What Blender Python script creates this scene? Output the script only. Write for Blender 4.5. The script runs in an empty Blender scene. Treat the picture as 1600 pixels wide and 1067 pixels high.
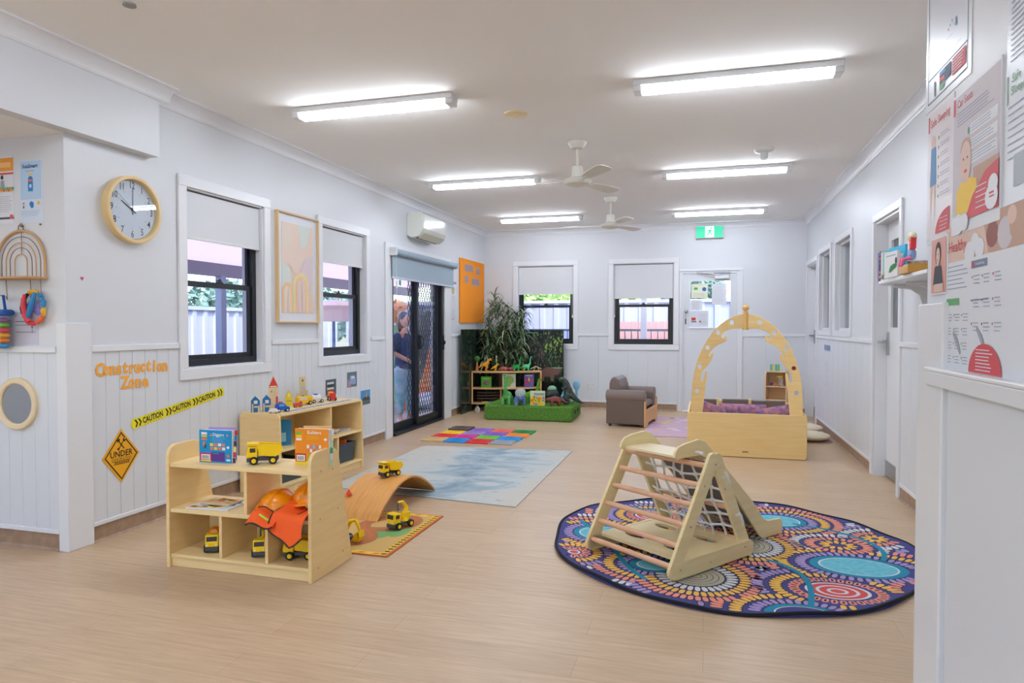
import bpy, bmesh, math, random
from mathutils import Vector, Matrix, Quaternion
random.seed(7)
PI = math.pi
S = bpy.context.scene
C = S.collection

# ------------------------------------------------------------------ camera, world, sun, exposure
cam_data = bpy.data.cameras.new('camera')
cam_data.sensor_width = 36.0
cam_data.lens = 1055.0 * 36.0 / 1600.0
cam_data.clip_start = 0.02
cam = bpy.data.objects.new('camera', cam_data)
C.objects.link(cam)
YAW, PITCH = math.radians(15.95), math.radians(-1.29)
cam.location = (0, 0, 1.27)
cam.rotation_euler = (PI / 2 + PITCH, 0, YAW)
S.camera = cam

world = bpy.data.worlds.new('world'); S.world = world
world.use_nodes = True
wn = world.node_tree.nodes; wl = world.node_tree.links
bgn = wn['Background']
sky = wn.new('ShaderNodeTexSky'); sky.sky_type = 'NISHITA'; sky.sun_disc = False
sky.sun_elevation = math.radians(58); sky.sun_rotation = math.radians(150); sky.air_density = 1.0; sky.dust_density = 2.0
wl.new(sky.outputs[0], bgn.inputs[0]); bgn.inputs[1].default_value = 0.6

sun_d = bpy.data.lights.new('sun', 'SUN'); sun_d.energy = 2.0; sun_d.angle = math.radians(0.6); sun_d.color = (1.0, 0.95, 0.88)
sun = bpy.data.objects.new('sun', sun_d); C.objects.link(sun)
sun.location = (6, -4, 12)
sun.rotation_euler = Vector((-0.42, 0.40, -0.85)).to_track_quat('-Z', 'Y').to_euler()

S.view_settings.view_transform = 'Standard'; S.view_settings.look = 'None'
S.view_settings.gamma = 1.0; S.view_settings.use_curve_mapping = False
S.view_settings.exposure = 0.55
LAMP = 29.0     # emission strength of every ceiling batten diffuser

# ------------------------------------------------------------------ materials
def lin(c):
    return tuple(((v / 255.0) / 12.92 if v / 255.0 <= 0.04045 else ((v / 255.0 + 0.055) / 1.055) ** 2.4) for v in c)
MATS = {}
def mat(name, rgb, rough=0.5, metal=0.0, noise=None, bump=None, spec=0.5, trans=0.0, emit=None, sheen=0.0, coat=0.0, alpha=None):
    """rgb 0-255 sRGB. noise=(scale, rgb2, (sx,sy,sz)); bump=(scale,strength,(sx,sy,sz))"""
    if name in MATS: return MATS[name]
    m = bpy.data.materials.new(name); m.use_nodes = True
    nt = m.node_tree; b = nt.nodes['Principled BSDF']
    b.inputs['Base Color'].default_value = (*lin(rgb), 1)
    b.inputs['Roughness'].default_value = rough
    b.inputs['Metallic'].default_value = metal
    b.inputs['Specular IOR Level'].default_value = spec
    if sheen: b.inputs['Sheen Weight'].default_value = sheen
    if coat: b.inputs['Coat Weight'].default_value = coat
    if trans: b.inputs['Transmission Weight'].default_value = trans
    if emit:
        b.inputs['Emission Color'].default_value = (*lin(emit[0]), 1); b.inputs['Emission Strength'].default_value = emit[1]
    def coords(sc):
        tc = nt.nodes.new('ShaderNodeTexCoord'); mp = nt.nodes.new('ShaderNodeMapping')
        mp.inputs['Scale'].default_value = sc
        nt.links.new(tc.outputs['Object'], mp.inputs[0]); return mp
    if noise:
        mp = coords(noise[2] if len(noise) > 2 else (1, 1, 1))
        n = nt.nodes.new('ShaderNodeTexNoise'); n.inputs['Scale'].default_value = noise[0]; n.inputs['Detail'].default_value = 6
        r = nt.nodes.new('ShaderNodeValToRGB')
        r.color_ramp.elements[0].position = 0.32; r.color_ramp.elements[1].position = 0.68
        r.color_ramp.elements[0].color = (*lin(noise[1]), 1); r.color_ramp.elements[1].color = (*lin(rgb), 1)
        nt.links.new(mp.outputs[0], n.inputs[0]); nt.links.new(n.outputs[0], r.inputs[0]); nt.links.new(r.outputs[0], b.inputs['Base Color'])
    if bump:
        mp = coords(bump[2] if len(bump) > 2 else (1, 1, 1))
        n = nt.nodes.new('ShaderNodeTexNoise'); n.inputs['Scale'].default_value = bump[0]; n.inputs['Detail'].default_value = 4
        bp = nt.nodes.new('ShaderNodeBump'); bp.inputs['Strength'].default_value = bump[1]; bp.inputs['Distance'].default_value = 0.01
        nt.links.new(mp.outputs[0], n.inputs[0]); nt.links.new(n.outputs[0], bp.inputs['Height']); nt.links.new(bp.outputs[0], b.inputs['Normal'])
    MATS[name] = m
    return m
_flat = {}
def col(r, g, b, rough=0.55):
    k = (r, g, b, rough)
    if k not in _flat: _flat[k] = mat('paint_%d_%d_%d_%d' % (r, g, b, int(rough * 100)), (r, g, b), rough)
    return _flat[k]

WALL = mat('white_wall_paint', (221, 224, 229), 0.42)
CEIL = mat('ceiling_paint', (247, 246, 243), 0.9)
TRIM = mat('white_gloss_trim', (232, 234, 238), 0.3)
PANEL = mat('white_board_panel', (222, 226, 232), 0.38)
BLACKF = mat('black_window_frame', (24, 30, 36), 0.35)
MAPLE = mat('maple_laminate', (248, 218, 158), 0.42, noise=(3.0, (242, 208, 146), (1.5, 1.5, 14)))
MAPLE_H = mat('maple_laminate_flat', (248, 222, 166), 0.38, noise=(3.0, (242, 212, 152), (1.2, 14, 14)))
BIRCH = mat('birch_ply', (244, 226, 174), 0.5, noise=(4.0, (236, 214, 158), (1, 1, 10)))
PINE = mat('pine_wood', (250, 218, 154), 0.42, noise=(3.5, (244, 208, 138), (1, 1, 12)))
DOWEL = mat('beech_dowel', (236, 190, 154), 0.5, noise=(9, (226, 174, 136), (1, 1, 1)))
BAMBOO = mat('honey_curved_ply', (232, 172, 96), 0.42, noise=(5, (220, 154, 78), (14, 1.2, 1.2)))
OAK = mat('light_oak', (222, 190, 140), 0.5)
GLASS = mat('clear_glass', (255, 255, 255), 0.0, trans=1.0, spec=0.3)
def thin_glass():
    m = bpy.data.materials.new('window_glass'); m.use_nodes = True; nt = m.node_tree
    nt.nodes.remove(nt.nodes['Principled BSDF'])
    tr = nt.nodes.new('ShaderNodeBsdfTransparent'); gl = nt.nodes.new('ShaderNodeBsdfGlossy'); mx = nt.nodes.new('ShaderNodeMixShader')
    lw = nt.nodes.new('ShaderNodeLayerWeight'); pw = nt.nodes.new('ShaderNodeMath'); pw.operation = 'POWER'; pw.inputs[1].default_value = 4.0
    fr = nt.nodes.new('ShaderNodeMath'); fr.operation = 'MULTIPLY_ADD'; fr.inputs[1].default_value = 0.45; fr.inputs[2].default_value = 0.03
    nt.links.new(lw.outputs['Facing'], pw.inputs[0]); nt.links.new(pw.outputs[0], fr.inputs[0])
    gl.inputs['Roughness'].default_value = 0.02; tr.inputs[0].default_value = (0.93, 0.95, 0.97, 1)
    nt.links.new(fr.outputs[0], mx.inputs[0]); nt.links.new(tr.outputs[0], mx.inputs[1]); nt.links.new(gl.outputs[0], mx.inputs[2])
    nt.links.new(mx.outputs[0], nt.nodes['Material Output'].inputs[0]); return m
WGLASS = thin_glass()
CHROME = mat('brushed_metal', (180, 182, 186), 0.28, 1.0)
YEL = mat('yellow_toy_plastic', (255, 214, 4), 0.32)
TYRE = mat('black_toy_rubber', (22, 23, 26), 0.55)
DGREY = mat('dark_grey_plastic', (72, 76, 84), 0.45)
ORANGEP = mat('orange_hard_plastic', (248, 150, 10), 0.22)
WHITEP = mat('white_plastic', (226, 228, 226), 0.4)
BLIND = mat('white_blind_fabric', (222, 224, 228), 0.8)
BLUEBLIND = mat('blue_grey_blind_fabric', (160, 178, 192), 0.75)
ROPE = mat('white_cotton_rope', (232, 232, 230), 0.8)
TAUPE = mat('taupe_vinyl', (120, 106, 96), 0.5)
PAPER = mat('white_paper', (226, 230, 238), 0.45)
SHEETW = mat('laminated_paper', (218, 224, 234), 0.3)
INK = col(70, 74, 92); LINE = col(160, 168, 184)

# ------------------------------------------------------------------ mesh builder
class MB:
    def __init__(self): self.bm = bmesh.new(); self.mi = 0; self.k = 0
    def _l(self, lift): self.k += 1; return lift + self.k * 1.0e-5
    def _tag(self, geom_faces, mi):
        for f in geom_faces: f.material_index = self.mi if mi is None else mi
    def verts(self, vs): return [self.bm.verts.new(v) for v in vs]
    def face(self, vs, mi=None):
        f = self.bm.faces.new(self.verts(vs)); f.material_index = self.mi if mi is None else mi; return f
    def box(self, x0, x1, y0, y1, z0, z1, mi=None, M=None):
        x0, x1 = min(x0, x1), max(x0, x1); y0, y1 = min(y0, y1), max(y0, y1); z0, z1 = min(z0, z1), max(z0, z1)
        p = [(x, y, z) for z in (z0, z1) for y in (y0, y1) for x in (x0, x1)]
        if M: p = [M @ Vector(q) for q in p]
        v = self.verts(p)
        for idx in ((0, 2, 3, 1), (4, 5, 7, 6), (0, 1, 5, 4), (2, 6, 7, 3), (0, 4, 6, 2), (1, 3, 7, 5)):
            f = self.bm.faces.new([v[i] for i in idx]); f.material_index = self.mi if mi is None else mi
        return self
    def prism(self, pts, plane, a, b, mi=None, M=None):
        def P(p, t):
            q = {'xz': (p[0], t, p[1]), 'yz': (t, p[0], p[1]), 'xy': (p[0], p[1], t)}[plane]
            return M @ Vector(q) if M else Vector(q)
        A = self.verts([P(p, a) for p in pts]); B = self.verts([P(p, b) for p in pts]); n = len(pts)
        fs = [self.bm.faces.new(A), self.bm.faces.new(list(reversed(B)))]
        for i in range(n):
            j = (i + 1) % n; fs.append(self.bm.faces.new([A[j], A[i], B[i], B[j]]))
        self._tag(fs, mi); bmesh.ops.recalc_face_normals(self.bm, faces=fs); return self
    def cyl(self, p0, p1, r0, r1=None, seg=16, mi=None):
        return self.tube([p0, p1], [r0, r0 if r1 is None else r1], seg, mi)
    def tube(self, pts, r, seg=10, mi=None, closed=False, cap=True, flat=1.0):
        pts = [Vector(p) for p in pts]; n = len(pts)
        rs = r if isinstance(r, (list, tuple)) else [r] * n
        rings = []; prev = None
        for i, p in enumerate(pts):
            if closed: t = (pts[(i + 1) % n] - pts[i - 1])
            else: t = pts[min(i + 1, n - 1)] - pts[max(i - 1, 0)]
            t.normalize()
            if prev is None:
                a = Vector((0, 0, 1)) if abs(t.z) < 0.9 else Vector((1, 0, 0)); u = t.cross(a).normalized()
            else: u = (prev - t * prev.dot(t)).normalized()
            prev = u; w = t.cross(u)
            rings.append(self.verts([p + (u * math.cos(2 * PI * k / seg) + w * math.sin(2 * PI * k / seg) * flat) * rs[i] for k in range(seg)]))
        fs = []
        for i in range(n if closed else n - 1):
            A, B = rings[i], rings[(i + 1) % n]
            for k in range(seg): fs.append(self.bm.faces.new([A[k], A[(k + 1) % seg], B[(k + 1) % seg], B[k]]))
        if cap and not closed: fs.append(self.bm.faces.new(list(reversed(rings[0])))); fs.append(self.bm.faces.new(rings[-1]))
        self._tag(fs, mi); return self
    def lathe(self, prof, c=(0, 0, 0), seg=24, mi=None, M=None, ring=False):
        rings = []
        for r, z in prof:
            P = [Vector((c[0] + r * math.cos(2 * PI * k / seg), c[1] + r * math.sin(2 * PI * k / seg), c[2] + z)) for k in range(seg)]
            if M: P = [M @ q for q in P]
            rings.append(self.verts(P))
        fs = []
        for A, B in zip(rings, rings[1:]):
            for k in range(seg): fs.append(self.bm.faces.new([A[k], A[(k + 1) % seg], B[(k + 1) % seg], B[k]]))
        if ring:
            for k in range(seg): fs.append(self.bm.faces.new([rings[-1][k], rings[-1][(k + 1) % seg], rings[0][(k + 1) % seg], rings[0][k]]))
        else: fs.append(self.bm.faces.new(list(reversed(rings[0])))); fs.append(self.bm.faces.new(rings[-1]))
        bmesh.ops.recalc_face_normals(self.bm, faces=fs); self._tag(fs, mi); return self
    def ell(self, c, r, mi=None, M=None, seg=14):
        if not isinstance(r, (list, tuple)): r = (r, r, r)
        mm = Matrix.Translation(c) @ (M.to_4x4() if M else Matrix()) @ Matrix.Diagonal((*r, 1))
        g = bmesh.ops.create_uvsphere(self.bm, u_segments=seg, v_segments=max(6, seg * 2 // 3), radius=1, matrix=mm)
        fs = {f for v in g['verts'] for f in v.link_faces}; self._tag(fs, mi); return self
    # flat content on the plane y = -lift (facing -Y), x right, z up
    def srect(self, x0, x1, z0, z1, lift=0.001, mi=None, rot=0):
        pts = [(x0, z0), (x1, z0), (x1, z1), (x0, z1)]
        if rot:
            cx, cz = (x0 + x1) / 2, (z0 + z1) / 2; c, s = math.cos(rot), math.sin(rot)
            pts = [(cx + (x - cx) * c - (z - cz) * s, cz + (x - cx) * s + (z - cz) * c) for x, z in pts]
        lift = self._l(lift); self.face([(x, -lift, z) for x, z in pts], mi); return self
    def spoly(self, pts, lift=0.001, mi=None):
        lift = self._l(lift); self.face([(x, -lift, z) for x, z in pts], mi); return self
    def sell(self, x, z, rx, rz=None, lift=0.001, mi=None, n=20, a0=0, a1=2 * PI):
        rz = rx if rz is None else rz
        full = abs(a1 - a0) > 6.2
        k = n if full else n + 1; lift = self._l(lift)
        P = [(x + rx * math.cos(a0 + (a1 - a0) * i / n), -lift, z + rz * math.sin(a0 + (a1 - a0) * i / n)) for i in range(k)]
        if not full and abs(a1 - a0 - PI) > 0.1: P.append((x, -lift, z))
        self.face(P, mi); return self
    def text(self, s, x, z, size, lift=0.001, mi=None, align='CENTER', rot=0, bold=0.0, sx=1.0, depth=0.0):
        lift = self._l(lift); cu = bpy.data.curves.new('tmp', 'FONT'); cu.body = s; cu.size = size; cu.align_x = align; cu.align_y = 'CENTER'
        cu.offset = bold; cu.resolution_u = 2; cu.extrude = depth
        ob = bpy.data.objects.new('tmp', cu); C.objects.link(ob)
        me = bpy.data.meshes.new_from_object(ob)
        c, sn = math.cos(rot), math.sin(rot)
        vs = [self.bm.verts.new((x + (v.co.x * sx * c - v.co.y * sn), -lift - v.co.z, z + (v.co.x * sx * sn + v.co.y * c))) for v in me.vertices]
        for p in me.polygons:
            try:
                f = self.bm.faces.new([vs[i] for i in p.vertices]); f.material_index = self.mi if mi is None else mi
            except ValueError: pass
        C.objects.unlink(ob); bpy.data.objects.remove(ob); bpy.data.curves.remove(cu); bpy.data.meshes.remove(me); return self
    def lines(self, x0, x1, z1, n, dz, h=0.0012, lift=0.0015, mi=None, jag=0.25):
        for i in range(n):
            self.srect(x0, x1 - (x1 - x0) * jag * random.random(), z1 - i * dz - h, z1 - i * dz, lift, mi)
        return self
    def xf(self, M): bmesh.ops.transform(self.bm, matrix=M, verts=self.bm.verts); return self

def setp(o, label=None, cat=None, group=None, kind=None):
    if label: o['label'] = label
    if cat: o['category'] = cat
    if group: o['group'] = group
    if kind: o['kind'] = kind
    return o
def obj(name, mb, mats, parent=None, smooth=False, bev=0.0, sub=0, remesh=0.0, bseg=2):
    me = bpy.data.meshes.new(name); mb.bm.normal_update(); mb.bm.to_mesh(me); mb.bm.free()
    for m in (mats if isinstance(mats, (list, tuple)) else [mats]): me.materials.append(m)
    if smooth:
        for p in me.polygons: p.use_smooth = True
        me.set_sharp_from_angle(angle=math.radians(40))
    o = bpy.data.objects.new(name, me); C.objects.link(o)
    if parent: o.parent = parent
    if remesh:
        md = o.modifiers.new('r', 'REMESH'); md.mode = 'VOXEL'; md.voxel_size = remesh; md.use_smooth_shade = True
        sm = o.modifiers.new('s', 'SMOOTH'); sm.iterations = 5; sm.factor = 0.5
    if bev:
        md = o.modifiers.new('b', 'BEVEL'); md.width = bev; md.segments = bseg; md.limit_method = 'ANGLE'; md.angle_limit = math.radians(40)
    if sub:
        md = o.modifiers.new('u', 'SUBSURF'); md.levels = sub; md.render_levels = sub
    return o
def thing(name, label, cat, loc=(0, 0, 0), rz=0, group=None, kind=None):
    e = bpy.data.objects.new(name, None); C.objects.link(e); e.empty_display_size = 0.05
    e.location = loc; e.rotation_euler = (0, 0, rz)
    return setp(e, label, cat, group, kind)
def solo(name, label, cat, mb, mats, loc=(0, 0, 0), rz=0, group=None, kind=None, **k):
    o = obj(name, mb, mats, None, **k); o.location = loc; o.rotation_euler = (0, 0, rz)
    return setp(o, label, cat, group, kind)
def struct(name, mb, m, **k):
    return setp(obj(name, mb, m, **k), kind='structure')
LW, BW, RW = PI / 2, 0.0, -PI / 2   # rotz of things hung on the left / back / right wall

XL, XR, YB, H = -3.44, 1.39, 10.40, 2.80
NX, NY = 0.555, 1.985               # near right wall face and its end
PY = 2.95                           # poster wall (left alcove) face
DADO, SK = 1.12, 0.095

# ------------------------------------------------------------------ floor and ceiling
def floor_mat():
    m = bpy.data.materials.new('vinyl_plank_floor'); m.use_nodes = True; nt = m.node_tree; b = nt.nodes['Principled BSDF']
    tc = nt.nodes.new('ShaderNodeTexCoord'); br = nt.nodes.new('ShaderNodeTexBrick')
    br.inputs['Scale'].default_value = 1.0; br.inputs['Brick Width'].default_value = 1.25; br.inputs['Row Height'].default_value = 0.17
    br.inputs['Mortar Size'].default_value = 0.0012; br.offset = 0.37
    br.inputs['Color1'].default_value = (*lin((210, 182, 148)), 1); br.inputs['Color2'].default_value = (*lin((203, 174, 140)), 1)
    br.inputs['Mortar'].default_value = (*lin((186, 154, 124)), 1)
    nt.links.new(tc.outputs['Object'], br.inputs[0])
    mp = nt.nodes.new('ShaderNodeMapping'); mp.inputs['Scale'].default_value = (1.3, 16, 1); nt.links.new(tc.outputs['Object'], mp.inputs[0])
    n = nt.nodes.new('ShaderNodeTexNoise'); n.inputs['Scale'].default_value = 3.0; n.inputs['Detail'].default_value = 8; n.inputs['Roughness'].default_value = 0.65
    nt.links.new(mp.outputs[0], n.inputs[0])
    r = nt.nodes.new('ShaderNodeValToRGB'); r.color_ramp.elements[0].position = 0.3; r.color_ramp.elements[1].position = 0.7
    r.color_ramp.elements[0].color = (0.80, 0.78, 0.76, 1); r.color_ramp.elements[1].color = (1.06, 1.06, 1.06, 1)
    nt.links.new(n.outputs[0], r.inputs[0])
    mx = nt.nodes.new('ShaderNodeMixRGB'); mx.blend_type = 'MULTIPLY'; mx.inputs[0].default_value = 1
    nt.links.new(br.outputs[0], mx.inputs[1]); nt.links.new(r.outputs[0], mx.inputs[2]); nt.links.new(mx.outputs[0], b.inputs['Base Color'])
    b.inputs['Roughness'].default_value = 0.36; b.inputs['Specular IOR Level'].default_value = 0.45
    bp = nt.nodes.new('ShaderNodeBump'); bp.inputs['Strength'].default_value = 0.12; bp.inputs['Distance'].default_value = 0.004
    nt.links.new(n.outputs[0], bp.inputs['Height']); nt.links.new(bp.outputs[0], b.inputs['Normal'])
    return m
FLOOR = floor_mat()
SKIRT = mat('wood_look_skirting_vinyl', (170, 142, 118), 0.45, noise=(4, (150, 122, 98), (6, 6, 6)))
struct('floor', MB().box(-7.0, 3.2, -3.2, PY + 0.1, -0.12, 0.0).box(XL - 0.2, 3.2, PY + 0.1, 10.42, -0.12, 0.0), FLOOR)
struct('ceiling', MB().box(-7.0, 3.2, -3.2, PY + 0.15, H, H + 0.2).box(XL - 0.2, 3.2, PY + 0.15, 10.6, H, H + 0.2), CEIL)

# ------------------------------------------------------------------ walls
def wall_boxes(mb, a0, a1, t0, t1, z0, z1, holes, axis):
    """wall running along axis from a0 to a1, thickness t0..t1, holes=(a0,a1,z0,z1)"""
    xs = sorted({a0, a1, *[h[0] for h in holes], *[h[1] for h in holes]}); xs = [x for x in xs if a0 <= x <= a1]
    for i in range(len(xs) - 1):
        l, r = xs[i], xs[i + 1]; hs = [h for h in holes if h[0] <= l + 1e-6 and h[1] >= r - 1e-6]
        spans = [(z0, z1)]
        for h in hs:
            ns = []
            for s in spans:
                if h[2] > s[0]: ns.append((s[0], min(h[2], s[1])))
                if h[3] < s[1]: ns.append((max(h[3], s[0]), s[1]))
            spans = ns
        for s in spans:
            if s[1] - s[0] < 1e-4: continue
            if axis == 'y': mb.box(t0, t1, l, r, s[0], s[1])
            else: mb.box(l, r, t0, t1, s[0], s[1])
    return mb
W1 = (3.86, 4.71, 0.975, 2.23); W2 = (5.57, 6.42, 0.975, 2.22); DR = (7.02, 8.64, 0.0, 2.13)
struct('wall_left', wall_boxes(MB(), PY, YB + 0.2, XL - 0.2, XL, 0, H, [W1, W2, DR], 'y'), WALL)
B1 = (-2.88, -1.97, 0.985, 2.225); B2 = (-1.355, -0.45, 0.985, 2.225); BD = (-0.345, 0.475, 0.0, 2.075)
struct('wall_back', wall_boxes(MB(), XL, XR + 0.2, YB, YB + 0.2, 0, H, [B1, B2, BD], 'x'), WALL)
FD = (9.45, 10.33, 0.0, 2.12); FW1 = (8.50, 9.24, 1.22, 2.17); FW2 = (7.36, 8.14, 1.22, 2.18); ND = (5.60, 6.38, 0.0, 2.15)
struct('wall_right', wall_boxes(MB(), NY, YB + 0.2, XR, XR + 0.14, 0, H, [FD, FW1, FW2, ND], 'y'), WALL)
struct('wall_near_right', MB().box(NX, NX + 0.12, -3.2, NY, 0, H).box(NX + 0.12, XR + 0.14, NY - 0.12, NY, 0, H), WALL)
struct('wall_alcove', MB().box(-7.0, XL - 0.2, PY, PY + 0.15, 0, H), WALL)
struct('wall_alcove_left', wall_boxes(MB(), -3.2, PY, -7.12, -7.0, 0, H, [(-1.6, 1.6, 0.9, 2.2)], 'y'), WALL)
struct('wall_front', wall_boxes(MB(), -7.1, NX + 0.12, -3.3, -3.2, 0, H, [(-3.0, -0.6, 0.9, 2.2)], 'x'), WALL)
# rooms behind the right hand windows
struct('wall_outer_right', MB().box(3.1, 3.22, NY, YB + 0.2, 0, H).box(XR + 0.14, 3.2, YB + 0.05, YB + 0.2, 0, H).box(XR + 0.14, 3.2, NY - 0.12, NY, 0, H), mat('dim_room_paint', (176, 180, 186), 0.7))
# bulkhead over the opening to the alcove and its lowered ceiling
struct('trim_1', MB().box(XL, -3.36, -3.2, 3.557, 2.35, H), WALL)
struct('trim_2', MB().box(-7.0, XL, -3.2, PY, 2.345, 2.40), CEIL)

# cornices: coved profile
def cove(mb, axis, a0, a1, face, s, zt=H, d=0.09):
    prof = [(0, zt), (d, zt), (d, zt - 0.012)]
    for i in range(9):
        t = i / 8 * PI / 2
        prof.append((d - 0.006 - (d - 0.018) * math.sin(t), zt - 0.012 - (d - 0.024) * (1 - math.cos(t))))
    prof += [(0.006, zt - d), (0, zt - d)]
    prof = [(face + s * p[0], p[1]) for p in prof]
    mb.prism(prof, 'xz' if axis == 'y' else 'yz', a0, a1)
    return mb
struct('trim_3', cove(MB(), 'y', 3.557, YB, XL, 1), TRIM)
struct('trim_4', cove(MB(), 'y', -3.2, 3.557 + 0.08, -3.36, 1), TRIM)
struct('trim_5', cove(MB(), 'x', XL, XR, YB, -1), TRIM)
struct('trim_6', cove(MB(), 'y', NY, YB, XR, -1), TRIM)

# grooved lining boards below the dado (V grooves cut in real geometry)
def vj(mb, a0, a1, face, s, z0, z1, axis, step=0.098):
    """panel face stands 8 mm proud of the wall"""
    t = 0.008; g = 0.0035; gd = 0.004
    pts = [(a0, 0.0), (a0, t)]
    x = a0 + step
    while x < a1 - 0.02:
        pts += [(x - g, t), (x, t - gd), (x + g, t)]; x += step
    pts += [(a1, t), (a1, 0.0)]
    pts = [((p[0], face + s * p[1]) if axis == 'x' else (face + s * p[1], p[0])) for p in pts]
    mb.prism(pts, 'xy', z0, z1); return mb
m = MB()
for a, b_, z1 in ((3.10, 3.78, DADO), (3.78, 4.80, 0.905), (4.80, 5.50, DADO), (5.50, 6.50, 0.905), (6.50, 6.86, DADO), (8.88, YB, DADO)):
    vj(m, a, b_, XL, 1, SK, z1, 'y')
struct('trim_7', m, PANEL)
m = MB(); vj(m, -7.0, XL - 0.06, PY, -1, SK, DADO, 'x'); struct('trim_8', m, PANEL)
m = MB()
for a, b_, z1 in ((XL, -2.96, DADO), (-2.96, -1.88, 0.915), (-1.88, -1.43, DADO), (-1.43, -0.41, 0.915), (0.55, XR, DADO)):
    vj(m, a, b_, YB, -1, SK, z1, 'x', 0.3)
struct('trim_9', m, PANEL)
m = MB(); vj(m, 6.46, 9.38, XR, -1, SK, DADO, 'y', 0.3); vj(m, NY, 5.52, XR, -1, SK, DADO, 'y', 0.3); struct('trim_10', m, PANEL)
m = MB(); m.box(NX - 0.008, NX, -3.2, NY - 0.19, SK, 1.125); struct('trim_11', m, PANEL)

# dado rails and white bead above the skirting
def rail_y(mb, y0, y1, x, s, z0=DADO, z1=1.157, t=0.02): return mb.box(x, x + s * t, y0, y1, z0, z1)
def rail_x(mb, x0, x1, y, s, z0=DADO, z1=1.157, t=0.02): return mb.box(x0, x1, y, y + s * t, z0, z1)
m = MB()
for a, b_ in ((3.10, 3.778), (4.812, 5.50), (6.525, 6.83), (8.88, YB)): rail_y(m, a, b_, XL, 1)
struct('trim_12', m, TRIM, bev=0.004)
m = MB(); rail_x(m, -7.0, XL - 0.06, PY, -1); struct('trim_13', m, TRIM, bev=0.004)
m = MB()
for a, b_ in ((XL, -2.955), (-1.915, -1.425), (-0.39, -0.38), (0.52, XR)): rail_x(m, a, b_, YB, -1)
struct('trim_14', m, TRIM, bev=0.004)
m = MB(); rail_y(m, 6.43, 9.40, XR, -1); rail_y(m, NY, 5.54, XR, -1); struct('trim_15', m, TRIM, bev=0.004)
m = MB(); m.box(NX - 0.026, NX, -3.2, 1.905, 1.125, 1.160); m.box(NX - 0.03, NX + 0.0, -3.2, 1.905, 1.160, 1.170); struct('trim_16', m, TRIM, bev=0.003)
m = MB()
for a, b_ in ((3.10, 6.84), (8.88, YB)): m.box(XL, XL + 0.014, a, b_, SK, SK + 0.025)
m.box(-7.0, XL - 0.06, PY - 0.014, PY, SK, SK + 0.025)
for a, b_ in ((XL, -0.40), (0.53, XR)): m.box(a, b_, YB - 0.014, YB, SK, SK + 0.025)
for a, b_ in ((6.44, 9.38), (NY, 5.53)): m.box(XR - 0.014, XR, a, b_, SK, SK + 0.025)
struct('trim_17', m, TRIM, bev=0.003)
# skirting (coved vinyl)
def skirt_y(y0, y1, x, s):
    mm = MB(); mm.prism([(x, 0), (x + s * 0.018, 0), (x + s * 0.006, 0.014), (x + s * 0.004, SK), (x, SK)], 'xz', y0, y1); return mm
def skirt_x(x0, x1, y, s):
    mm = MB(); mm.prism([(y, 0), (y + s * 0.018, 0), (y + s * 0.006, 0.014), (y + s * 0.004, SK), (y, SK)], 'yz', x0, x1); return mm
struct('baseboard_left', skirt_y(3.10, 6.84, XL, 1), SKIRT); struct('baseboard_left_far', skirt_y(8.88, YB, XL, 1), SKIRT)
struct('baseboard_alcove', skirt_x(-7.0, XL - 0.06, PY, -1), SKIRT)
struct('baseboard_back', skirt_x(XL, -0.40, YB, -1), SKIRT); struct('baseboard_back_right', skirt_x(0.53, XR, YB, -1), SKIRT)
struct('baseboard_right', skirt_y(6.44, 9.38, XR, -1), SKIRT); struct('baseboard_right_near', skirt_y(NY, 5.53, XR, -1), SKIRT)
# corner posts (protective cladding)
struct('trim_18', MB().box(XL - 0.055, XL + 0.016, PY - 0.016, 3.10, 0, 1.29), TRIM, bev=0.004)
struct('trim_19', MB().box(NX - 0.018, NX + 0.10, 1.81, NY + 0.014, 0, 1.327), TRIM, bev=0.004)

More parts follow.
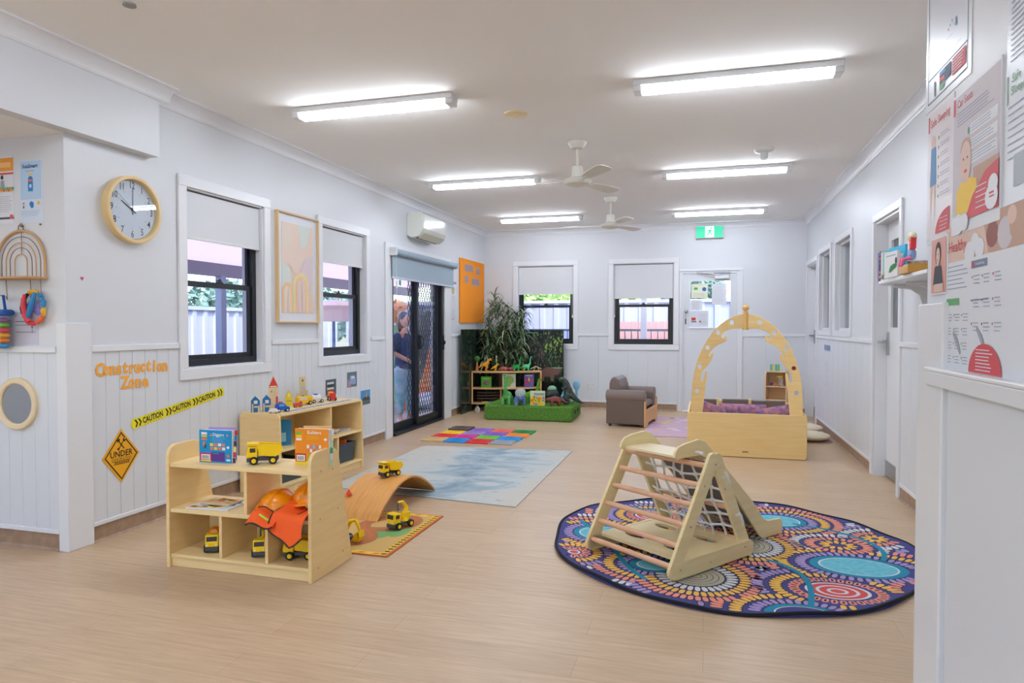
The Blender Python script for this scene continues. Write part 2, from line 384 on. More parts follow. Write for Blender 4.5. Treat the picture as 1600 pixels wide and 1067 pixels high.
# ------------------------------------------------------------------ windows
def architrave(mb, x0, x1, z0, z1, w=0.075, t=0.02):
    mb.box(x0 - w, x1 + w, -t, 0.0, z1, z1 + w); mb.box(x0 - w, x1 + w, -t - 0.004, 0.0, z0 - w, z0)
    mb.box(x0 - w, x0, -t, 0.0, z0, z1); mb.box(x1, x1 + w, -t, 0.0, z0, z1)
    return mb
def dh_window(name, hole, loc, rz):
    a0, a1, z0, z1 = hole; w = a1 - a0; c = (a0 + a1) / 2
    e = thing(name, None, None, loc, rz, kind='structure')
    x0, x1 = -w / 2, w / 2
    obj('architrave', architrave(MB(), x0, x1, z0, z1), TRIM, e, bev=0.004)
    m = MB(); m.box(x0, x0 + 0.01, 0, 0.12, z0, z1); m.box(x1 - 0.01, x1, 0, 0.12, z0, z1); m.box(x0, x1, 0, 0.12, z1 - 0.01, z1); m.box(x0, x1, 0, 0.12, z0, z0 + 0.01)
    obj('reveal', m, TRIM, e)
    X0, X1, Z0, Z1 = x0 + 0.01, x1 - 0.01, z0 + 0.01, z1 - 0.01; zm = z0 + 0.60
    m = MB(); f = 0.045
    for q in ((X0, X0 + f, Z0, Z1), (X1 - f, X1, Z0, Z1), (X0 + f, X1 - f, Z1 - f, Z1), (X0 + f, X1 - f, Z0, Z0 + f)): m.box(q[0], q[1], 0.06, 0.12, q[2], q[3])
    obj('window_frame', m, BLACKF, e, bev=0.003)
    m = MB(); s = 0.035; a, b_ = X0 + f, X1 - f
    for q in ((a, a + s, Z0 + f, zm + 0.02), (b_ - s, b_, Z0 + f, zm + 0.02), (a + s, b_ - s, zm - 0.02, zm + 0.02), (a + s, b_ - s, Z0 + f, Z0 + f + s)): m.box(q[0], q[1], 0.075, 0.095, q[2], q[3])
    obj('lower_sash', m, BLACKF, e, bev=0.002)
    m = MB(); m.box(a, b_, 0.098, 0.118, zm - 0.02, zm + 0.02); m.box(a, a + 0.02, 0.098, 0.118, zm, Z1 - f); m.box(b_ - 0.02, b_, 0.098, 0.118, zm, Z1 - f)
    obj('upper_sash', m, BLACKF, e, bev=0.002)
    m = MB(); m.box(-0.028, 0.028, 0.06, 0.08, zm + 0.018, zm + 0.028); m.cyl((0, 0.068, zm + 0.028), (0, 0.068, zm + 0.05), 0.012, 0.009); m.box(-0.035, 0.012, 0.060, 0.072, zm + 0.032, zm + 0.04)
    obj('sash_lock', m, BLACKF, e)
    m = MB(); m.box(a + s, b_ - s, 0.084, 0.088, Z0 + f + s, zm - 0.02); obj('lower_pane', m, WGLASS, e)
    m = MB(); m.box(a + 0.02, b_ - 0.02, 0.106, 0.110, zm + 0.02, Z1 - f); obj('upper_pane', m, WGLASS, e)
    return e
def cpos(hole, wall):
    c = (hole[0] + hole[1]) / 2
    return {'L': (XL, c, 0), 'B': (c, YB, 0), 'R': (XR, c, 0)}[wall]
dh_window('window_1', W1, cpos(W1, 'L'), LW); dh_window('window_2', W2, cpos(W2, 'L'), LW)
dh_window('window_3', B1, cpos(B1, 'B'), BW); dh_window('window_4', B2, cpos(B2, 'B'), BW)

def roller_blind(hole, wall, drop, label, cordside=1, y=0.03, fabric=BLIND):
    a0, a1, z0, z1 = hole; w = a1 - a0; x = w / 2 - 0.016; L = {'L': LW, 'B': BW, 'R': RW}[wall]
    e = thing('roller_blind', label, 'blind', cpos(hole, wall), L, 'white roller blinds')
    obj('roller_tube', MB().cyl((-x, y + 0.012, z1 - 0.035), (x, y + 0.012, z1 - 0.035), 0.018, seg=16), BLACKF, e, smooth=True)
    obj('blind_fabric', MB().box(-x, x, y - 0.006, y - 0.004, drop + 0.01, z1 - 0.02), fabric, e)
    obj('bottom_rail', MB().box(-x, x, y - 0.011, y + 0.001, drop - 0.008, drop + 0.012), WHITEP, e, bev=0.003)
    cx = cordside * (w / 2 - 0.02)
    m = MB()
    m.tube([(cx - 0.006, y - 0.04, z1 - 0.04), (cx - 0.006, y - 0.04, z1 - 0.80)], 0.0016, 6); m.tube([(cx + 0.006, y - 0.04, z1 - 0.04), (cx + 0.006, y - 0.04, z1 - 0.80)], 0.0016, 6)
    m.ell((cx, y - 0.04, z1 - 0.80), (0.01, 0.006, 0.025)); obj('cord', m, WHITEP, e)
roller_blind(W1, 'L', 1.888, 'white roller blind half drawn on the tall window nearest the wall clock')
roller_blind(W2, 'L', 1.885, 'white roller blind drawn on the window right of the peach framed print')
roller_blind(B1, 'B', 1.78, 'white roller blind on the end-wall window above the potted plant', 1)
roller_blind(B2, 'B', 1.70, 'white roller blind on the end-wall window behind the brown armchair', -1)

# ------------------------------------------------------------------ sliding door on the left wall
e = thing('door_1', None, None, (XL, (DR[0] + DR[1]) / 2, 0), LW, kind='structure')
w2 = (DR[1] - DR[0]) / 2
m = MB(); m.box(-w2 - 0.16, -w2, -0.02, 0, 0, DR[3]); m.box(w2, w2 + 0.23, -0.02, 0, 0, DR[3]); m.box(-w2 - 0.16, w2 + 0.23, -0.02, 0, DR[3], DR[3] + 0.08)
obj('architrave', m, TRIM, e, bev=0.004)
m = MB(); m.box(-w2, -w2 + 0.07, 0.0, 0.14, 0, DR[3]); m.box(w2 - 0.07, w2, 0.0, 0.14, 0, DR[3]); m.box(-w2 + 0.07, w2 - 0.07, 0.0, 0.14, DR[3] - 0.06, DR[3]); m.box(-w2 + 0.07, w2 - 0.07, -0.02, 0.14, 0, 0.03)
obj('door_frame', m, BLACKF, e, bev=0.003)
def leaf(x0, x1, y, pane, nm):
    m = MB()
    for q in ((x0, x0 + 0.06, 0.03, 2.07), (x1 - 0.06, x1, 0.03, 2.07), (x0 + 0.06, x1 - 0.06, 0.03, 0.12), (x0 + 0.06, x1 - 0.06, 2.0, 2.07)): m.box(q[0], q[1], y, y + 0.035, q[2], q[3])
    o = obj(nm, m, BLACKF, e, bev=0.003)
    if pane: obj('pane', MB().box(x0 + 0.06, x1 - 0.06, y + 0.014, y + 0.02, 0.12, 2.0), WGLASS, o)
    return o
leaf(-w2 + 0.07, 0.06, 0.085, True, 'fixed_panel')
sl = leaf(0.0, w2 - 0.07, 0.04, True, 'sliding_panel')
m = MB(); m.box(0.02, 0.045, -0.005, 0.04, 0.98, 1.16); m.tube([(0.032, 0.0, 1.0), (0.032, -0.03, 1.02), (0.032, -0.035, 1.12), (0.032, 0, 1.145)], 0.008, 8); obj('door_handle', m, BLACKF, sl)
m = MB(); m.box(w2 - 0.05, w2 - 0.02, -0.012, 0.0, 0.95, 1.15); m.ell((w2 - 0.035, -0.02, 1.05), (0.014, 0.02, 0.03)); obj('door_latch', m, BLACKF, e)
# diamond security mesh screen over the far half
m = MB(); x0, x1, z0, z1 = -0.10, w2 - 0.13, 0.12, 2.0; dx, dz = 0.078, 0.125; T = 0.0052
def clipseg(p, q):
    (ax, az), (bx_, bz) = p, q; t0, t1 = 0.0, 1.0
    for d, lo, hi, s in ((bx_ - ax, x0, x1, ax), (bz - az, z0, z1, az)):
        if abs(d) < 1e-9: continue
        ta, tb = (lo - s) / d, (hi - s) / d
        if ta > tb: ta, tb = tb, ta
        t0, t1 = max(t0, ta), min(t1, tb)
    if t1 - t0 < 1e-3: return None
    return (ax + (bx_ - ax) * t0, az + (bz - az) * t0), (ax + (bx_ - ax) * t1, az + (bz - az) * t1)
nn = int((x1 - x0) / dx) + int((z1 - z0) / dz) + 4
for k in range(-nn, nn):
    for s in (1, -1):
        a = (x0 + k * dx - s * 0, z0) if s == 1 else (x0 + k * dx, z0)
        Lz = (z1 - z0); b_ = (a[0] + s * Lz * dx / dz, z1)
        c = clipseg(a, b_)
        if c: m.tube([(c[0][0], 0.125, c[0][1]), (c[1][0], 0.125, c[1][1])], T, 4)
obj('security_mesh', m, BLACKF, e)

# blue-grey roller blind over the sliding door
e = thing('door_blind', 'wide blue-grey roller blind hanging over the black sliding door', 'blind', (XL, 7.94, 0), LW)
obj('roller_tube', MB().cyl((-0.98, -0.065, 2.115), (0.99, -0.065, 2.115), 0.036, seg=20), BLUEBLIND, e, smooth=True)
obj('blind_fabric', MB().box(-0.96, 0.965, -0.04, -0.037, 1.83, 2.115), BLUEBLIND, e)
obj('bottom_rail', MB().box(-0.96, 0.965, -0.046, -0.030, 1.812, 1.835), mat('pale_blue_rail', (196, 206, 214), 0.4), e, bev=0.003)
for s in (-0.985, 0.995): obj('bracket', MB().box(s - 0.01, s + 0.01, -0.11, -0.02, 2.07, 2.16), TRIM, e)
obj('cord', MB().tube([(-0.975, -0.1, 2.11), (-0.975, -0.1, 1.62)], 0.002, 6).box(-0.985, -0.965, -0.105, -0.095, 1.70, 1.78), WHITEP, e)
solo('safety_tag', 'small bright green cord tag hanging at the left end of the blue-grey door blind', 'tag', MB().prism([(-0.022, 1.74), (0.02, 1.73), (0.026, 1.78), (0, 1.80), (-0.024, 1.785)], 'xz', -0.116, -0.112), col(20, 170, 90), (XL, 7.02, 0), LW)

# ------------------------------------------------------------------ end wall door
e = thing('door_2', None, None, (0.065, YB, 0), 0, kind='structure')
m = MB(); m.box(-0.435, -0.41, -0.02, 0, 0, 2.085); m.box(0.41, 0.46, -0.02, 0, 0, 2.085); m.box(-0.435, 0.46, -0.02, 0, 2.085, 2.12)
obj('architrave', m, TRIM, e, bev=0.004)
m = MB(); m.box(-0.41, -0.385, 0, 0.12, 0, 2.075); m.box(0.385, 0.41, 0, 0.12, 0, 2.075); m.box(-0.385, 0.385, 0, 0.12, 2.055, 2.075); obj('door_frame', m, TRIM, e)
lf = obj('door_leaf', wall_boxes(MB(), -0.383, 0.383, 0.02, 0.06, 0.012, 2.05, [(-0.275, 0.29, 1.25, 1.94)], 'x'), mat('white_door_paint', (222, 226, 232), 0.35), e)
m = MB(); m.box(-0.29, 0.305, 0.008, 0.02, 1.94, 1.955); m.box(-0.29, 0.305, 0.008, 0.02, 1.235, 1.25); m.box(-0.29, -0.275, 0.008, 0.02, 1.25, 1.94); m.box(0.29, 0.305, 0.008, 0.02, 1.25, 1.94)
gb = obj('glazing_bead', m, TRIM, lf)
obj('pane', MB().box(-0.275, 0.29, 0.035, 0.041, 1.25, 1.94), WGLASS, lf)
m = MB(); m.box(0.07, 0.27, -0.03, 0.02, 1.965, 2.02); m.tube([(0.17, -0.035, 2.02), (0.0, -0.05, 2.045), (-0.13, -0.03, 2.06)], 0.009, 6); m.box(-0.19, 0.29, -0.028, -0.018, 2.058, 2.075); obj('door_closer', m, CHROME, lf, bev=0.003)
m = MB(); m.cyl((-0.335, 0.02, 1.49), (-0.335, 0.0, 1.49), 0.028); m.cyl((-0.335, 0.0, 1.49), (-0.335, -0.035, 1.49), 0.012); m.ell((-0.335, -0.045, 1.49), (0.026, 0.02, 0.026)); obj('door_handle', m, CHROME, lf, smooth=True)
m = MB(); m.tube([(-0.338, -0.03, 1.47), (-0.342, -0.034, 1.38)], 0.0025, 6); m.box(-0.35, -0.334, -0.04, -0.03, 1.30, 1.38); solo('key_tag', 'small black key tag hanging from the end-wall door handle', 'key tag', m, mat('black_fob', (30, 30, 34), 0.4), (0.065, YB, 0))
def sheet(name, label, cat, x0, x1, z0, z1, loc, rz, paint, mats, base=PAPER, thick=0.0015, group=None):
    m = MB(); m.box(x0, x1, -thick, -0.0002, z0, z1, mi=0); paint(m)
    return solo(name, label, cat, m, [base] + mats, loc, rz, group)
R_, G_, B_, Y_, P_ = col(214, 60, 62), col(70, 170, 90), col(60, 110, 190), col(240, 200, 60), col(196, 120, 150)
def pnt(m):
    m.srect(-0.26, -0.20, 1.355, 1.40, 0.002, 1); m.srect(-0.262, -0.19, 1.33, 1.345, 0.002, 2); m.lines(-0.16, -0.04, 1.45, 9, 0.02, 0.003, 0.002, 3); m.spoly([(-0.15, 1.33), (-0.12, 1.33), (-0.135, 1.36)], 0.003, 1)
sheet('door_notice', 'white notice with a red square, lowest left paper on the end-wall door glass', 'notice', -0.273, -0.02, 1.255, 1.50, (0.065, YB + 0.033, 0), 0, pnt, [R_, INK, LINE])
sheet('door_notice', 'plain grey-white notice above the red-square notice on the end-wall door glass', 'notice', -0.268, -0.11, 1.51, 1.66, (0.065, YB + 0.033, 0), 0, lambda m: m.lines(-0.25, -0.13, 1.64, 9, 0.014, 0.003, 0.002, 1), [LINE])
sheet('door_notice', 'blank pale notice at the upper right of the end-wall door glass', 'notice', 0.03, 0.235, 1.59, 1.90, (0.065, YB + 0.033, 0), 0, lambda m: m.lines(0.05, 0.21, 1.86, 12, 0.02, 0.002, 0.002, 1), [LINE])
sheet('door_notice', 'small notice with green and blue diagrams at the top left of the end-wall door glass', 'notice', -0.262, -0.03, 1.69, 1.90, (0.065, YB + 0.033, 0), 0, lambda m: (m.sell(-0.2, 1.83, 0.03, 0.02, 0.002, 1), m.sell(-0.08, 1.82, 0.03, 0.03, 0.002, 2), m.lines(-0.24, -0.05, 1.76, 3, 0.02, 0.003, 0.002, 3)), [G_, B_, LINE], base=mat('pale_lemon_paper', (236, 240, 214), 0.5))

# ------------------------------------------------------------------ right wall doors and internal windows
def int_window(name, hole):
    a0, a1, z0, z1 = hole; w = (a1 - a0) / 2
    e = thing(name, None, None, (XR, (a0 + a1) / 2, 0), RW, kind='structure')
    obj('architrave', architrave(MB(), -w, w, z0, z1, 0.06, 0.018), TRIM, e, bev=0.004)
    m = MB()
    for q in ((-w, -w + 0.03, z0, z1), (w - 0.03, w, z0, z1), (-w + 0.03, w - 0.03, z1 - 0.03, z1), (-w + 0.03, w - 0.03, z0, z0 + 0.03)): m.box(q[0], q[1], 0.03, 0.14, q[2], q[3])
    obj('window_frame', m, TRIM, e, bev=0.003)
    obj('pane', MB().box(-w + 0.03, w - 0.03, 0.08, 0.086, z0 + 0.03, z1 - 0.03), WGLASS, e)
int_window('window_5', FW1); int_window('window_6', FW2)
def int_door(name, hole, glass):
    a0, a1, z0, z1 = hole; w = (a1 - a0) / 2
    e = thing(name, None, None, (XR, (a0 + a1) / 2, 0), RW, kind='structure')
    m = MB(); m.box(-w - 0.06, -w, -0.018, 0, 0, z1); m.box(w, w + 0.06, -0.018, 0, 0, z1); m.box(-w - 0.06, w + 0.06, -0.018, 0, z1, z1 + 0.06)
    obj('architrave', m, TRIM, e, bev=0.004)
    m = MB(); m.box(-w, -w + 0.02, 0, 0.14, 0, z1); m.box(w - 0.02, w, 0, 0.14, 0, z1); m.box(-w + 0.02, w - 0.02, 0, 0.14, z1 - 0.02, z1); obj('door_frame', m, TRIM, e)
    g0, g1, h0, h1 = glass
    lf = obj('door_leaf', wall_boxes(MB(), -w + 0.022, w - 0.022, 0.09, 0.13, 0.01, z1 - 0.022, [(g0, g1, h0, h1)], 'x'), TRIM, e)
    obj('pane', MB().box(g0, g1, 0.108, 0.114, h0, h1), mat('dark_door_glass', (92, 98, 100), 0.06, spec=0.6), lf)
    obj('kick_plate', MB().box(-w + 0.03, w - 0.03, 0.086, 0.09, 0.012, 0.14), CHROME, lf)
    hx = -w + 0.075
    m = MB(); m.box(hx - 0.025, hx + 0.025, 0.078, 0.09, 1.03, 1.22); m.cyl((hx, 0.08, 1.14), (hx, 0.02, 1.14), 0.011); m.box(hx - 0.015, hx + 0.11, 0.012, 0.03, 1.128, 1.152)
    obj('door_handle', m, CHROME, lf, bev=0.002)
int_door('door_3', ND, (-0.26, 0.24, 1.26, 1.98)); int_door('door_4', FD, (-0.25, 0.3, 1.15, 2.0))

# ------------------------------------------------------------------ outside: ground, patio roof, fences, trees
GRD = mat('outdoor_concrete', (180, 176, 170), 0.9, noise=(1.2, (160, 158, 150)))
struct('ground', MB().box(-30, 20, -10, 45, -0.6, -0.26), GRD)
COLB = mat('white_steel_fence', (198, 204, 218), 0.6)
def ribbed(mb, a0, a1, face, s, z0, z1, axis, pitch=0.26):
    pts = [(a0, 0.0), (a0, 0.03)]; x = a0
    while x + pitch <= a1 + 1e-6:
        pts += [(x + pitch * 0.55, 0.03), (x + pitch * 0.62, 0.0601), (x + pitch * 0.92, 0.0601), (x + pitch * 0.999, 0.03)]; x += pitch
    pts += [(x, 0.0)]
    pts = [((p[0], face + s * p[1]) if axis == 'x' else (face + s * p[1], p[0])) for p in pts]
    mb.prism(pts, 'xy', z0, z1); return mb
e = thing('steel_fence', 'long white ribbed steel fence outside the left wall windows', 'fence', (-8.1, 8.0, -0.26))
mm = ribbed(MB(), -6.0, 5.9, 0, 1, 0, 1.80, 'y'); obj('fence_sheet', mm, COLB, e)
obj('top_rail', MB().box(-0.02, 0.08, -6, 6.1, 1.80, 1.86), COLB, e)
for k in range(3): obj('post', MB().box(-0.03, 0.07, -6 + k * 4.6, -5.93 + k * 4.6, 0, 1.80), COLB, e)
e = thing('steel_fence', 'white ribbed steel fence outside the two end-wall windows', 'fence', (-2.0, 14.2, -0.26))
mm = ribbed(MB(), -6.1, 7.0, 0, -1, 0, 2.02, 'x', 0.3); obj('fence_sheet', mm, mat('blue_white_steel_fence', (176, 182, 206), 0.6), e)
obj('top_rail', MB().box(-6.1, 7, -0.08, 0.02, 2.02, 2.08), COLB, e)
# patio roof to the left
PATIO = mat('patio_soffit', (240, 228, 236), 0.8)
nt_ = PATIO.node_tree; tl_ = nt_.nodes.new('ShaderNodeBsdfTranslucent'); tl_.inputs[0].default_value = (*lin((250, 238, 246)), 1); mx_ = nt_.nodes.new('ShaderNodeMixShader'); mx_.inputs[0].default_value = 0.5
nt_.links.new(nt_.nodes['Principled BSDF'].outputs[0], mx_.inputs[1]); nt_.links.new(tl_.outputs[0], mx_.inputs[2]); nt_.links.new(mx_.outputs[0], nt_.nodes['Material Output'].inputs[0]); BEAM = mat('mauve_patio_beam', (136, 130, 146), 0.6)
e = thing('patio_roof', 'pale patio roof with mauve edge beam outside the left windows', 'patio roof', (-5.2, 8, -0.26))
M_ = Matrix.Translation((0, 0, 0))
m = MB(); m.prism([(1.55, 2.72), (1.55, 2.80), (-1.55, 2.46), (-1.55, 2.38)], 'xz', -7.5, 6.5); obj('roof_sheet', m, PATIO, e)
obj('edge_beam', MB().box(-1.36, -1.28, -7.5, 6.5, 2.22, 2.40), BEAM, e)
for k, y in enumerate((-4.0, -0.02, 1.95, 4.1)): obj('post', MB().box(-1.37, -1.27, y - 0.05, y + 0.05, 0, 2.24), mat('grey_patio_post', (140, 148, 172), 0.5), e)
# eaves over the end wall so its windows stay shaded
struct('trim_20', MB().box(-5, 3.4, YB + 0.2, YB + 0.75, 2.62, 2.72), TRIM)
# end yard
e = thing('pool_fence', 'low dark metal railing outside the end-wall windows', 'railing', (-1.6, 12.4, -0.26))
m = MB(); m.box(-3, 2.6, -0.02, 0.02, 1.44, 1.48); m.box(-3, 2.6, -0.015, 0.015, 0.1, 0.13); obj('rail', m, col(80, 86, 110), e)
m = MB()
for k in range(48): m.box(-3 + k * 0.118, -3 + k * 0.118 + 0.014, -0.009, 0.009, 0.1, 1.45)
o = obj('picket', m, col(80, 86, 110), e)
PB = col(206, 158, 156)
m = MB()
for k in range(8): m.box(-0.62 + k * 0.125, -0.62 + k * 0.125 + 0.115, -0.02, 0.02, 0.2, 1.62)
m.box(-0.64, 0.4, 0.02, 0.05, 0.5, 0.56); m.box(-0.64, 0.4, 0.02, 0.05, 1.3, 1.36)
solo('timber_screen', 'reddish timber board screen outside the end-wall window behind the armchair', 'screen', m, PB, (-1.0, 13.4, -0.26))
solo('yard_post', 'grey square post outside the middle of the end-wall window behind the armchair', 'post', MB().box(-0.05, 0.05, -0.05, 0.05, 0, 2.7), col(186, 186, 200), (-1.03, 12.0, -0.26))
m = MB()
for k in range(6): m.box(-0.5 + k * 0.03, 0.5 + k * 0.03, -0.15 - k * 0.02, 0.15, 0.35 + k * 0.22, 0.39 + k * 0.22, M=Matrix.Rotation(0.22, 4, 'Y'))
solo('timber_rack', 'pinkish slatted timber rack outside the end-wall window behind the armchair', 'rack', m, col(206, 150, 150), (-0.35, 13.2, -0.26))
solo('shade_corner', 'blue-grey triangular shade edge beyond the railing outside the window above the plant', 'shade', MB().prism([(-0.6, 0.95), (0.40, 0.95), (0.40, 0), (0.48, 0), (0.48, 1.57), (0.42, 1.57)], 'xz', -0.02, 0.02), col(150, 162, 205), (-2.95, 13.6, -0.26))
# trees
def leaf_cloud(c, r, n, size, mb, seed=0):
    rnd = random.Random(seed)
    for _ in range(n):
        while True:
            p = Vector((rnd.uniform(-1, 1), rnd.uniform(-1, 1), rnd.uniform(-1, 1)))
            if 0.35 < p.length < 1: break
        p = Vector((c[0] + p.x * r[0], c[1] + p.y * r[1], c[2] + p.z * r[2]))
        a = Vector((rnd.gauss(0, 1), rnd.gauss(0, 1), rnd.gauss(0, 1))).normalized(); b_ = a.orthogonal().normalized(); s = size * rnd.uniform(0.6, 1.3)
        mb.face([p - a * s, p + b_ * s * 0.45, p + a * s, p - b_ * s * 0.45])
    return mb
LEAFG = mat('pale_green_leaves', (128, 156, 140), 0.8, noise=(2.0, (90, 124, 116))); BARK = mat('bark', (120, 100, 84), 0.9)
def tree(loc, r, label, seed, lm=LEAFG, hz=2.2):
    e = thing('garden_tree', label, 'tree', loc, 0, 'trees beyond the white fences')
    m = MB(); m.tube([(0, 0, 0), (0.05, 0.03, hz * 0.5), (0, 0, hz)], [0.12, 0.09, 0.05], 8)
    for k in range(5): a = k * 1.3; m.tube([(0, 0, hz * 0.6), (math.cos(a) * r * 0.5, math.sin(a) * r * 0.5, hz)], [0.05, 0.02], 6)
    obj('trunk', m, BARK, e)
    o = obj('foliage', leaf_cloud((0, 0, hz), (r, r, r * 0.85), 1500, 0.10, MB(), seed), lm, e); o['kind'] = 'stuff'
rt = random.Random(3)
LAB = ['bushy tree behind the fence, at the left edge of the window nearest the clock', 'grey-green tree behind the white fence, seen mid pane in the window near the clock', 'tree behind the fence, right of the patio post in the window nearest the clock',
       'leafy tree behind the white fence, seen in the window right of the framed print', 'darker tree behind the fence, seen at the right of the window by the framed print', 'tree beyond the fence seen through the sliding door glass']
for k, (y, x, r, h) in enumerate(((8.7, -10.2, 0.9, 1.75), (10.7, -10.6, 0.9, 1.8), (12.7, -10.3, 0.9, 1.8), (14.7, -10.4, 0.98, 1.8), (16.7, -10.4, 0.98, 1.8), (18.9, -10.2, 1.0, 1.9))):
    tree((x, y, -0.26), r, LAB[k], k + 1, hz=h)
YG = mat('yellow_green_leaves', (190, 214, 130), 0.8, noise=(2.0, (140, 180, 100)))  # yellow-green leaf colour mottled with a deeper green
tree((-4.0, 17.0, -0.26), 1.0, 'yellow-green shrub beyond the fence, in the end window over the potted plant', 31, YG, 2.0)
tree((-2.2, 16.6, -0.26), 0.7, 'bright green shrub beyond the fence, upper left of the window behind the armchair', 32, YG, 2.2)
tree((-0.3, 17.2, -0.26), 0.8, 'mid green shrub beyond the fence, upper right of the window behind the armchair', 33, LEAFG, 2.3)
# things behind the sliding door
solo('shade_cloth', 'dark grey shade cloth hanging outside behind the diamond mesh of the sliding door', 'shade cloth', MB().prism([(0, 1.85), (0.95, 1.85), (0.80, 1.25), (0.62, 0.85), (0.1, 0.30), (0, 0.3)], 'yz', -0.01, 0.01), col(84, 78, 84), (-4.75, 10.42, -0.26))
m = MB()
for k in range(7): m.box(0, 0.03, 0, 1.5, 0.25 + k * 0.12, 0.345 + k * 0.12)
m.box(0.03, 0.08, 0.05, 0.12, 0, 1.08); m.box(0.03, 0.08, 1.35, 1.42, 0, 1.08)
solo('orange_play_wall', 'bright orange slatted play wall outside behind the sliding door mesh', 'play wall', m, col(250, 130, 50), (-5.3, 11.2, -0.26))
solo('white_sandbag', 'white bag on the ground outside, low behind the sliding door mesh', 'bag', MB().ell((0, 0, 0.14), (0.2, 0.45, 0.16)), col(235, 232, 240), (-5.05, 11.7, -0.26), smooth=True)
solo('patio_bench', 'dark green-grey bench outside behind the sliding door glass', 'bench', MB().box(-0.2, 0.2, -0.5, 0.5, 0.42, 0.47).box(-0.18, -0.12, -0.48, -0.42, 0, 0.42).box(0.12, 0.18, -0.48, -0.42, 0, 0.42).box(-0.18, -0.12, 0.42, 0.48, 0, 0.42).box(0.12, 0.18, 0.42, 0.48, 0, 0.42).box(-0.22, -0.18, -0.5, 0.5, 0.55, 0.9), col(60, 84, 84), (-5.6, 10.4, -0.26), bev=0.01)
e = thing('outdoor_plant', 'orange-leaved plant in a tall tub outside, seen above the person through the sliding door', 'plant', (-5.8, 12.2, -0.26))
obj('tub', MB().tube([(0, 0, 0), (0, 0, 1.55)], [0.10, 0.14], 16), col(150, 190, 150), e)
o = obj('foliage', leaf_cloud((0, 0, 1.80), (0.16, 0.16, 0.26), 60, 0.10, MB(), 5), col(246, 190, 140), e); o['kind'] = 'stuff'
e = thing('shade_umbrella', 'pale pink patio umbrella half open outside the window right of the framed print', 'umbrella', (-6.6, 11.1, -0.26))
obj('pole', MB().cyl((0, 0, 0), (0, 0, 2.0), 0.03), col(120, 140, 190), e); obj('canopy', MB().lathe([(0.55, 1.62), (0.60, 1.90), (0.3, 1.98), (0.04, 2.02)], seg=8), col(240, 206, 196), e)

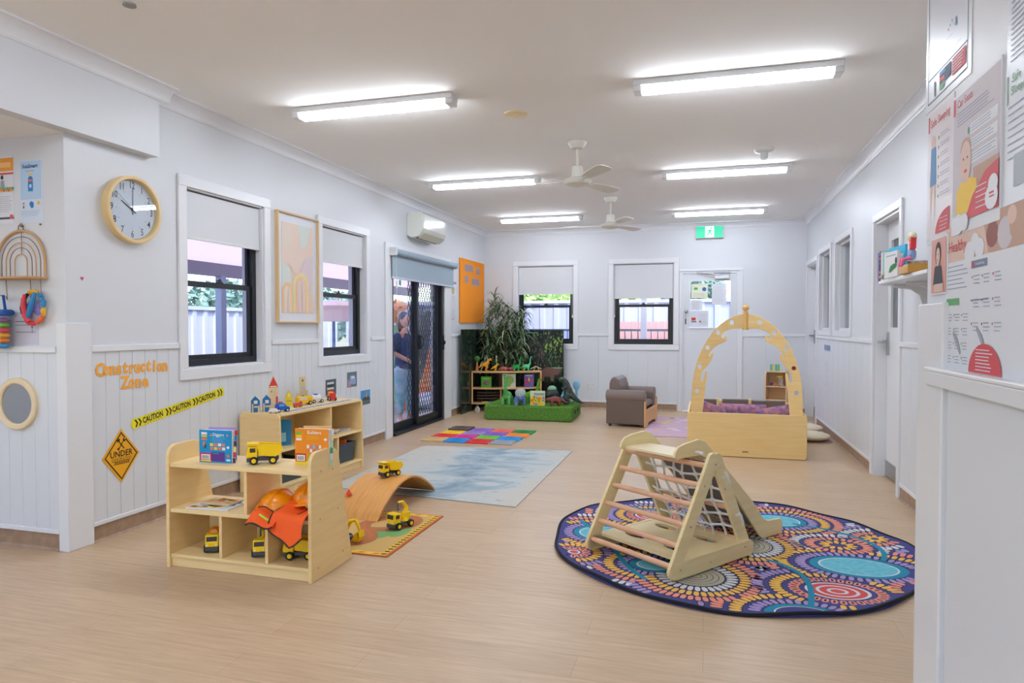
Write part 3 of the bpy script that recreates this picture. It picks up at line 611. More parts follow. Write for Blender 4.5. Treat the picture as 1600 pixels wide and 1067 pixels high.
# ------------------------------------------------------------------ person outside the sliding door
def person():
    SKIN = mat('skin', (214, 160, 136), 0.55); HAIR = mat('dark_brown_hair', (58, 44, 40), 0.6)
    e = thing('person', 'person in navy top and teal leggings standing outside the sliding door, hands together', 'person', (-4.55, 9.76, -0.26), math.radians(70))
    # faces -Y locally, hands held together in front
    J = {'pel': (0, 0, 0.92, 0.135), 'wst': (0, -0.01, 1.08, 0.115), 'che': (0, 0, 1.28, 0.135), 'nck': (0, 0.0, 1.45, 0.05), 'hb': (0, -0.01, 1.54, 0.055)}
    me = bpy.data.meshes.new('body'); vs = []; rs = []; es = []
    def V(x, y, z, r): vs.append((x, y, z)); rs.append(r); return len(vs) - 1
    p = V(0, 0, 0.94, 0.13); w = V(0, 0, 1.08, 0.115); c = V(0, 0, 1.28, 0.13); n = V(0, 0, 1.44, 0.055); h = V(0, -0.01, 1.52, 0.05)
    es += [(p, w), (w, c), (c, n), (n, h)]
    for s in (1, -1):
        a = V(s * 0.17, 0, 1.38, 0.055); b_ = V(s * 0.23, 0.02, 1.12, 0.042); d = V(s * 0.07, -0.20, 0.98, 0.03); f = V(s * 0.02, -0.24, 0.97, 0.026)
        es += [(c, a), (a, b_), (b_, d), (d, f)]
        t = V(s * 0.09, 0, 0.86, 0.095); k = V(s * 0.10, -0.01, 0.48, 0.058); an = V(s * 0.10, 0.01, 0.09, 0.036); ft = V(s * 0.11, -0.10, 0.035, 0.035)
        es += [(p, t), (t, k), (k, an), (an, ft)]
    me.from_pydata(vs, es, [])
    o = bpy.data.objects.new('body', me); C.objects.link(o); o.parent = e
    sk = o.modifiers.new('k', 'SKIN'); sk.use_smooth_shade = True
    if not me.skin_vertices: me.attributes.new  # layer is made by the modifier below
    lay = me.skin_vertices[0].data if len(me.skin_vertices) else None
    if lay:
        for i, r in enumerate(rs): lay[i].radius = (r, r * (0.75 if r > 0.1 else 1)); lay[i].use_root = (i == 0)
    o.modifiers.new('u', 'SUBSURF').levels = 1; o.modifiers['u'].render_levels = 2
    me.materials.append(SKIN)
    hd = MB(); hd.ell((0, -0.015, 1.63), (0.075, 0.092, 0.112), seg=20); hd.ell((0, -0.108, 1.615), (0.012, 0.018, 0.02)); hd.ell((0.076, 0, 1.62), (0.012, 0.02, 0.03)); hd.ell((-0.076, 0, 1.62), (0.012, 0.02, 0.03)); hd.ell((0, -0.096, 1.575), (0.024, 0.01, 0.007))
    obj('head', hd, SKIN, e, smooth=True, remesh=0.006)
    ey = MB(); ey.ell((0.03, -0.098, 1.64), (0.013, 0.008, 0.007)); ey.ell((-0.03, -0.098, 1.64), (0.013, 0.008, 0.007)); obj('eyes', ey, col(40, 30, 28), e)
    hr = MB(); hr.ell((0, 0.012, 1.665), (0.088, 0.098, 0.10), seg=18); hr.ell((0, 0.07, 1.56), (0.075, 0.05, 0.15)); obj('hair', hr, HAIR, e, smooth=True, remesh=0.01)
    tp = MB(); tp.tube([(0, 0, 0.86), (0, 0, 1.08), (0, 0, 1.28), (0, 0, 1.42)], [0.165, 0.145, 0.165, 0.08], 20)
    for s in (1, -1): tp.tube([(s * 0.12, 0, 1.38), (s * 0.19, 0.005, 1.35), (s * 0.235, 0.02, 1.14)], [0.07, 0.07, 0.056], 12)
    obj('top', tp, mat('navy_cotton', (62, 76, 112), 0.8), e, smooth=True, remesh=0.014)
    lg = MB(); lg.ell((0, 0, 0.88), (0.17, 0.135, 0.11))
    for s in (1, -1): lg.tube([(s * 0.085, 0, 0.86), (s * 0.10, -0.012, 0.48), (s * 0.10, 0.005, 0.16)], [0.112, 0.075, 0.052], 14)
    obj('leggings', lg, mat('teal_patterned_cotton', (120, 176, 190), 0.8, noise=(9, (190, 208, 214))), e, smooth=True, remesh=0.012)
    for s in (1, -1):
        sh = MB(); sh.ell((s * 0.11, -0.06, 0.035), (0.045, 0.12, 0.036)); sh.ell((s * 0.10, 0.02, 0.055), (0.04, 0.05, 0.05)); obj('shoe', sh, mat('pale_pink_shoe', (236, 206, 210), 0.6), e, smooth=True, remesh=0.01)
        hnd = MB(); bx = s * 0.02
        hnd.ell((bx, -0.255, 0.965), (0.018, 0.042, 0.034))
        for q, (dz, L) in enumerate(((0.026, 0.055), (0.009, 0.062), (-0.008, 0.058), (-0.024, 0.048))):
            hnd.tube([(bx, -0.285, 0.965 + dz), (bx - s * 0.012, -0.285 - L * 0.6, 0.962 + dz), (bx - s * 0.03, -0.285 - L * 0.8, 0.955 + dz)], [0.0085, 0.008, 0.007], 8)
        hnd.tube([(bx + s * 0.006, -0.25, 0.99), (bx - s * 0.004, -0.275, 1.02), (bx - s * 0.01, -0.30, 1.03)], [0.011, 0.0095, 0.008], 8)
        obj('hand', hnd, SKIN, e, smooth=True)
person()

# ================================================================== CEILING FIXTURES
DIFF = mat('lit_diffuser', (255, 255, 255), 0.5, emit=((235, 243, 255), LAMP))
ENDC = mat('batten_end_grey', (232, 233, 235), 0.5)
def batten(loc, label):
    e = thing('batten_light', label, 'ceiling light', loc, 0, 'white batten ceiling lights')
    obj('housing', MB().box(-0.60, 0.60, -0.060, 0.060, -0.036, 0), ENDC, e, bev=0.004)
    m = MB(); m.prism([(-0.052, -0.036), (-0.046, -0.060), (-0.034, -0.072), (0.034, -0.072), (0.046, -0.060), (0.052, -0.036)], 'yz', -0.545, 0.545); obj('diffuser', m, DIFF, e)
    for s in (-1, 1):
        m = MB(); m.box(s * 0.547, s * 0.60, -0.052, 0.052, -0.07, -0.024); obj('end_cap', m, ENDC, e, bev=0.006)
batten((-2.20, 4.22, H), 'lit batten light at the front left of the ceiling, nearest the bulkhead')
batten((0.16, 4.33, H), 'lit batten light at the front right of the ceiling, the largest in view')
batten((-2.23, 6.74, H), 'lit batten light left of the nearer ceiling fan')
batten((0.18, 6.88, H), 'lit batten light beside the smoke detector, right of the nearer fan')
batten((-2.22, 9.18, H), 'lit batten light farthest away on the left, above the air conditioner end')
batten((0.16, 9.27, H), 'lit batten light farthest away on the right, just before the exit sign')
for p_, l_ in (((-2.20, 1.60, H), 'added batten light out of view above the viewer, left one'), ((-2.20, -1.0, H), 'added unseen batten light behind the viewer, left one'), ((-0.55, -1.0, H), 'added unseen batten light behind the viewer, right one'), ((-5.2, 1.2, 2.345), 'added unseen batten light on the lowered ceiling inside the alcove')): batten(p_, l_)  # unseen battens added to brighten the near part of the room and alcove

CREAM = mat('cream_fan_enamel', (226, 224, 214), 0.4)
def fan(loc, a0, label):
    e = thing('ceiling_fan', label, 'ceiling fan', loc, 0, 'cream ceiling fans')
    obj('canopy', MB().lathe([(0.078, 0), (0.078, -0.012), (0.05, -0.055), (0.018, -0.06)], seg=28), CREAM, e, smooth=True)
    obj('rod', MB().cyl((0, 0, -0.05), (0, 0, -0.22), 0.0135, seg=14), CREAM, e, smooth=True)
    obj('motor_cover', MB().lathe([(0.03, -0.195), (0.045, -0.205), (0.05, -0.29), (0.075, -0.30)], seg=24), CREAM, e, smooth=True)
    obj('motor_housing', MB().lathe([(0.06, -0.298), (0.105, -0.308), (0.12, -0.325), (0.105, -0.35), (0.05, -0.368), (0.012, -0.375)], seg=32), CREAM, e, smooth=True)
    for k in range(3):
        a = a0 + k * 2 * PI / 3; M = Matrix.Rotation(a, 4, 'Z') @ Matrix.Rotation(math.radians(9), 4, 'X')
        m = MB(); m.box(0.10, 0.22, -0.014, 0.014, -0.329, -0.323, M=Matrix.Rotation(a, 4, 'Z'))
        Mb = Matrix.Rotation(a, 4, 'Z') @ Matrix.Translation((0, 0, -0.325)) @ Matrix.Rotation(math.radians(-11), 4, 'X')
        m.prism([(0.17, -0.035), (0.3, -0.058), (0.52, -0.064), (0.56, -0.045), (0.57, 0), (0.56, 0.045), (0.52, 0.064), (0.3, 0.05), (0.17, 0.03)], 'xy', -0.003, 0.003, M=Mb)
        obj('blade', m, CREAM, e)
fan((-1.03, 5.58, H), math.radians(183), 'cream three-blade ceiling fan nearer the viewer')
fan((-1.09, 8.09, H), math.radians(60), 'cream three-blade ceiling fan farther down the room')
solo('ceiling_vent', 'small round beige vent cover on the ceiling before the nearer fan', 'vent', MB().lathe([(0.085, 0), (0.085, -0.006), (0.06, -0.012), (0.03, -0.012)], seg=28), mat('beige_plastic', (232, 214, 170), 0.5), (-1.32, 4.72, H), smooth=True)
e = thing('smoke_detector', 'white round smoke detector on the ceiling near the right batten lights', 'detector', (0.48, 6.22, H))
obj('base', MB().lathe([(0.085, 0), (0.085, -0.012), (0.07, -0.03), (0.04, -0.038)], seg=28), WHITEP, e, smooth=True)
obj('sensor', MB().lathe([(0.032, -0.036), (0.034, -0.06), (0.03, -0.085), (0.012, -0.095)], seg=20), WHITEP, e, smooth=True)
solo('ceiling_stud', 'small grey disc on the ceiling at the upper left', 'disc', MB().lathe([(0.03, 0), (0.03, -0.008), (0.018, -0.012)], seg=20), col(150, 148, 146), (-2.64, 2.62, H))

# exit sign
e = thing('exit_sign', 'green exit sign with white running figure under the ceiling at the far end', 'exit sign', (0.055, YB - 0.10, 2.565))
EG = mat('exit_green', (0, 172, 130), 0.4, emit=((0, 190, 140), 0.55)); EW = mat('exit_white', (240, 250, 245), 0.4, emit=((255, 255, 255), 0.8))
m = MB(); m.box(-0.185, 0.185, 0.0, 0.035, 0, 0.165, mi=0)
m.srect(-0.06, 0.06, 0.005, 0.16, 0.0012, 1)
m.sell(0.022, 0.136, 0.015, 0.015, 0.0022, 0)
m.spoly([(-0.018, 0.070), (-0.004, 0.120), (0.026, 0.116), (0.014, 0.068)], 0.0022, 0)
m.spoly([(0.0, 0.119), (-0.036, 0.108), (-0.044, 0.080), (-0.030, 0.078), (-0.024, 0.096), (0.0, 0.098)], 0.0022, 0)
m.spoly([(0.02, 0.114), (0.034, 0.098), (0.052, 0.104), (0.052, 0.090), (0.032, 0.082), (0.012, 0.096)], 0.0022, 0)
m.spoly([(0.014, 0.076), (0.040, 0.058), (0.034, 0.022), (0.020, 0.022), (0.024, 0.050), (-0.004, 0.064)], 0.0022, 0)
m.spoly([(-0.004, 0.080), (-0.008, 0.046), (-0.038, 0.018), (-0.050, 0.028), (-0.026, 0.052), (-0.020, 0.080)], 0.0022, 0)
obj('sign_face', m, [EG, EW], e)
obj('sign_housing', MB().box(-0.19, 0.19, 0.004, 0.10, -0.004, 0.172), WHITEP, e, bev=0.003)

# air conditioner
e = thing('air_conditioner', 'white split-system air conditioner high on the left wall above the sliding door', 'air conditioner', (XL, 7.82, 2.33), LW)
m = MB(); m.prism([(0, 0.03), (0, 0.30), (-0.19, 0.30), (-0.215, 0.27), (-0.215, 0.10), (-0.16, 0.02), (-0.06, 0.0)], 'yz', -0.37, 0.37); obj('casing', m, mat('warm_white_plastic', (226, 228, 220), 0.25), e, bev=0.01)
m = MB(); m.prism([(-0.221, 0.275), (-0.221, 0.105), (-0.214, 0.10), (-0.214, 0.275)], 'yz', -0.36, 0.36); obj('front_panel', m, mat('glossy_white_plastic', (232, 234, 232), 0.12), e, bev=0.004)
M_ = Matrix.Translation((0, -0.165, 0.035)) @ Matrix.Rotation(math.radians(-38), 4, 'X'); m = MB(); m.box(-0.33, 0.33, -0.05, 0.05, -0.012, -0.006, M=M_); obj('louvre', m, mat('cream_louvre', (214, 214, 196), 0.35), e)
M_ = Matrix.Translation((0, -0.115, 0.012)) @ Matrix.Rotation(math.radians(-20), 4, 'X'); m = MB(); m.box(-0.31, 0.31, -0.018, 0.018, -0.01, -0.001, M=M_); obj('air_slot', m, col(40, 44, 44), e)

# ================================================================== LEFT WALL THINGS
# clock
e = thing('wall_clock', 'round light-wood wall clock with white face reading ten o’clock', 'clock', (XL, 3.392, 1.99), LW)
R1 = Matrix.Rotation(PI / 2, 4, 'X')
ring = MB(); ring.lathe([(0.178, 0.0), (0.205, 0.0), (0.207, 0.05), (0.198, 0.055), (0.187, 0.053), (0.183, 0.028), (0.178, 0.02)], seg=64, M=R1, ring=True)
obj('rim', ring, mat('pale_birch_rim', (232, 204, 150), 0.4), e, smooth=True)
m = MB(); m.cyl((0, -0.001, 0), (0, -0.022, 0), 0.177, seg=48); m.mi = 1
for k in range(12):
    a = PI / 2 - (k + 1) * PI / 6
    m.text(str(k + 1), 0.150 * math.cos(a), 0.150 * math.sin(a), 0.060, 0.0232, 1, sx=0.75, bold=0.0004)
    c, s = math.cos(a), math.sin(a); p, q = (0.112, 0.122)
    m.spoly([(p * c - 0.001 * s, p * s + 0.001 * c), (q * c - 0.001 * s, q * s + 0.001 * c), (q * c + 0.001 * s, q * s - 0.001 * c), (p * c + 0.001 * s, p * s - 0.001 * c)][::-1], 0.0232, 1)
obj('dial', m, [mat('clock_face_white', (236, 240, 246), 0.5), INK], e)
def hand(L, wd, ang, lift):
    m = MB(); c, s = math.cos(ang), math.sin(ang); P = [(-0.03, -wd), (L, -wd * 0.6), (L, wd * 0.6), (-0.03, wd)]
    m.prism([(x * c - z * s, x * s + z * c) for x, z in P], 'xz', -lift, -lift - 0.0015); return m
obj('hour_hand', hand(0.095, 0.0035, math.radians(150), 0.024), col(30, 34, 48), e); obj('minute_hand', hand(0.135, 0.0025, math.radians(89), 0.027), col(30, 34, 48), e)
obj('second_hand', hand(0.15, 0.0008, math.radians(142), 0.030), col(90, 94, 110), e)
obj('hub', MB().cyl((0, -0.02, 0), (0, -0.033, 0), 0.006), col(30, 34, 48), e)
obj('crystal', MB().cyl((0, -0.040, 0), (0, -0.042, 0), 0.183, seg=48), WGLASS, e)

solo('wall_dot', 'tiny pink heart sticker on the white wall below the clock', 'sticker', MB().prism([(0, -0.012), (0.012, 0.004), (0.006, 0.01), (0, 0.005), (-0.006, 0.01), (-0.012, 0.004)], 'xz', -0.002, 0), col(190, 90, 120), (XL, 3.054, 1.544), LW)

# Construction Zone letters
OR = mat('orange_card_letters', (248, 176, 72), 0.6); z_ = lambda s, x, z, size, rot=0: None
def letters(word, x0, z0, adv, size, name_where):
    for i, ch in enumerate(word):
        m = MB(); m.text(ch, 0, 0, size * 1.2, 0.0005, 0, rot=random.uniform(-0.05, 0.05), bold=0.0045, depth=0.001, sx=0.86)
        solo('wall_letter', 'orange paper letter %s%s' % (ch, name_where(i, ch)), 'letter', m, [OR], (XL + 0.010, x0 + i * adv, z0 + random.uniform(-0.004, 0.004)), LW, 'orange construction zone letters')
letters('Construction', 3.155, 1.012, 0.0455, 0.088, lambda i, ch: ', %s letter of Construction on the left wall' % ['first', 'second', 'third', 'fourth', 'fifth', 'sixth', 'seventh', 'eighth', 'ninth', 'tenth', 'eleventh', 'last'][i])
letters('Zone', 3.335, 0.918, 0.052, 0.088, lambda i, ch: ', %s letter of Zone on the left wall' % ['first', 'second', 'third', 'last'][i])

# caution tape
e = thing('caution_tape', 'yellow and black CAUTION tape strip slanting up the left wall', 'tape', (XL + 0.0105, 3.80, 0.723), LW)
L_, ang = 0.84, math.atan2(0.127, 0.80)
m = MB(); m.mi = 0; c, s = math.cos(ang), math.sin(ang)
hw, hh = L_ / 2, 0.032
m.prism([(x * c - z * s, x * s + z * c) for x, z in ((-hw, -hh), (hw, -hh), (hw + 0.008, 0), (hw, hh), (-hw, hh), (-hw - 0.01, 0))], 'xz', -0.001, 0, mi=0)
def rp(x, z): return (x * c - z * s, x * s + z * c)
def chev(x):
    for d in (0, 0.028):
        X = x + d; m.spoly([rp(X - 0.012, 0.024), rp(X, 0.024), rp(X + 0.014, 0), rp(X, -0.024), rp(X - 0.012, -0.024), rp(X + 0.002, 0)][::-1], 0.002, 1)
for x in (-0.39, -0.135, 0.115, 0.365): chev(x)
for x in (-0.255, -0.003, 0.245):
    px, pz = rp(x, 0); m.text('CAUTION', px, pz, 0.052, 0.002, 1, rot=ang, bold=0.0016, sx=0.72)
    for q in range(7):
        a, b_ = rp(x - 0.07 + q * 0.023, -0.026), rp(x - 0.06 + q * 0.023, 0.03); m.sell(a[0], a[1], 0.003, 0.003, 0.002, 1, 6); m.sell(b_[0], b_[1], 0.003, 0.002, 0.002, 1, 6)
obj('tape', m, [mat('caution_yellow', (244, 232, 40), 0.4), col(34, 30, 24)], e)
# under construction diamond
e = thing('warning_sign', 'orange diamond UNDER CONSTRUCTION sign on the left wall below the letters', 'sign', (XL + 0.0105, 3.298, 0.479), LW)
def dia(r, rz, k=0.0):
    pts = []
    for i in range(4):
        a = i * PI / 2
        for d in (-0.05, 0, 0.05):
            rr = (1 - abs(d) * 1.1)
            pts.append((r * math.cos(a + d) * rr, rz * math.sin(a + d) * rr))
    return pts
m = MB(); m.prism(dia(0.138, 0.166), 'xz', -0.002, 0, mi=0)
o1, o2 = dia(0.122, 0.148), dia(0.112, 0.136)
for i in range(len(o1)):
    j = (i + 1) % len(o1); m.spoly([o1[i], o1[j], o2[j], o2[i]], 0.003, 1)
m.text('UNDER', 0.0, 0.012, 0.052, 0.003, 1, bold=0.0008, sx=0.95); m.text('CONSTRUCTION', 0.0, -0.018, 0.019, 0.003, 1, sx=1.0)
m.srect(-0.07, 0.07, -0.031, -0.028, 0.003, 1); m.srect(-0.06, 0.06, -0.0505, -0.0485, 0.003, 1)
for k in range(8): x = -0.052 + k * 0.014; m.spoly([(x, -0.048), (x + 0.007, -0.048), (x + 0.013, -0.033), (x + 0.006, -0.033)], 0.003, 1)
m.srect(-0.032, 0.032, 0.066, 0.072, 0.003, 1, rot=0.9); m.srect(-0.034, 0.034, 0.066, 0.072, 0.0032, 1, rot=-0.9)
m.srect(-0.032, -0.010, 0.090, 0.104, 0.0034, 1, rot=0.6); m.sell(0.022, 0.096, 0.011, 0.011, 0.0034, 1, 12); m.sell(0.026, 0.102, 0.006, 0.006, 0.0038, 0, 8); m.sell(-0.022, 0.044, 0.008, 0.008, 0.0034, 1, 12)
obj('sign_face', m, [mat('sign_amber', (246, 178, 26), 0.35), col(44, 32, 20)], e)

# framed print
e = thing('framed_print', 'tall peach and pastel abstract rainbow print in a light wood frame on the left wall', 'framed print', (XL, 5.175, 1.77), LW)
m = MB(); w, h, t = 0.31, 0.47, 0.014
for q in ((-w, -w + t, -h, h), (w - t, w, -h, h), (-w + t, w - t, h - t, h), (-w + t, w - t, -h, -h + t)): m.box(q[0], q[1], -0.035, 0, q[2], q[3])
obj('frame', m, OAK, e, bev=0.002)
obj('mat_board', MB().box(-w + t, w - t, -0.012, 0, -h + t, h - t), PAPER, e)
PE = [mat('art_peach', (234, 212, 196), 0.5), mat('art_salmon', (238, 204, 184), 0.5), mat('art_cream', (230, 216, 200), 0.5), mat('art_mint', (214, 222, 214), 0.5), mat('art_lilac', (226, 208, 212), 0.5), mat('art_yellow', (232, 218, 160), 0.5), mat('art_orange', (242, 198, 158), 0.5)]
m = MB(); aw, ah = 0.235, 0.385
m.box(-aw, aw, -0.0135, -0.012, -ah, ah, mi=0)
m.sell(-0.16, 0.28, 0.06, 0.09, 0.0140, 2); m.spoly([(-aw, 0.06), (-0.12, 0.0), (-0.10, -0.12), (-aw, -0.18)], 0.0142, 3)
m.spoly([(0.02, 0.0), (0.10, 0.10), (aw, 0.14), (aw, -0.20), (0.12, -0.16), (0.04, -0.10)], 0.0143, 4)
m.spoly([(0.0, ah), (0.20, ah), (0.14, 0.22), (0.05, 0.18)], 0.0143, 3)
def arc(cx, cz, r0, r1, zb, mi, lift):
    n = 14
    for i in range(n):
        a, b_ = PI * i / n, PI * (i + 1) / n
        m.spoly([(cx + r0 * math.cos(a), cz + r0 * math.sin(a)), (cx + r1 * math.cos(a), cz + r1 * math.sin(a)), (cx + r1 * math.cos(b_), cz + r1 * math.sin(b_)), (cx + r0 * math.cos(b_), cz + r0 * math.sin(b_))][::-1], lift, mi)
    for s in (-1, 1): m.srect(min(cx + s * r0, cx + s * r1), max(cx + s * r0, cx + s * r1), zb, cz, lift, mi)
arc(0.045, -0.15, 0.085, 0.12, -ah, 5, 0.0150); arc(0.045, -0.15, 0.055, 0.085, -ah, 6, 0.0151); arc(0.045, -0.15, 0.03, 0.055, -ah, 4, 0.0152); arc(0.045, -0.15, 0.012, 0.03, -ah, 1, 0.0153)
arc(-0.16, -0.20, 0.04, 0.075, -ah, 6, 0.0149); arc(-0.16, -0.20, 0.01, 0.04, -ah, 2, 0.0149)
arc(0.20, -0.24, 0.0, 0.035, -ah, 1, 0.0154)
prev = None
for i in range(25):
    t_ = i / 24; p = (-0.14 + 0.36 * t_, 0.05 + 0.34 * t_ ** 2 - 0.16 * math.sin(t_ * 3.3))
    if prev: m.spoly([(prev[0], prev[1] - 0.005), (p[0], p[1] - 0.005), (p[0], p[1] + 0.005), (prev[0], prev[1] + 0.005)], 0.0157, 1)
    prev = p
obj('print', m, PE, e)

# three vehicle photo cards
def card(y, z, w, h, label, paint, mats):
    m = MB(); m.box(-w / 2, w / 2, -0.0018, -0.0002, -h / 2, h / 2, mi=0); paint(m)
    solo('picture_card', label, 'picture card', m, mats, (XL + 0.010, y, z), LW, 'vehicle picture cards on the left wall', bev=0)
card(5.711, 0.688, 0.185, 0.150, 'picture card of a red and white bus above the toy shelf, lowest left of three', lambda m: (m.srect(-0.07, 0.05, -0.02, 0.05, 0.002, 1), m.srect(-0.07, 0.05, 0.0, 0.03, 0.003, 3), m.srect(-0.07, 0.05, -0.055, -0.02, 0.002, 2), m.srect(-0.09, 0.09, -0.073, -0.062, 0.002, 4)), [col(84, 92, 96), col(210, 216, 220), col(170, 70, 70), col(50, 60, 60), col(140, 130, 160)])
card(6.112, 0.733, 0.19, 0.150, 'picture card of a blue van, the highest of three on the left wall', lambda m: (m.spoly([(-0.06, -0.05), (0.07, -0.05), (0.07, 0.0), (0.04, 0.04), (-0.04, 0.04)], 0.002, 1), m.spoly([(-0.09, -0.07), (-0.02, -0.07), (-0.09, 0.02)], 0.0025, 2), m.srect(-0.02, 0.05, 0.01, 0.03, 0.003, 3)), [col(104, 118, 124), col(150, 166, 210), col(190, 140, 150), col(210, 222, 236)])
card(6.391, 0.524, 0.20, 0.150, 'picture card of a boat against blue sky, beside the toy shelf end', lambda m: (m.srect(-0.1, 0.1, -0.075, -0.01, 0.002, 1), m.spoly([(-0.08, -0.03), (0.09, -0.03), (0.05, 0.02), (-0.04, 0.0)], 0.003, 2), m.spoly([(0.0, 0.0), (0.04, 0.0), (0.03, 0.05), (0.01, 0.06)], 0.003, 3)), [col(70, 150, 214), col(96, 108, 112), col(60, 70, 80), col(206, 150, 90)])

# orange board with lettering cards
e = thing('pin_board', 'tall orange pin board on the left wall in the far corner', 'pin board', (XL + 0.004, 9.78, 0), LW)
obj('board', MB().box(-0.55, 0.55, -0.02, 0, 1.32, 2.27), mat('orange_felt', (250, 150, 24), 0.8), e, bev=0.003)
LC = mat('lilac_letter_card', (176, 158, 166), 0.6)
def word(w, x, z):
    for i, ch in enumerate(w):
        m = MB(); m.srect(x + i * 0.052, x + i * 0.052 + 0.048, z - 0.055, z + 0.055, 0.0215, 0); m.srect(x + i * 0.052 + 0.012, x + i * 0.052 + 0.018, z - 0.035, z + 0.035, 0.022, 1); m.srect(x + i * 0.052 + 0.018, x + i * 0.052 + 0.036, z + (0.02 if i % 2 else -0.03), z + (0.03 if i % 2 else -0.02), 0.022, 1); obj('letter_card', m, [LC, col(90, 80, 92)], e)
word('1234567', -0.36, 2.14); word('123', 0.16, 2.12); word('123', -0.36, 1.97); word('1234567', -0.06, 1.95)
sheet('wall_notice', 'small notice with a purple header on the left wall before the orange board', 'notice', -0.12, 0.10, 1.635, 1.90, (XL, 9.02, 0), LW, lambda m: (m.srect(-0.12, 0.10, 1.87, 1.90, 0.002, 1), m.sell(-0.03, 1.78, 0.05, 0.06, 0.002, 2), m.lines(-0.1, 0.08, 1.70, 4, 0.015, 0.003, 0.002, 3)), [col(150, 130, 190), col(190, 176, 120), col(120, 170, 180)])
sheet('wall_notice', 'plain small notice with a red footer line below the purple-header notice', 'notice', -0.12, 0.10, 1.36, 1.53, (XL, 9.02, 0), LW, lambda m: (m.lines(-0.1, 0.08, 1.51, 7, 0.018, 0.003, 0.002, 1), m.srect(-0.1, 0.02, 1.37, 1.378, 0.002, 2)), [LINE, R_])

# ================================================================== ALCOVE WALL THINGS (poster wall facing the camera)
AY = PY
def p1(m):
    m.srect(-0.16, 0.0, 0.225, 0.30, 0.002, 1); m.srect(-0.16, -0.02, 0.245, 0.275, 0.0025, 2); m.srect(-0.16, 0.0, 0.205, 0.216, 0.002, 3)
    m.sell(-0.085, 0.19, 0.011, 0.013, 0.003, 4); m.spoly([(-0.10, 0.12), (-0.066, 0.12), (-0.07, 0.172), (-0.096, 0.172)], 0.003, 5)
    for k in range(12): m.sell(-0.11 + k * 0.0095, 0.115 + 0.009 * (k % 2), 0.009, 0.010, 0.0032 + 0.0001 * (k % 3), (3, 6, 1, 6)[k % 4], 8)
    m.lines(-0.15, -0.01, 0.08, 8, 0.012, 0.002, 0.002, 7); m.srect(-0.16, 0.0, -0.05, -0.038, 0.002, 8); m.srect(-0.03, -0.005, -0.05, -0.025, 0.0025, 3)
o = sheet('food_poster', 'white poster with an orange header and vegetables at the left edge of the alcove wall', 'poster', -0.20, 0.0, -0.075, 0.31, (-3.808, AY, 1.935), 0, lambda m: p1(m), [col(244, 160, 50), col(250, 200, 120), col(220, 90, 90), col(70, 50, 50), col(150, 160, 170), col(100, 170, 90), LINE, col(70, 84, 100)], base=PAPER)
def p2(m):
    m.srect(0.012, 0.165, 0.085, 0.30, 0.002, 1); m.text('SunSmart', 0.085, 0.272, 0.030, 0.003, 2, bold=0.0006); m.srect(0.055, 0.115, 0.244, 0.246, 0.003, 2)
    m.spoly([(0.070, 0.13), (0.105, 0.13), (0.106, 0.20), (0.098, 0.215), (0.078, 0.215), (0.069, 0.20)], 0.003, 3); m.srect(0.080, 0.096, 0.215, 0.232, 0.003, 4); m.srect(0.070, 0.105, 0.185, 0.197, 0.0034, 5); m.sell(0.088, 0.16, 0.010, 0.012, 0.0034, 1, 10)
    m.spoly([(0.075, 0.06), (0.09, 0.075), (0.11, 0.065), (0.108, 0.038), (0.09, 0.035)], 0.003, 3)
    m.sell(0.035, 0.063, 0.008, 0.006, 0.003, 5, 8); m.srect(0.031, 0.039, 0.035, 0.05, 0.003, 2); m.sell(0.145, 0.062, 0.011, 0.012, 0.003, 4, 10); m.lines(0.015, 0.16, 0.02, 4, 0.009, 0.0015, 0.003, 6)
sheet('sun_safety_poster', 'pale blue poster with a blue sunscreen bottle on the alcove wall', 'poster', 0.0, 0.178, -0.05, 0.31, (-3.768, AY, 1.905), 0, p2, [col(186, 216, 244), col(40, 70, 130), col(30, 130, 205), col(244, 190, 80), col(230, 120, 90), col(120, 180, 220)], base=mat('pale_blue_paper', (214, 228, 244), 0.3))
# rattan rainbow shelf
e = thing('rainbow_shelf', 'rattan rainbow-arch wall shelf with wire hooks in the alcove', 'wall shelf', (-3.748, AY, 1.54))
CANE = mat('rattan', (206, 164, 116), 0.6); WIRE = mat('copper_wire', (150, 116, 92), 0.35, 0.7)
def arch_pts(r, ht, z0=0.0, y=-0.012, n=20): return [(r, y, z0)] + [(r * math.cos(PI * i / n), y, ht + r * math.sin(PI * i / n)) for i in range(n + 1)] + [(-r, y, z0)]
obj('outer_arch', MB().tube(arch_pts(0.178, 0.095), 0.0075, 10), CANE, e, smooth=True)
for r, t in ((0.145, 0.0022), (0.112, 0.0032), (0.082, 0.0022), (0.046, 0.0032)): obj('inner_arch', MB().tube(arch_pts(r, 0.095), t, 8), WIRE if t < 0.003 else CANE, e, smooth=True)
obj('hanging_loop', MB().tube([(-0.02, -0.012, 0.262), (-0.018, -0.01, 0.30), (0.0, -0.008, 0.315), (0.018, -0.01, 0.30), (0.02, -0.012, 0.262)], 0.0025, 8).cyl((0, 0, 0.30), (0, -0.012, 0.30), 0.005).tube([(0, -0.008, 0.27), (0, -0.008, 0.14)], 0.002, 6), WIRE, e)
m = MB(); 
for k in range(9): m.tube([(-0.19, -0.014 - k * 0.013, 0), (0.19, -0.014 - k * 0.013, 0)], 0.0066, 8)
obj('shelf_board', m, CANE, e, smooth=True)
for x in (-0.165, -0.105, 0.075, 0.15):
    obj('hook', MB().tube([(x, -0.02, 0), (x + 0.01, -0.022, -0.10), (x + 0.02, -0.03, -0.118), (x + 0.03, -0.045, -0.10)], 0.0022, 6), WIRE, e)
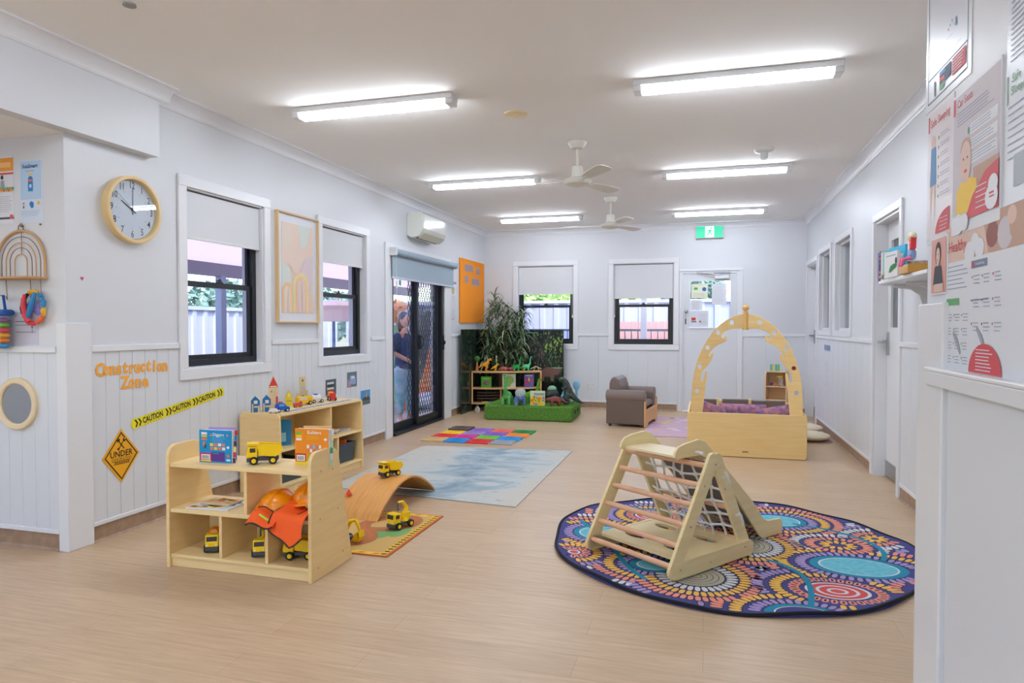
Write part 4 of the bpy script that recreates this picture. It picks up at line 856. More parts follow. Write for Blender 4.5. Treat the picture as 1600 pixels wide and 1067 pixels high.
# bag of links
e = thing('toy_bag', 'clear bag of colourful foam shapes with blue handle hanging in the alcove', 'bag', (-3.865, AY - 0.055, 1.14))
obj('handle', MB().tube([(-0.05, 0, 0.215), (-0.035, 0, 0.30), (0.035, 0, 0.305), (0.05, 0, 0.215)], 0.009, 8, flat=0.4), col(30, 90, 170), e, smooth=True)
obj('zip_band', MB().box(-0.085, 0.085, -0.035, 0.035, 0.19, 0.225), col(30, 90, 170), e, bev=0.015)
rr = random.Random(4); cols = [col(120, 190, 60), col(230, 70, 90), col(245, 180, 40), col(250, 140, 40), col(60, 150, 210), col(120, 190, 60), col(230, 60, 70), col(40, 140, 210), col(150, 90, 160)]
for k in range(12):
    z = 0.02 + (k // 2) * 0.029; x = -0.042 + (k % 2) * 0.08 + rr.uniform(-0.005, 0.005)
    obj('foam_shape', MB().ell((x, -0.004, z), (0.041, 0.028, 0.0145)), cols[(k * 4) % 9], e, smooth=True)
obj('bag_label', MB().box(-0.065, -0.01, -0.041, -0.039, 0.04, 0.14), col(240, 220, 70), e)
obj('pouch', MB().box(-0.082, 0.082, -0.036, 0.036, 0, 0.19), WGLASS, e, bev=0.02)
# plush bands
RC = [col(230, 70, 80), col(240, 110, 60), col(245, 190, 60), col(50, 140, 200), col(30, 34, 40)]
e = thing('fabric_ring', 'knotted red, orange, yellow, blue and black fabric rings hanging from the rattan shelf', 'fabric ring', (-3.64, AY - 0.03, 1.375))
seg = [(0, 60, 3), (60, 115, 2), (115, 215, 4), (215, 285, 0), (285, 330, 1), (330, 360, 2)]
for a0, a1, ci in seg:
    obj('band', MB().tube([(0.078 * math.cos(math.radians(a)), 0.004 * math.sin(a), 0.09 * math.sin(math.radians(a))) for a in [a0 + (a1 - a0) * i / 6 for i in range(7)]], [0.008, 0.012, 0.013, 0.014, 0.013, 0.012, 0.008], 8), RC[ci], e, smooth=True)
obj('band', MB().tube([(0.03, -0.015, 0.085), (0.025, -0.02, 0.05), (0.0, -0.02, -0.01), (-0.025, -0.018, -0.07)], [0.008, 0.013, 0.014, 0.008], 8), RC[3], e, smooth=True)
obj('band', MB().tube([(-0.045, -0.015, 0.075), (-0.05, -0.02, 0.02), (-0.035, -0.02, -0.05), (-0.01, -0.018, -0.08)], [0.008, 0.013, 0.014, 0.01], 8), RC[0], e, smooth=True)
solo('purple_cloth', 'lilac cloth flower hanging behind the fabric rings', 'cloth', MB().ell((0, 0, 0.02), (0.045, 0.006, 0.035)).ell((-0.05, 0, -0.01), (0.035, 0.005, 0.045)).ell((0.035, 0, -0.01), (0.03, 0.006, 0.02)), col(150, 140, 214), (-3.665, AY - 0.010, 1.365), smooth=True)
sheet('wall_paper_sheet', 'lilac-grey sheet with a wire trolley drawing low on the alcove wall', 'sheet', -0.16, 0.02, 1.165, 1.35, (-3.66, AY, 0), 0, lambda m: (m.srect(-0.15, -0.01, 1.295, 1.299, 0.002, 1), m.srect(-0.15, 0.0, 1.275, 1.278, 0.002, 1), m.srect(-0.15, 0.0, 1.235, 1.238, 0.002, 1), m.srect(-0.028, -0.024, 1.232, 1.30, 0.002, 1), m.sell(-0.026, 1.266, 0.008, 0.004, 0.002, 1)), [col(90, 92, 100)], base=mat('lilac_grey_paper', (206, 206, 222), 0.5))
solo('poster_tack', 'small brown wall pin right of the rattan shelf top', 'pin', MB().cyl((0, 0, 0), (0, -0.006, 0), 0.005), col(120, 80, 80), (-3.612, AY, 1.845))
# round mirror
e = thing('round_mirror', 'round mirror with a pale wood frame low on the alcove panelling', 'mirror', (-3.788, AY - 0.008, 0.826))
m = MB(); m.lathe([(0.115, 0), (0.150, 0), (0.150, 0.016), (0.143, 0.022), (0.122, 0.022), (0.115, 0.016)], seg=56, M=R1, ring=True); obj('frame', m, mat('pale_pine_frame', (236, 216, 178), 0.45), e, smooth=True)
obj('mirror_glass', MB().cyl((0, -0.004, 0), (0, -0.010, 0), 0.1145, seg=48), mat('mirror_silver', (200, 206, 212), 0.08, 1.0), e)

# ================================================================== NEAR RIGHT WALL POSTERS
NRL = (NX, 1.50, 0)     # local x = 1.50 - worldY
def yx(y): return 1.50 - y
POST = [col(214, 80, 88), col(100, 170, 110), col(150, 160, 190), col(208, 202, 210), col(90, 150, 205), col(226, 196, 182), col(245, 205, 60), col(120, 130, 160), col(196, 160, 140), col(46, 66, 100), PAPER, col(90, 70, 66), col(180, 190, 202)]
def pA(m):   # floor plan sheet, top
    x0, x1 = yx(2.015), yx(1.70)
    for q in ((x0 + 0.02, x1 - 0.02, 1.90, 1.903), (x0 + 0.02, x0 + 0.023, 1.84, 2.6), (x1 - 0.023, x1 - 0.02, 1.84, 2.6), (x0 + 0.02, x1 - 0.02, 1.84, 1.843)): m.srect(q[0], q[1], q[2], q[3], 0.002, 10)
    m.srect(x0 + 0.20, x1 - 0.03, 1.855, 1.895, 0.0025, 1); m.srect(x0 + 0.11, x0 + 0.19, 1.862, 1.895, 0.0025, 10); m.srect(x0 + 0.11, x0 + 0.145, 1.85, 1.865, 0.0027, 2); m.srect(x0 + 0.11, x0 + 0.145, 1.87, 1.88, 0.0027, 1); m.srect(x0 + 0.11, x0 + 0.15, 1.885, 1.895, 0.0027, 5)
    m.lines(x0 + 0.205, x1 - 0.04, 1.889, 5, 0.007, 0.0015, 0.003, 11); m.srect(x0 + 0.07, x0 + 0.08, 1.848, 1.885, 0.0025, 12)
    m.srect(x0 + 0.14, x1 - 0.06, 1.92, 1.921, 0.0025, 13); m.srect(x0 + 0.16, x0 + 0.20, 1.955, 1.956, 0.0025, 13); m.srect(x0 + 0.215, x0 + 0.225, 1.965, 1.985, 0.0025, 5)
    for k in range(5): m.sell(x0 + 0.17 + k * 0.012, 1.975 + 0.006 * (k % 3), 0.003, 0.004, 0.0025, (1, 2, 5, 6, 1)[k], 8)
sheet('plan_sheet', 'laminated emergency plan with red and blue boxes, topmost on the near right wall', 'sheet', yx(2.015), yx(1.70), 1.822, 2.55, NRL, RW, pA, POST[:9] + [col(46, 66, 100), PAPER, col(60, 60, 60), LINE], base=SHEETW, thick=0.0015)
def pSleep(m):
    x0, x1 = yx(1.99), yx(1.80)
    m.srect(x0, x1, 1.49, 1.81, 0.0022, 11); m.srect(x0 + 0.006, x0 + 0.016, 1.765, 1.805, 0.0026, 1); m.text('Safe Sleeping', x0 + 0.095, 1.782, 0.027, 0.0026, 1, bold=0.0003)
    m.sell(x0 + 0.045, 1.735, 0.014, 0.016, 0.0026, 6); m.spoly([(x0 + 0.022, 1.625), (x0 + 0.07, 1.625), (x0 + 0.066, 1.72), (x0 + 0.03, 1.72)], 0.0026, 5)
    m.spoly([(x0 + 0.024, 1.625), (x0 + 0.042, 1.625), (x0 + 0.03, 1.54)], 0.0026, 6); m.spoly([(x0 + 0.052, 1.625), (x0 + 0.068, 1.625), (x0 + 0.058, 1.54)], 0.0026, 6)
    for k in range(7): m.srect(x0 + 0.095, x0 + 0.175, 1.728 - k * 0.024, 1.744 - k * 0.024, 0.0025, 11); m.lines(x0 + 0.10, x0 + 0.17, 1.742 - k * 0.024, 2, 0.006, 0.0016, 0.003, 3); m.sell(x0 + 0.086, 1.736 - k * 0.024, 0.004, 0.005, 0.0026, 2, 8)
    m.sell(x0 + 0.17, 1.50, 0.10, 0.055, 0.0028, 1, 20, PI / 2, PI); m.lines(x0 + 0.10, x0 + 0.165, 1.535, 4, 0.009, 0.0015, 0.0032, 11)
sheet('advice_poster', 'poster headed Safe Sleeping with a child in blue, leftmost on the near right wall', 'poster', yx(1.99), yx(1.80), 1.48, 1.815, NRL, RW, pSleep, POST[:10] + [mat('pink_grey_paper', (222, 214, 220), 0.3)], thick=0.0015)
def pCar(m):
    x0, x1 = yx(1.80), yx(1.532)
    m.srect(x0 + 0.005, x1 - 0.004, 1.52, 1.79, 0.0042, 4); m.srect(x0 + 0.005, x0 + 0.018, 1.752, 1.79, 0.0046, 1); m.text('Car Seats', x0 + 0.075, 1.772, 0.024, 0.0046, 1, bold=0.0002); m.lines(x0 + 0.03, x1 - 0.03, 1.752, 5, 0.007, 0.0018, 0.0046, 3)
    for k in range(3): m.srect(x0 + 0.11, x1 - 0.015, 1.685 - k * 0.032, 1.708 - k * 0.032, 0.0045, 11); m.lines(x0 + 0.115, x1 - 0.02, 1.704 - k * 0.032, 3, 0.006, 0.0014, 0.005, 3); m.sell(x0 + 0.10, 1.697 - k * 0.032, 0.006, 0.008, 0.0047, (2, 1, 1)[k], 8)
    m.srect(x0 + 0.13, x1 - 0.006, 1.52, 1.61, 0.0044, 9)
    m.sell(x0 + 0.085, 1.632, 0.033, 0.046, 0.0050, 6, 20); m.sell(x0 + 0.085, 1.66, 0.030, 0.026, 0.0049, 9, 16)
    m.sell(x0 + 0.075, 1.640, 0.003, 0.003, 0.0054, 12, 8); m.sell(x0 + 0.098, 1.640, 0.003, 0.003, 0.0054, 12, 8); m.sell(x0 + 0.088, 1.612, 0.009, 0.004, 0.0054, 1, 10)
    m.spoly([(x0 + 0.03, 1.52), (x0 + 0.16, 1.52), (x0 + 0.15, 1.585), (x0 + 0.105, 1.595), (x0 + 0.06, 1.59), (x0 + 0.035, 1.575)], 0.0049, 7)
    m.spoly([(x0 + 0.09, 1.505), (x1 - 0.004, 1.505), (x1 - 0.004, 1.60), (x0 + 0.20, 1.59), (x0 + 0.13, 1.55)], 0.0056, 1); m.lines(x0 + 0.15, x1 - 0.06, 1.565, 5, 0.011, 0.002, 0.006, 11)
    for cx, cz, r in ((0.05, 1.50, 0.03), (0.085, 1.50, 0.025), (x1 - x0 - 0.035, 1.53, 0.032), (x1 - x0 - 0.028, 1.555, 0.024)): m.sell(x0 + cx, cz, r, r * 0.8, 0.0062, 11, 14)
    m.srect(x1 - 0.045, x1 - 0.022, 1.536, 1.540, 0.0066, 1); m.srect(x1 - 0.045, x1 - 0.02, 1.529, 1.532, 0.0066, 1)
sheet('advice_poster', 'poster with a child in a yellow top and red wave on the near right wall', 'poster', yx(1.80), yx(1.532), 1.478, 1.797, NRL, RW, pCar, POST[:10] + [PAPER, col(40, 34, 34)], thick=0.004)
def pGreen(m):
    x0 = yx(1.517); m.srect(x0 + 0.006, x0 + 0.010, 1.69, 1.745, 0.0025, 2); m.text('Safe', x0 + 0.045, 1.735, 0.024, 0.0025, 2); m.text('Sleeping', x0 + 0.062, 1.712, 0.024, 0.0025, 2)
    m.lines(x0 + 0.012, x0 + 0.16, 1.685, 8, 0.014, 0.002, 0.0025, 3); m.lines(x0 + 0.02, x0 + 0.16, 1.88, 12, 0.010, 0.002, 0.0025, 3); m.srect(x0 + 0.04, x0 + 0.10, 1.53, 1.59, 0.0025, 13)
sheet('green_text_sheet', 'laminated sheet with green heading at the right edge of the near right wall', 'sheet', yx(1.517), yx(1.30), 1.497, 1.95, NRL, RW, pGreen, POST, base=SHEETW, thick=0.0015)
def pBig(m):
    x0, x1 = yx(1.838), yx(1.30)
    m.srect(x0, x1, 1.415, 1.50, 0.0030, 6); m.spoly([(x0 + 0.25, 1.42), (x1, 1.40), (x1, 1.50), (x0 + 0.22, 1.50)], 0.0032, 9)
    for cx, cz, r, c in ((0.27, 1.455, 0.03, 12), (0.33, 1.45, 0.035, 4), (0.39, 1.46, 0.04, 9), (0.45, 1.45, 0.04, 12), (0.36, 1.48, 0.02, 6)): m.sell(x0 + cx, cz, r, r * 0.9, 0.0034, c, 14)
    m.text('Healthy', x0 + 0.075, 1.452, 0.036, 0.0036, 1, bold=0.0003)
    for cx, cz, r in ((0.15, 1.43, 0.03), (0.18, 1.452, 0.022), (0.205, 1.435, 0.026)): m.sell(x0 + cx, cz, r, r * 0.8, 0.0036, 11, 14)
    m.srect(x0, x1, 1.17, 1.418, 0.0037, 11); m.lines(x0 + 0.008, x0 + 0.145, 1.408, 6, 0.010, 0.002, 0.0042, 3)
    m.srect(x0 + 0.012, x0 + 0.095, 1.318, 1.334, 0.0042, 2); m.srect(x0 + 0.165, x0 + 0.25, 1.394, 1.410, 0.0042, 8); m.sell(x0 + 0.172, 1.402, 0.006, 0.007, 0.0046, 1, 10); m.text('breastfeeding', x0 + 0.212, 1.402, 0.009, 0.0046, 11)
    for i in range(3):
        for j in range(4):
            m.sell(x0 + 0.014 + i * 0.05, 1.295 - j * 0.032, 0.0025, 0.003, 0.0042, 2, 8); m.lines(x0 + 0.02 + i * 0.05, x0 + 0.052 + i * 0.05, 1.298 - j * 0.032, 3, 0.007, 0.0016, 0.0042, 3)
    for i in range(3):
        for j in range(3):
            m.sell(x0 + 0.172 + i * 0.055, 1.375 - j * 0.05, 0.0025, 0.003, 0.0042, 1, 8); m.lines(x0 + 0.18 + i * 0.055, x0 + 0.215 + i * 0.055, 1.378 - j * 0.05, 3, 0.008, 0.0016, 0.0042, 3)
    for (a, b_) in ((0.06, 1.24), (0.20, 1.25)): m.spoly([(x0 + a, b_ + 0.02), (x0 + a + 0.03, b_), (x0 + a + 0.05, b_ - 0.03), (x0 + a + 0.045, b_ - 0.035), (x0 + a + 0.02, b_ - 0.01), (x0 + a, b_ + 0.012)], 0.0042, 13)
    m.srect(x0 + 0.165, x0 + 0.26, 1.325, 1.327, 0.0042, 8)
    m.sell(x0 + 0.245, 1.172, 0.085, 0.062, 0.0046, 1, 24, 0, PI); m.lines(x0 + 0.20, x0 + 0.29, 1.222, 7, 0.007, 0.002, 0.005, 11)
sheet('advice_poster', 'large white poster with family photo banner and red half circle, near right wall', 'poster', yx(1.838), yx(1.30), 1.172, 1.50, NRL, RW, pBig, POST[:10] + [PAPER, col(150, 90, 80), LINE], thick=0.0028)
def pPor(m):
    x0 = yx(1.94); m.srect(x0 + 0.004, x0 + 0.112, 1.352, 1.485, 0.0056, 13); m.sell(x0 + 0.055, 1.447, 0.022, 0.030, 0.0060, 12, 18); m.sell(x0 + 0.055, 1.442, 0.0145, 0.021, 0.0063, 6, 18)
    m.spoly([(x0 + 0.02, 1.372), (x0 + 0.092, 1.372), (x0 + 0.08, 1.415), (x0 + 0.06, 1.423), (x0 + 0.048, 1.423), (x0 + 0.03, 1.415)], 0.0061, 10); m.srect(x0 + 0.028, x0 + 0.094, 1.355, 1.374, 0.0064, 6); m.srect(x0 + 0.046, x0 + 0.062, 1.418, 1.43, 0.0065, 6)
    m.sell(x0 + 0.049, 1.446, 0.0018, 0.0015, 0.0066, 12, 6); m.sell(x0 + 0.061, 1.446, 0.0018, 0.0015, 0.0066, 12, 6); m.sell(x0 + 0.055, 1.432, 0.004, 0.0015, 0.0066, 1, 8)
sheet('portrait_photo', 'laminated portrait photo of a dark-haired person in a black top on the near right wall', 'photo', yx(1.94), yx(1.82), 1.348, 1.49, NRL, RW, pPor, POST[:9] + [col(52, 56, 66), PAPER, col(60, 44, 40), mat('coral_card', (222, 150, 132), 0.3)], thick=0.005)

# right wall sticker words
m = MB()
for k in range(7): m.srect(-0.20 + k * 0.058, -0.16 + k * 0.058, -0.04 + 0.01 * (k % 3), 0.03, 0.001, 0); m.sell(-0.17 + k * 0.058, 0.0, 0.018, 0.03, 0.0012, 0, 12)
solo('wall_sticker', 'faint blue lettering sticker on the right wall under the internal windows', 'sticker', m, [col(150, 176, 220)], (XR - 0.010, 8.63, 1.02), RW)
m = MB()
for k in range(4):
    for q in range(3): m.srect(-0.09 + q * 0.07 + 0.01 * k, -0.08 + q * 0.07 + 0.01 * k, -k * 0.075, 0.045 - k * 0.075 + 0.012 * ((q + k) % 2), 0.001, 0)
solo('wall_sticker', 'faint grey verse sticker low on the right wall beneath the blue lettering', 'sticker', m, [col(186, 186, 196)], (XR - 0.010, 8.63, 0.80), RW)
# power outlet
e = thing('power_outlet', 'white double power outlet low on the end wall left of the armchair', 'power outlet', (-1.70, YB - 0.008, 0.345))
obj('plate', MB().box(-0.058, 0.058, -0.01, 0, -0.037, 0.037), WHITEP, e, bev=0.004)
for s in (-1, 1): obj('switch', MB().box(s * 0.028 - 0.008, s * 0.028 + 0.008, -0.014, -0.01, 0.012, 0.026), col(200, 200, 200), e)

# ================================================================== RUGS
RUGB = mat('black_rug_binding', (24, 26, 38), 0.9)
NAVY = mat('rug_navy', (68, 70, 132), 0.95, bump=(300, 0.15))
RUGM = [NAVY, mat('rug_coral', (232, 146, 128), 0.95), mat('rug_yellow', (236, 184, 88), 0.95), mat('rug_lilac', (164, 146, 200), 0.95), mat('rug_white', (214, 216, 218), 0.95), mat('rug_teal', (28, 138, 168), 0.95), mat('rug_aqua', (120, 198, 212), 0.95, noise=(40, (96, 180, 200))), mat('rug_red', (214, 84, 86), 0.95), mat('rug_stone', (184, 178, 158), 0.95), RUGB, mat('rug_dark_outline', (44, 42, 76), 0.95)]
def round_rug():
    e = thing('round_rug', 'large round rug with a dotted navy, coral, yellow and aqua pattern under the climbing frame', 'rug', (0.125, 4.11, 0))
    R = 1.005; N = 160
    def rad(a): return R * (1 + 0.008 * math.sin(7 * a + 1) + 0.006 * math.sin(5 * a + 1) + 0.004 * math.sin(11 * a) + (0.010 * math.sin(3 * a)))
    def zz(x, y):
        r = math.hypot(x, y); a = math.atan2(y, x); k = max(0, (r - 0.8) / 0.2)
        return 0.008 + k * k * 0.008 * (1 + math.sin(9 * a) * math.sin(4 * a + 1))
    m = MB(); bm = m.bm
    rings = [[bm.verts.new((0, 0, 0.008))]]
    for q in (0.2, 0.4, 0.6, 0.75, 0.85, 0.93, 1.0):
        rings.append([bm.verts.new((rad(2 * PI * i / N) * q * math.cos(2 * PI * i / N), rad(2 * PI * i / N) * q * math.sin(2 * PI * i / N), zz(rad(2 * PI * i / N) * q * math.cos(2 * PI * i / N), rad(2 * PI * i / N) * q * math.sin(2 * PI * i / N)))) for i in range(N)])
    for i in range(N): bm.faces.new((rings[0][0], rings[1][i], rings[1][(i + 1) % N]))
    for A, B in zip(rings[1:], rings[2:]):
        for i in range(N): bm.faces.new((A[i], B[i], B[(i + 1) % N], A[(i + 1) % N]))
    base = [bm.verts.new((v.co.x, v.co.y, 0.0005)) for v in rings[-1]]
    for i in range(N): bm.faces.new((rings[-1][i], base[i], base[(i + 1) % N], rings[-1][(i + 1) % N]))
    # features (dx, dy, r, kind)
    F = [(0.655, -0.235, 0.135, 'aqua', 1.45), (0.49, -0.62, 0.115, 'red', 1.35), (0.62, 0.12, 0.03, 'spiral', 1.3), (-0.16, -0.60, 0.14, 'stone', 1.0), (0.10, -0.02, 0.15, 'stone', 1.0),
         (-0.38, -0.50, 0.075, 'aqua', 1.2), (-0.72, -0.02, 0.13, 'aqua', 1.1), (0.33, 0.55, 0.12, 'aqua', 1.2), (0.30, -0.97, 0.10, 'aqua', 1.3), (-0.45, 0.45, 0.11, 'red', 1.1), (-0.82, -0.42, 0.04, 'red', 1.0), (-0.05, 0.80, 0.09, 'stone', 1.1), (0.85, 0.30, 0.02, 'spiral', 1.0), (0.88, -0.52, 0.03, 'spiral', 1.0), (-0.25, 0.12, 0.07, 'spiral', 1.0)]
    def dist(i, x, y):
        fx, fy, r, k, ax = F[i]; return math.hypot((x - fx) / ax, (y - fy)) - r
    Z = lambda x, y, l: zz(x, y) + l
    def blob(x, y, rx, ry, a, mi, l, n=8):
        c, s = math.cos(a), math.sin(a)
        vs = []
        for i in range(n):
            t = 2 * PI * i / n + PI / n; u = math.copysign(abs(math.cos(t)) ** 0.7, math.cos(t)) * rx; v = math.copysign(abs(math.sin(t)) ** 0.7, math.sin(t)) * ry
            X, Y = x + u * c - v * s, y + u * s + v * c
            if math.hypot(X, Y) > rad(math.atan2(Y, X)) - 0.012: return
            vs.append((X, Y, Z(X, Y, l)))
        m.face(vs, mi)
    def ellring(f, r0, r1, mi, l, n=40):
        fx, fy, r, k, ax = f
        for i in range(n):
            a, b_ = 2 * PI * i / n, 2 * PI * (i + 1) / n; P = []
            for (t, q) in ((a, r0), (a, r1), (b_, r1), (b_, r0)):
                X, Y = fx + q * ax * math.cos(t), fy + q * math.sin(t); P.append((X, Y))
            if any(math.hypot(*p) > rad(math.atan2(p[1], p[0])) - 0.012 for p in P): continue
            if r0 == 0: P = P[:3]
            m.face([(p[0], p[1], Z(p[0], p[1], l)) for p in P], mi)
    CY = {'aqua': [3, 2, 1, 4, 2, 3, 1, 0, 2, 1, 3], 'red': [1, 2, 3, 4, 1, 2, 3, 2, 0], 'stone': [4, 2, 1, 3, 0, 4, 2, 1, 3, 4, 1], 'spiral': [2, 1, 4, 3, 2, 1, 3, 0, 2]}
    for i, f in enumerate(F):
        fx, fy, r, k, ax = f
        if k == 'aqua':
            ellring(f, 0, r, 6, 0.0012); ellring(f, r, r + 0.028, 5, 0.0012); ellring(f, r - 0.008, r - 0.002, 4, 0.0016); start = r + 0.052
        elif k == 'red':
            for q in range(int(r / 0.012)):
                ellring(f, q * 0.012 if q else 0, (q + 1) * 0.012, 7 if q % 3 != 2 else 4, 0.0012, 36)
            start = r + 0.022
        elif k == 'stone':
            ellring(f, 0, r, 8, 0.0012)
            for q in range(1, int(r / 0.028) + 1): ellring(f, q * 0.028 - 0.003, q * 0.028, 9, 0.0016)
            start = r + 0.026
        else: start = r + 0.02
        for j in range(30):
            rr_ = start + 0.008 + j * 0.062; per = 2 * PI * rr_ * (1 + ax) / 2; n = int(per / 0.033); mi = CY[k][j % len(CY[k])]
            if mi == 0: continue
            for q in range(n):
                a = 2 * PI * q / n + j * 0.3; X, Y = fx + rr_ * ax * math.cos(a), fy + rr_ * math.sin(a)
                if math.hypot(X, Y) > R - 0.02: continue
                dm = rr_ - r
                if min(dist(o, X, Y) for o in range(len(F)) if o != i) < dm - 0.008: continue
                na = math.atan2(math.sin(a) * ax, math.cos(a))
                if k == 'red' and j == 0: blob(X, Y, 0.026, 0.016, na, mi, 0.0012); blob(X, Y, 0.015, 0.005, na, 9, 0.0017)
                else: blob(X, Y, 0.0335, 0.0185, na, 10, 0.0009); blob(X, Y, 0.0290, 0.0135, na, mi, 0.0013)
    # teal meandering paths
    for P0 in ([(-0.9, 0.2), (-0.55, -0.25), (-0.62, -0.45), (-0.4, -0.72)], [(0.2, -0.25), (0.42, -0.38), (0.38, -0.62), (0.34, -0.85)], [(0.42, 0.5), (0.75, 0.42), (0.92, 0.15), (0.80, -0.1)], [(-0.6, 0.62), (-0.2, 0.5), (0.05, 0.6), (0.2, 0.5)]):
        pts = []
        for t in range(41):
            t /= 40.0; u = 1 - t; pts.append(tuple(u ** 3 * P0[0][c] + 3 * u * u * t * P0[1][c] + 3 * u * t * t * P0[2][c] + t ** 3 * P0[3][c] for c in (0, 1)))
        for a, b_ in zip(pts, pts[1:]):
            d = Vector((b_[0] - a[0], b_[1] - a[1])); nrm = Vector((-d.y, d.x)).normalized() * 0.014
            q = [(a[0] + nrm.x, a[1] + nrm.y), (a[0] - nrm.x, a[1] - nrm.y), (b_[0] - nrm.x, b_[1] - nrm.y), (b_[0] + nrm.x, b_[1] + nrm.y)]
            if any(math.hypot(*p) > R - 0.015 for p in q): continue
            m.face([(p[0], p[1], Z(p[0], p[1], 0.0022)) for p in q], 5)
    obj('pile', m, RUGM, e)
    pts = [(rad(2 * PI * i / N) * math.cos(2 * PI * i / N), rad(2 * PI * i / N) * math.sin(2 * PI * i / N), zz(R * math.cos(2 * PI * i / N), R * math.sin(2 * PI * i / N)) - 0.001) for i in range(N)]
    obj('binding', MB().tube(pts, 0.0085, 6, closed=True), RUGB, e, smooth=True)
round_rug()

def blue_rug_mat():
    m = bpy.data.materials.new('distressed_blue_rug'); m.use_nodes = True; nt = m.node_tree; b = nt.nodes['Principled BSDF']; b.inputs['Roughness'].default_value = 0.95
    tc = nt.nodes.new('ShaderNodeTexCoord'); mp = nt.nodes.new('ShaderNodeMapping'); mp.inputs['Scale'].default_value = (1.0, 1.6, 1); mp.inputs['Rotation'].default_value = (0, 0, 0.5)
    n = nt.nodes.new('ShaderNodeTexNoise'); n.inputs['Scale'].default_value = 1.5; n.inputs['Detail'].default_value = 9; n.inputs['Distortion'].default_value = 1.6; n.inputs['Roughness'].default_value = 0.62
    r = nt.nodes.new('ShaderNodeValToRGB'); cr = r.color_ramp; cr.elements[0].position = 0.34; cr.elements[0].color = (*lin((130, 152, 168)), 1); cr.elements[1].position = 0.68; cr.elements[1].color = (*lin((200, 196, 186)), 1)
    el = cr.elements.new(0.47); el.color = (*lin((166, 182, 188)), 1); el = cr.elements.new(0.56); el.color = (*lin((192, 198, 196)), 1)
    n2 = nt.nodes.new('ShaderNodeTexNoise'); n2.inputs['Scale'].default_value = 3.0; n2.inputs['Detail'].default_value = 10; n2.inputs['Roughness'].default_value = 0.8; n2.inputs['Distortion'].default_value = 2.5
    mp2 = nt.nodes.new('ShaderNodeMapping'); mp2.inputs['Scale'].default_value = (1, 4, 1); mp2.inputs['Location'].default_value = (3, 1, 0)
    r2 = nt.nodes.new('ShaderNodeValToRGB'); r2.color_ramp.elements[0].position = 0.36; r2.color_ramp.elements[0].color = (0.42, 0.45, 0.48, 1); r2.color_ramp.elements[1].position = 0.43; r2.color_ramp.elements[1].color = (1, 1, 1, 1)
    mx = nt.nodes.new('ShaderNodeMixRGB'); mx.blend_type = 'MULTIPLY'; mx.inputs[0].default_value = 0.75
    L = nt.links.new; L(tc.outputs['Object'], mp.inputs[0]); L(mp.outputs[0], n.inputs[0]); L(tc.outputs['Object'], mp2.inputs[0])
    sx = nt.nodes.new('ShaderNodeSeparateXYZ'); L(tc.outputs['Object'], sx.inputs[0]); ad = nt.nodes.new('ShaderNodeMath'); ad.operation = 'ADD'; ad.inputs[1].default_value = -0.12; L(sx.outputs[0], ad.inputs[0])
    ab = nt.nodes.new('ShaderNodeMath'); ab.operation = 'ABSOLUTE'; L(ad.outputs[0], ab.inputs[0]); ml = nt.nodes.new('ShaderNodeMath'); ml.operation = 'MULTIPLY_ADD'; ml.inputs[1].default_value = 0.34; ml.inputs[2].default_value = -0.075; L(ab.outputs[0], ml.inputs[0])
    sm = nt.nodes.new('ShaderNodeMath'); sm.operation = 'ADD'; L(n.outputs[0], sm.inputs[0]); L(ml.outputs[0], sm.inputs[1]); L(sm.outputs[0], r.inputs[0]); L(mp2.outputs[0], n2.inputs[0]); L(n2.outputs[0], r2.inputs[0])
    L(r.outputs[0], mx.inputs[1]); L(r2.outputs[0], mx.inputs[2]); L(mx.outputs[0], b.inputs['Base Color']); return m
def flat_rug(name, label, pts, h, m_, edge):
    cx = sum(p[0] for p in pts) / len(pts); cy = sum(p[1] for p in pts) / len(pts)
    e = thing(name, label, 'rug', (cx, cy, 0)); q = [(p[0] - cx, p[1] - cy) for p in pts]
    obj('pile', MB().prism(q, 'xy', 0.001, h), m_, e)
    obj('binding', MB().tube([(x, y, h * 0.5) for x, y in q], h * 0.55, 6, closed=True), edge, e)
    return e
flat_rug('distressed_rug', 'rectangular blue-grey and cream distressed rug in the middle of the floor', [(-2.84, 4.70), (-1.27, 4.53), (-1.29, 6.73), (-2.86, 6.60)], 0.006, blue_rug_mat(), col(176, 180, 178, 0.95))
e = flat_rug('pink_rug', 'pale pink and mauve rug behind the arched play box', [(-0.70, 7.90), (1.34, 8.00), (1.34, 9.66), (-0.70, 9.66)], 0.006, mat('mottled_pink_rug', (214, 180, 188), 0.95, noise=(3.0, (196, 168, 196), (1, 2.2, 1))), col(196, 160, 160, 0.95))
m = MB(); rp_ = random.Random(8)
for k in range(34): x, y = rp_.uniform(-0.95, 0.95), rp_.uniform(-0.8, 0.8); m.face([(x + 0.09 * math.cos(t) * rp_.uniform(0.5, 1), y + 0.045 * math.sin(t), 0.0068) for t in [i * PI / 5 for i in range(10)]], k % 2)
obj('pattern_patch', m, [col(228, 200, 140, 0.95), col(222, 206, 212, 0.95)], e)

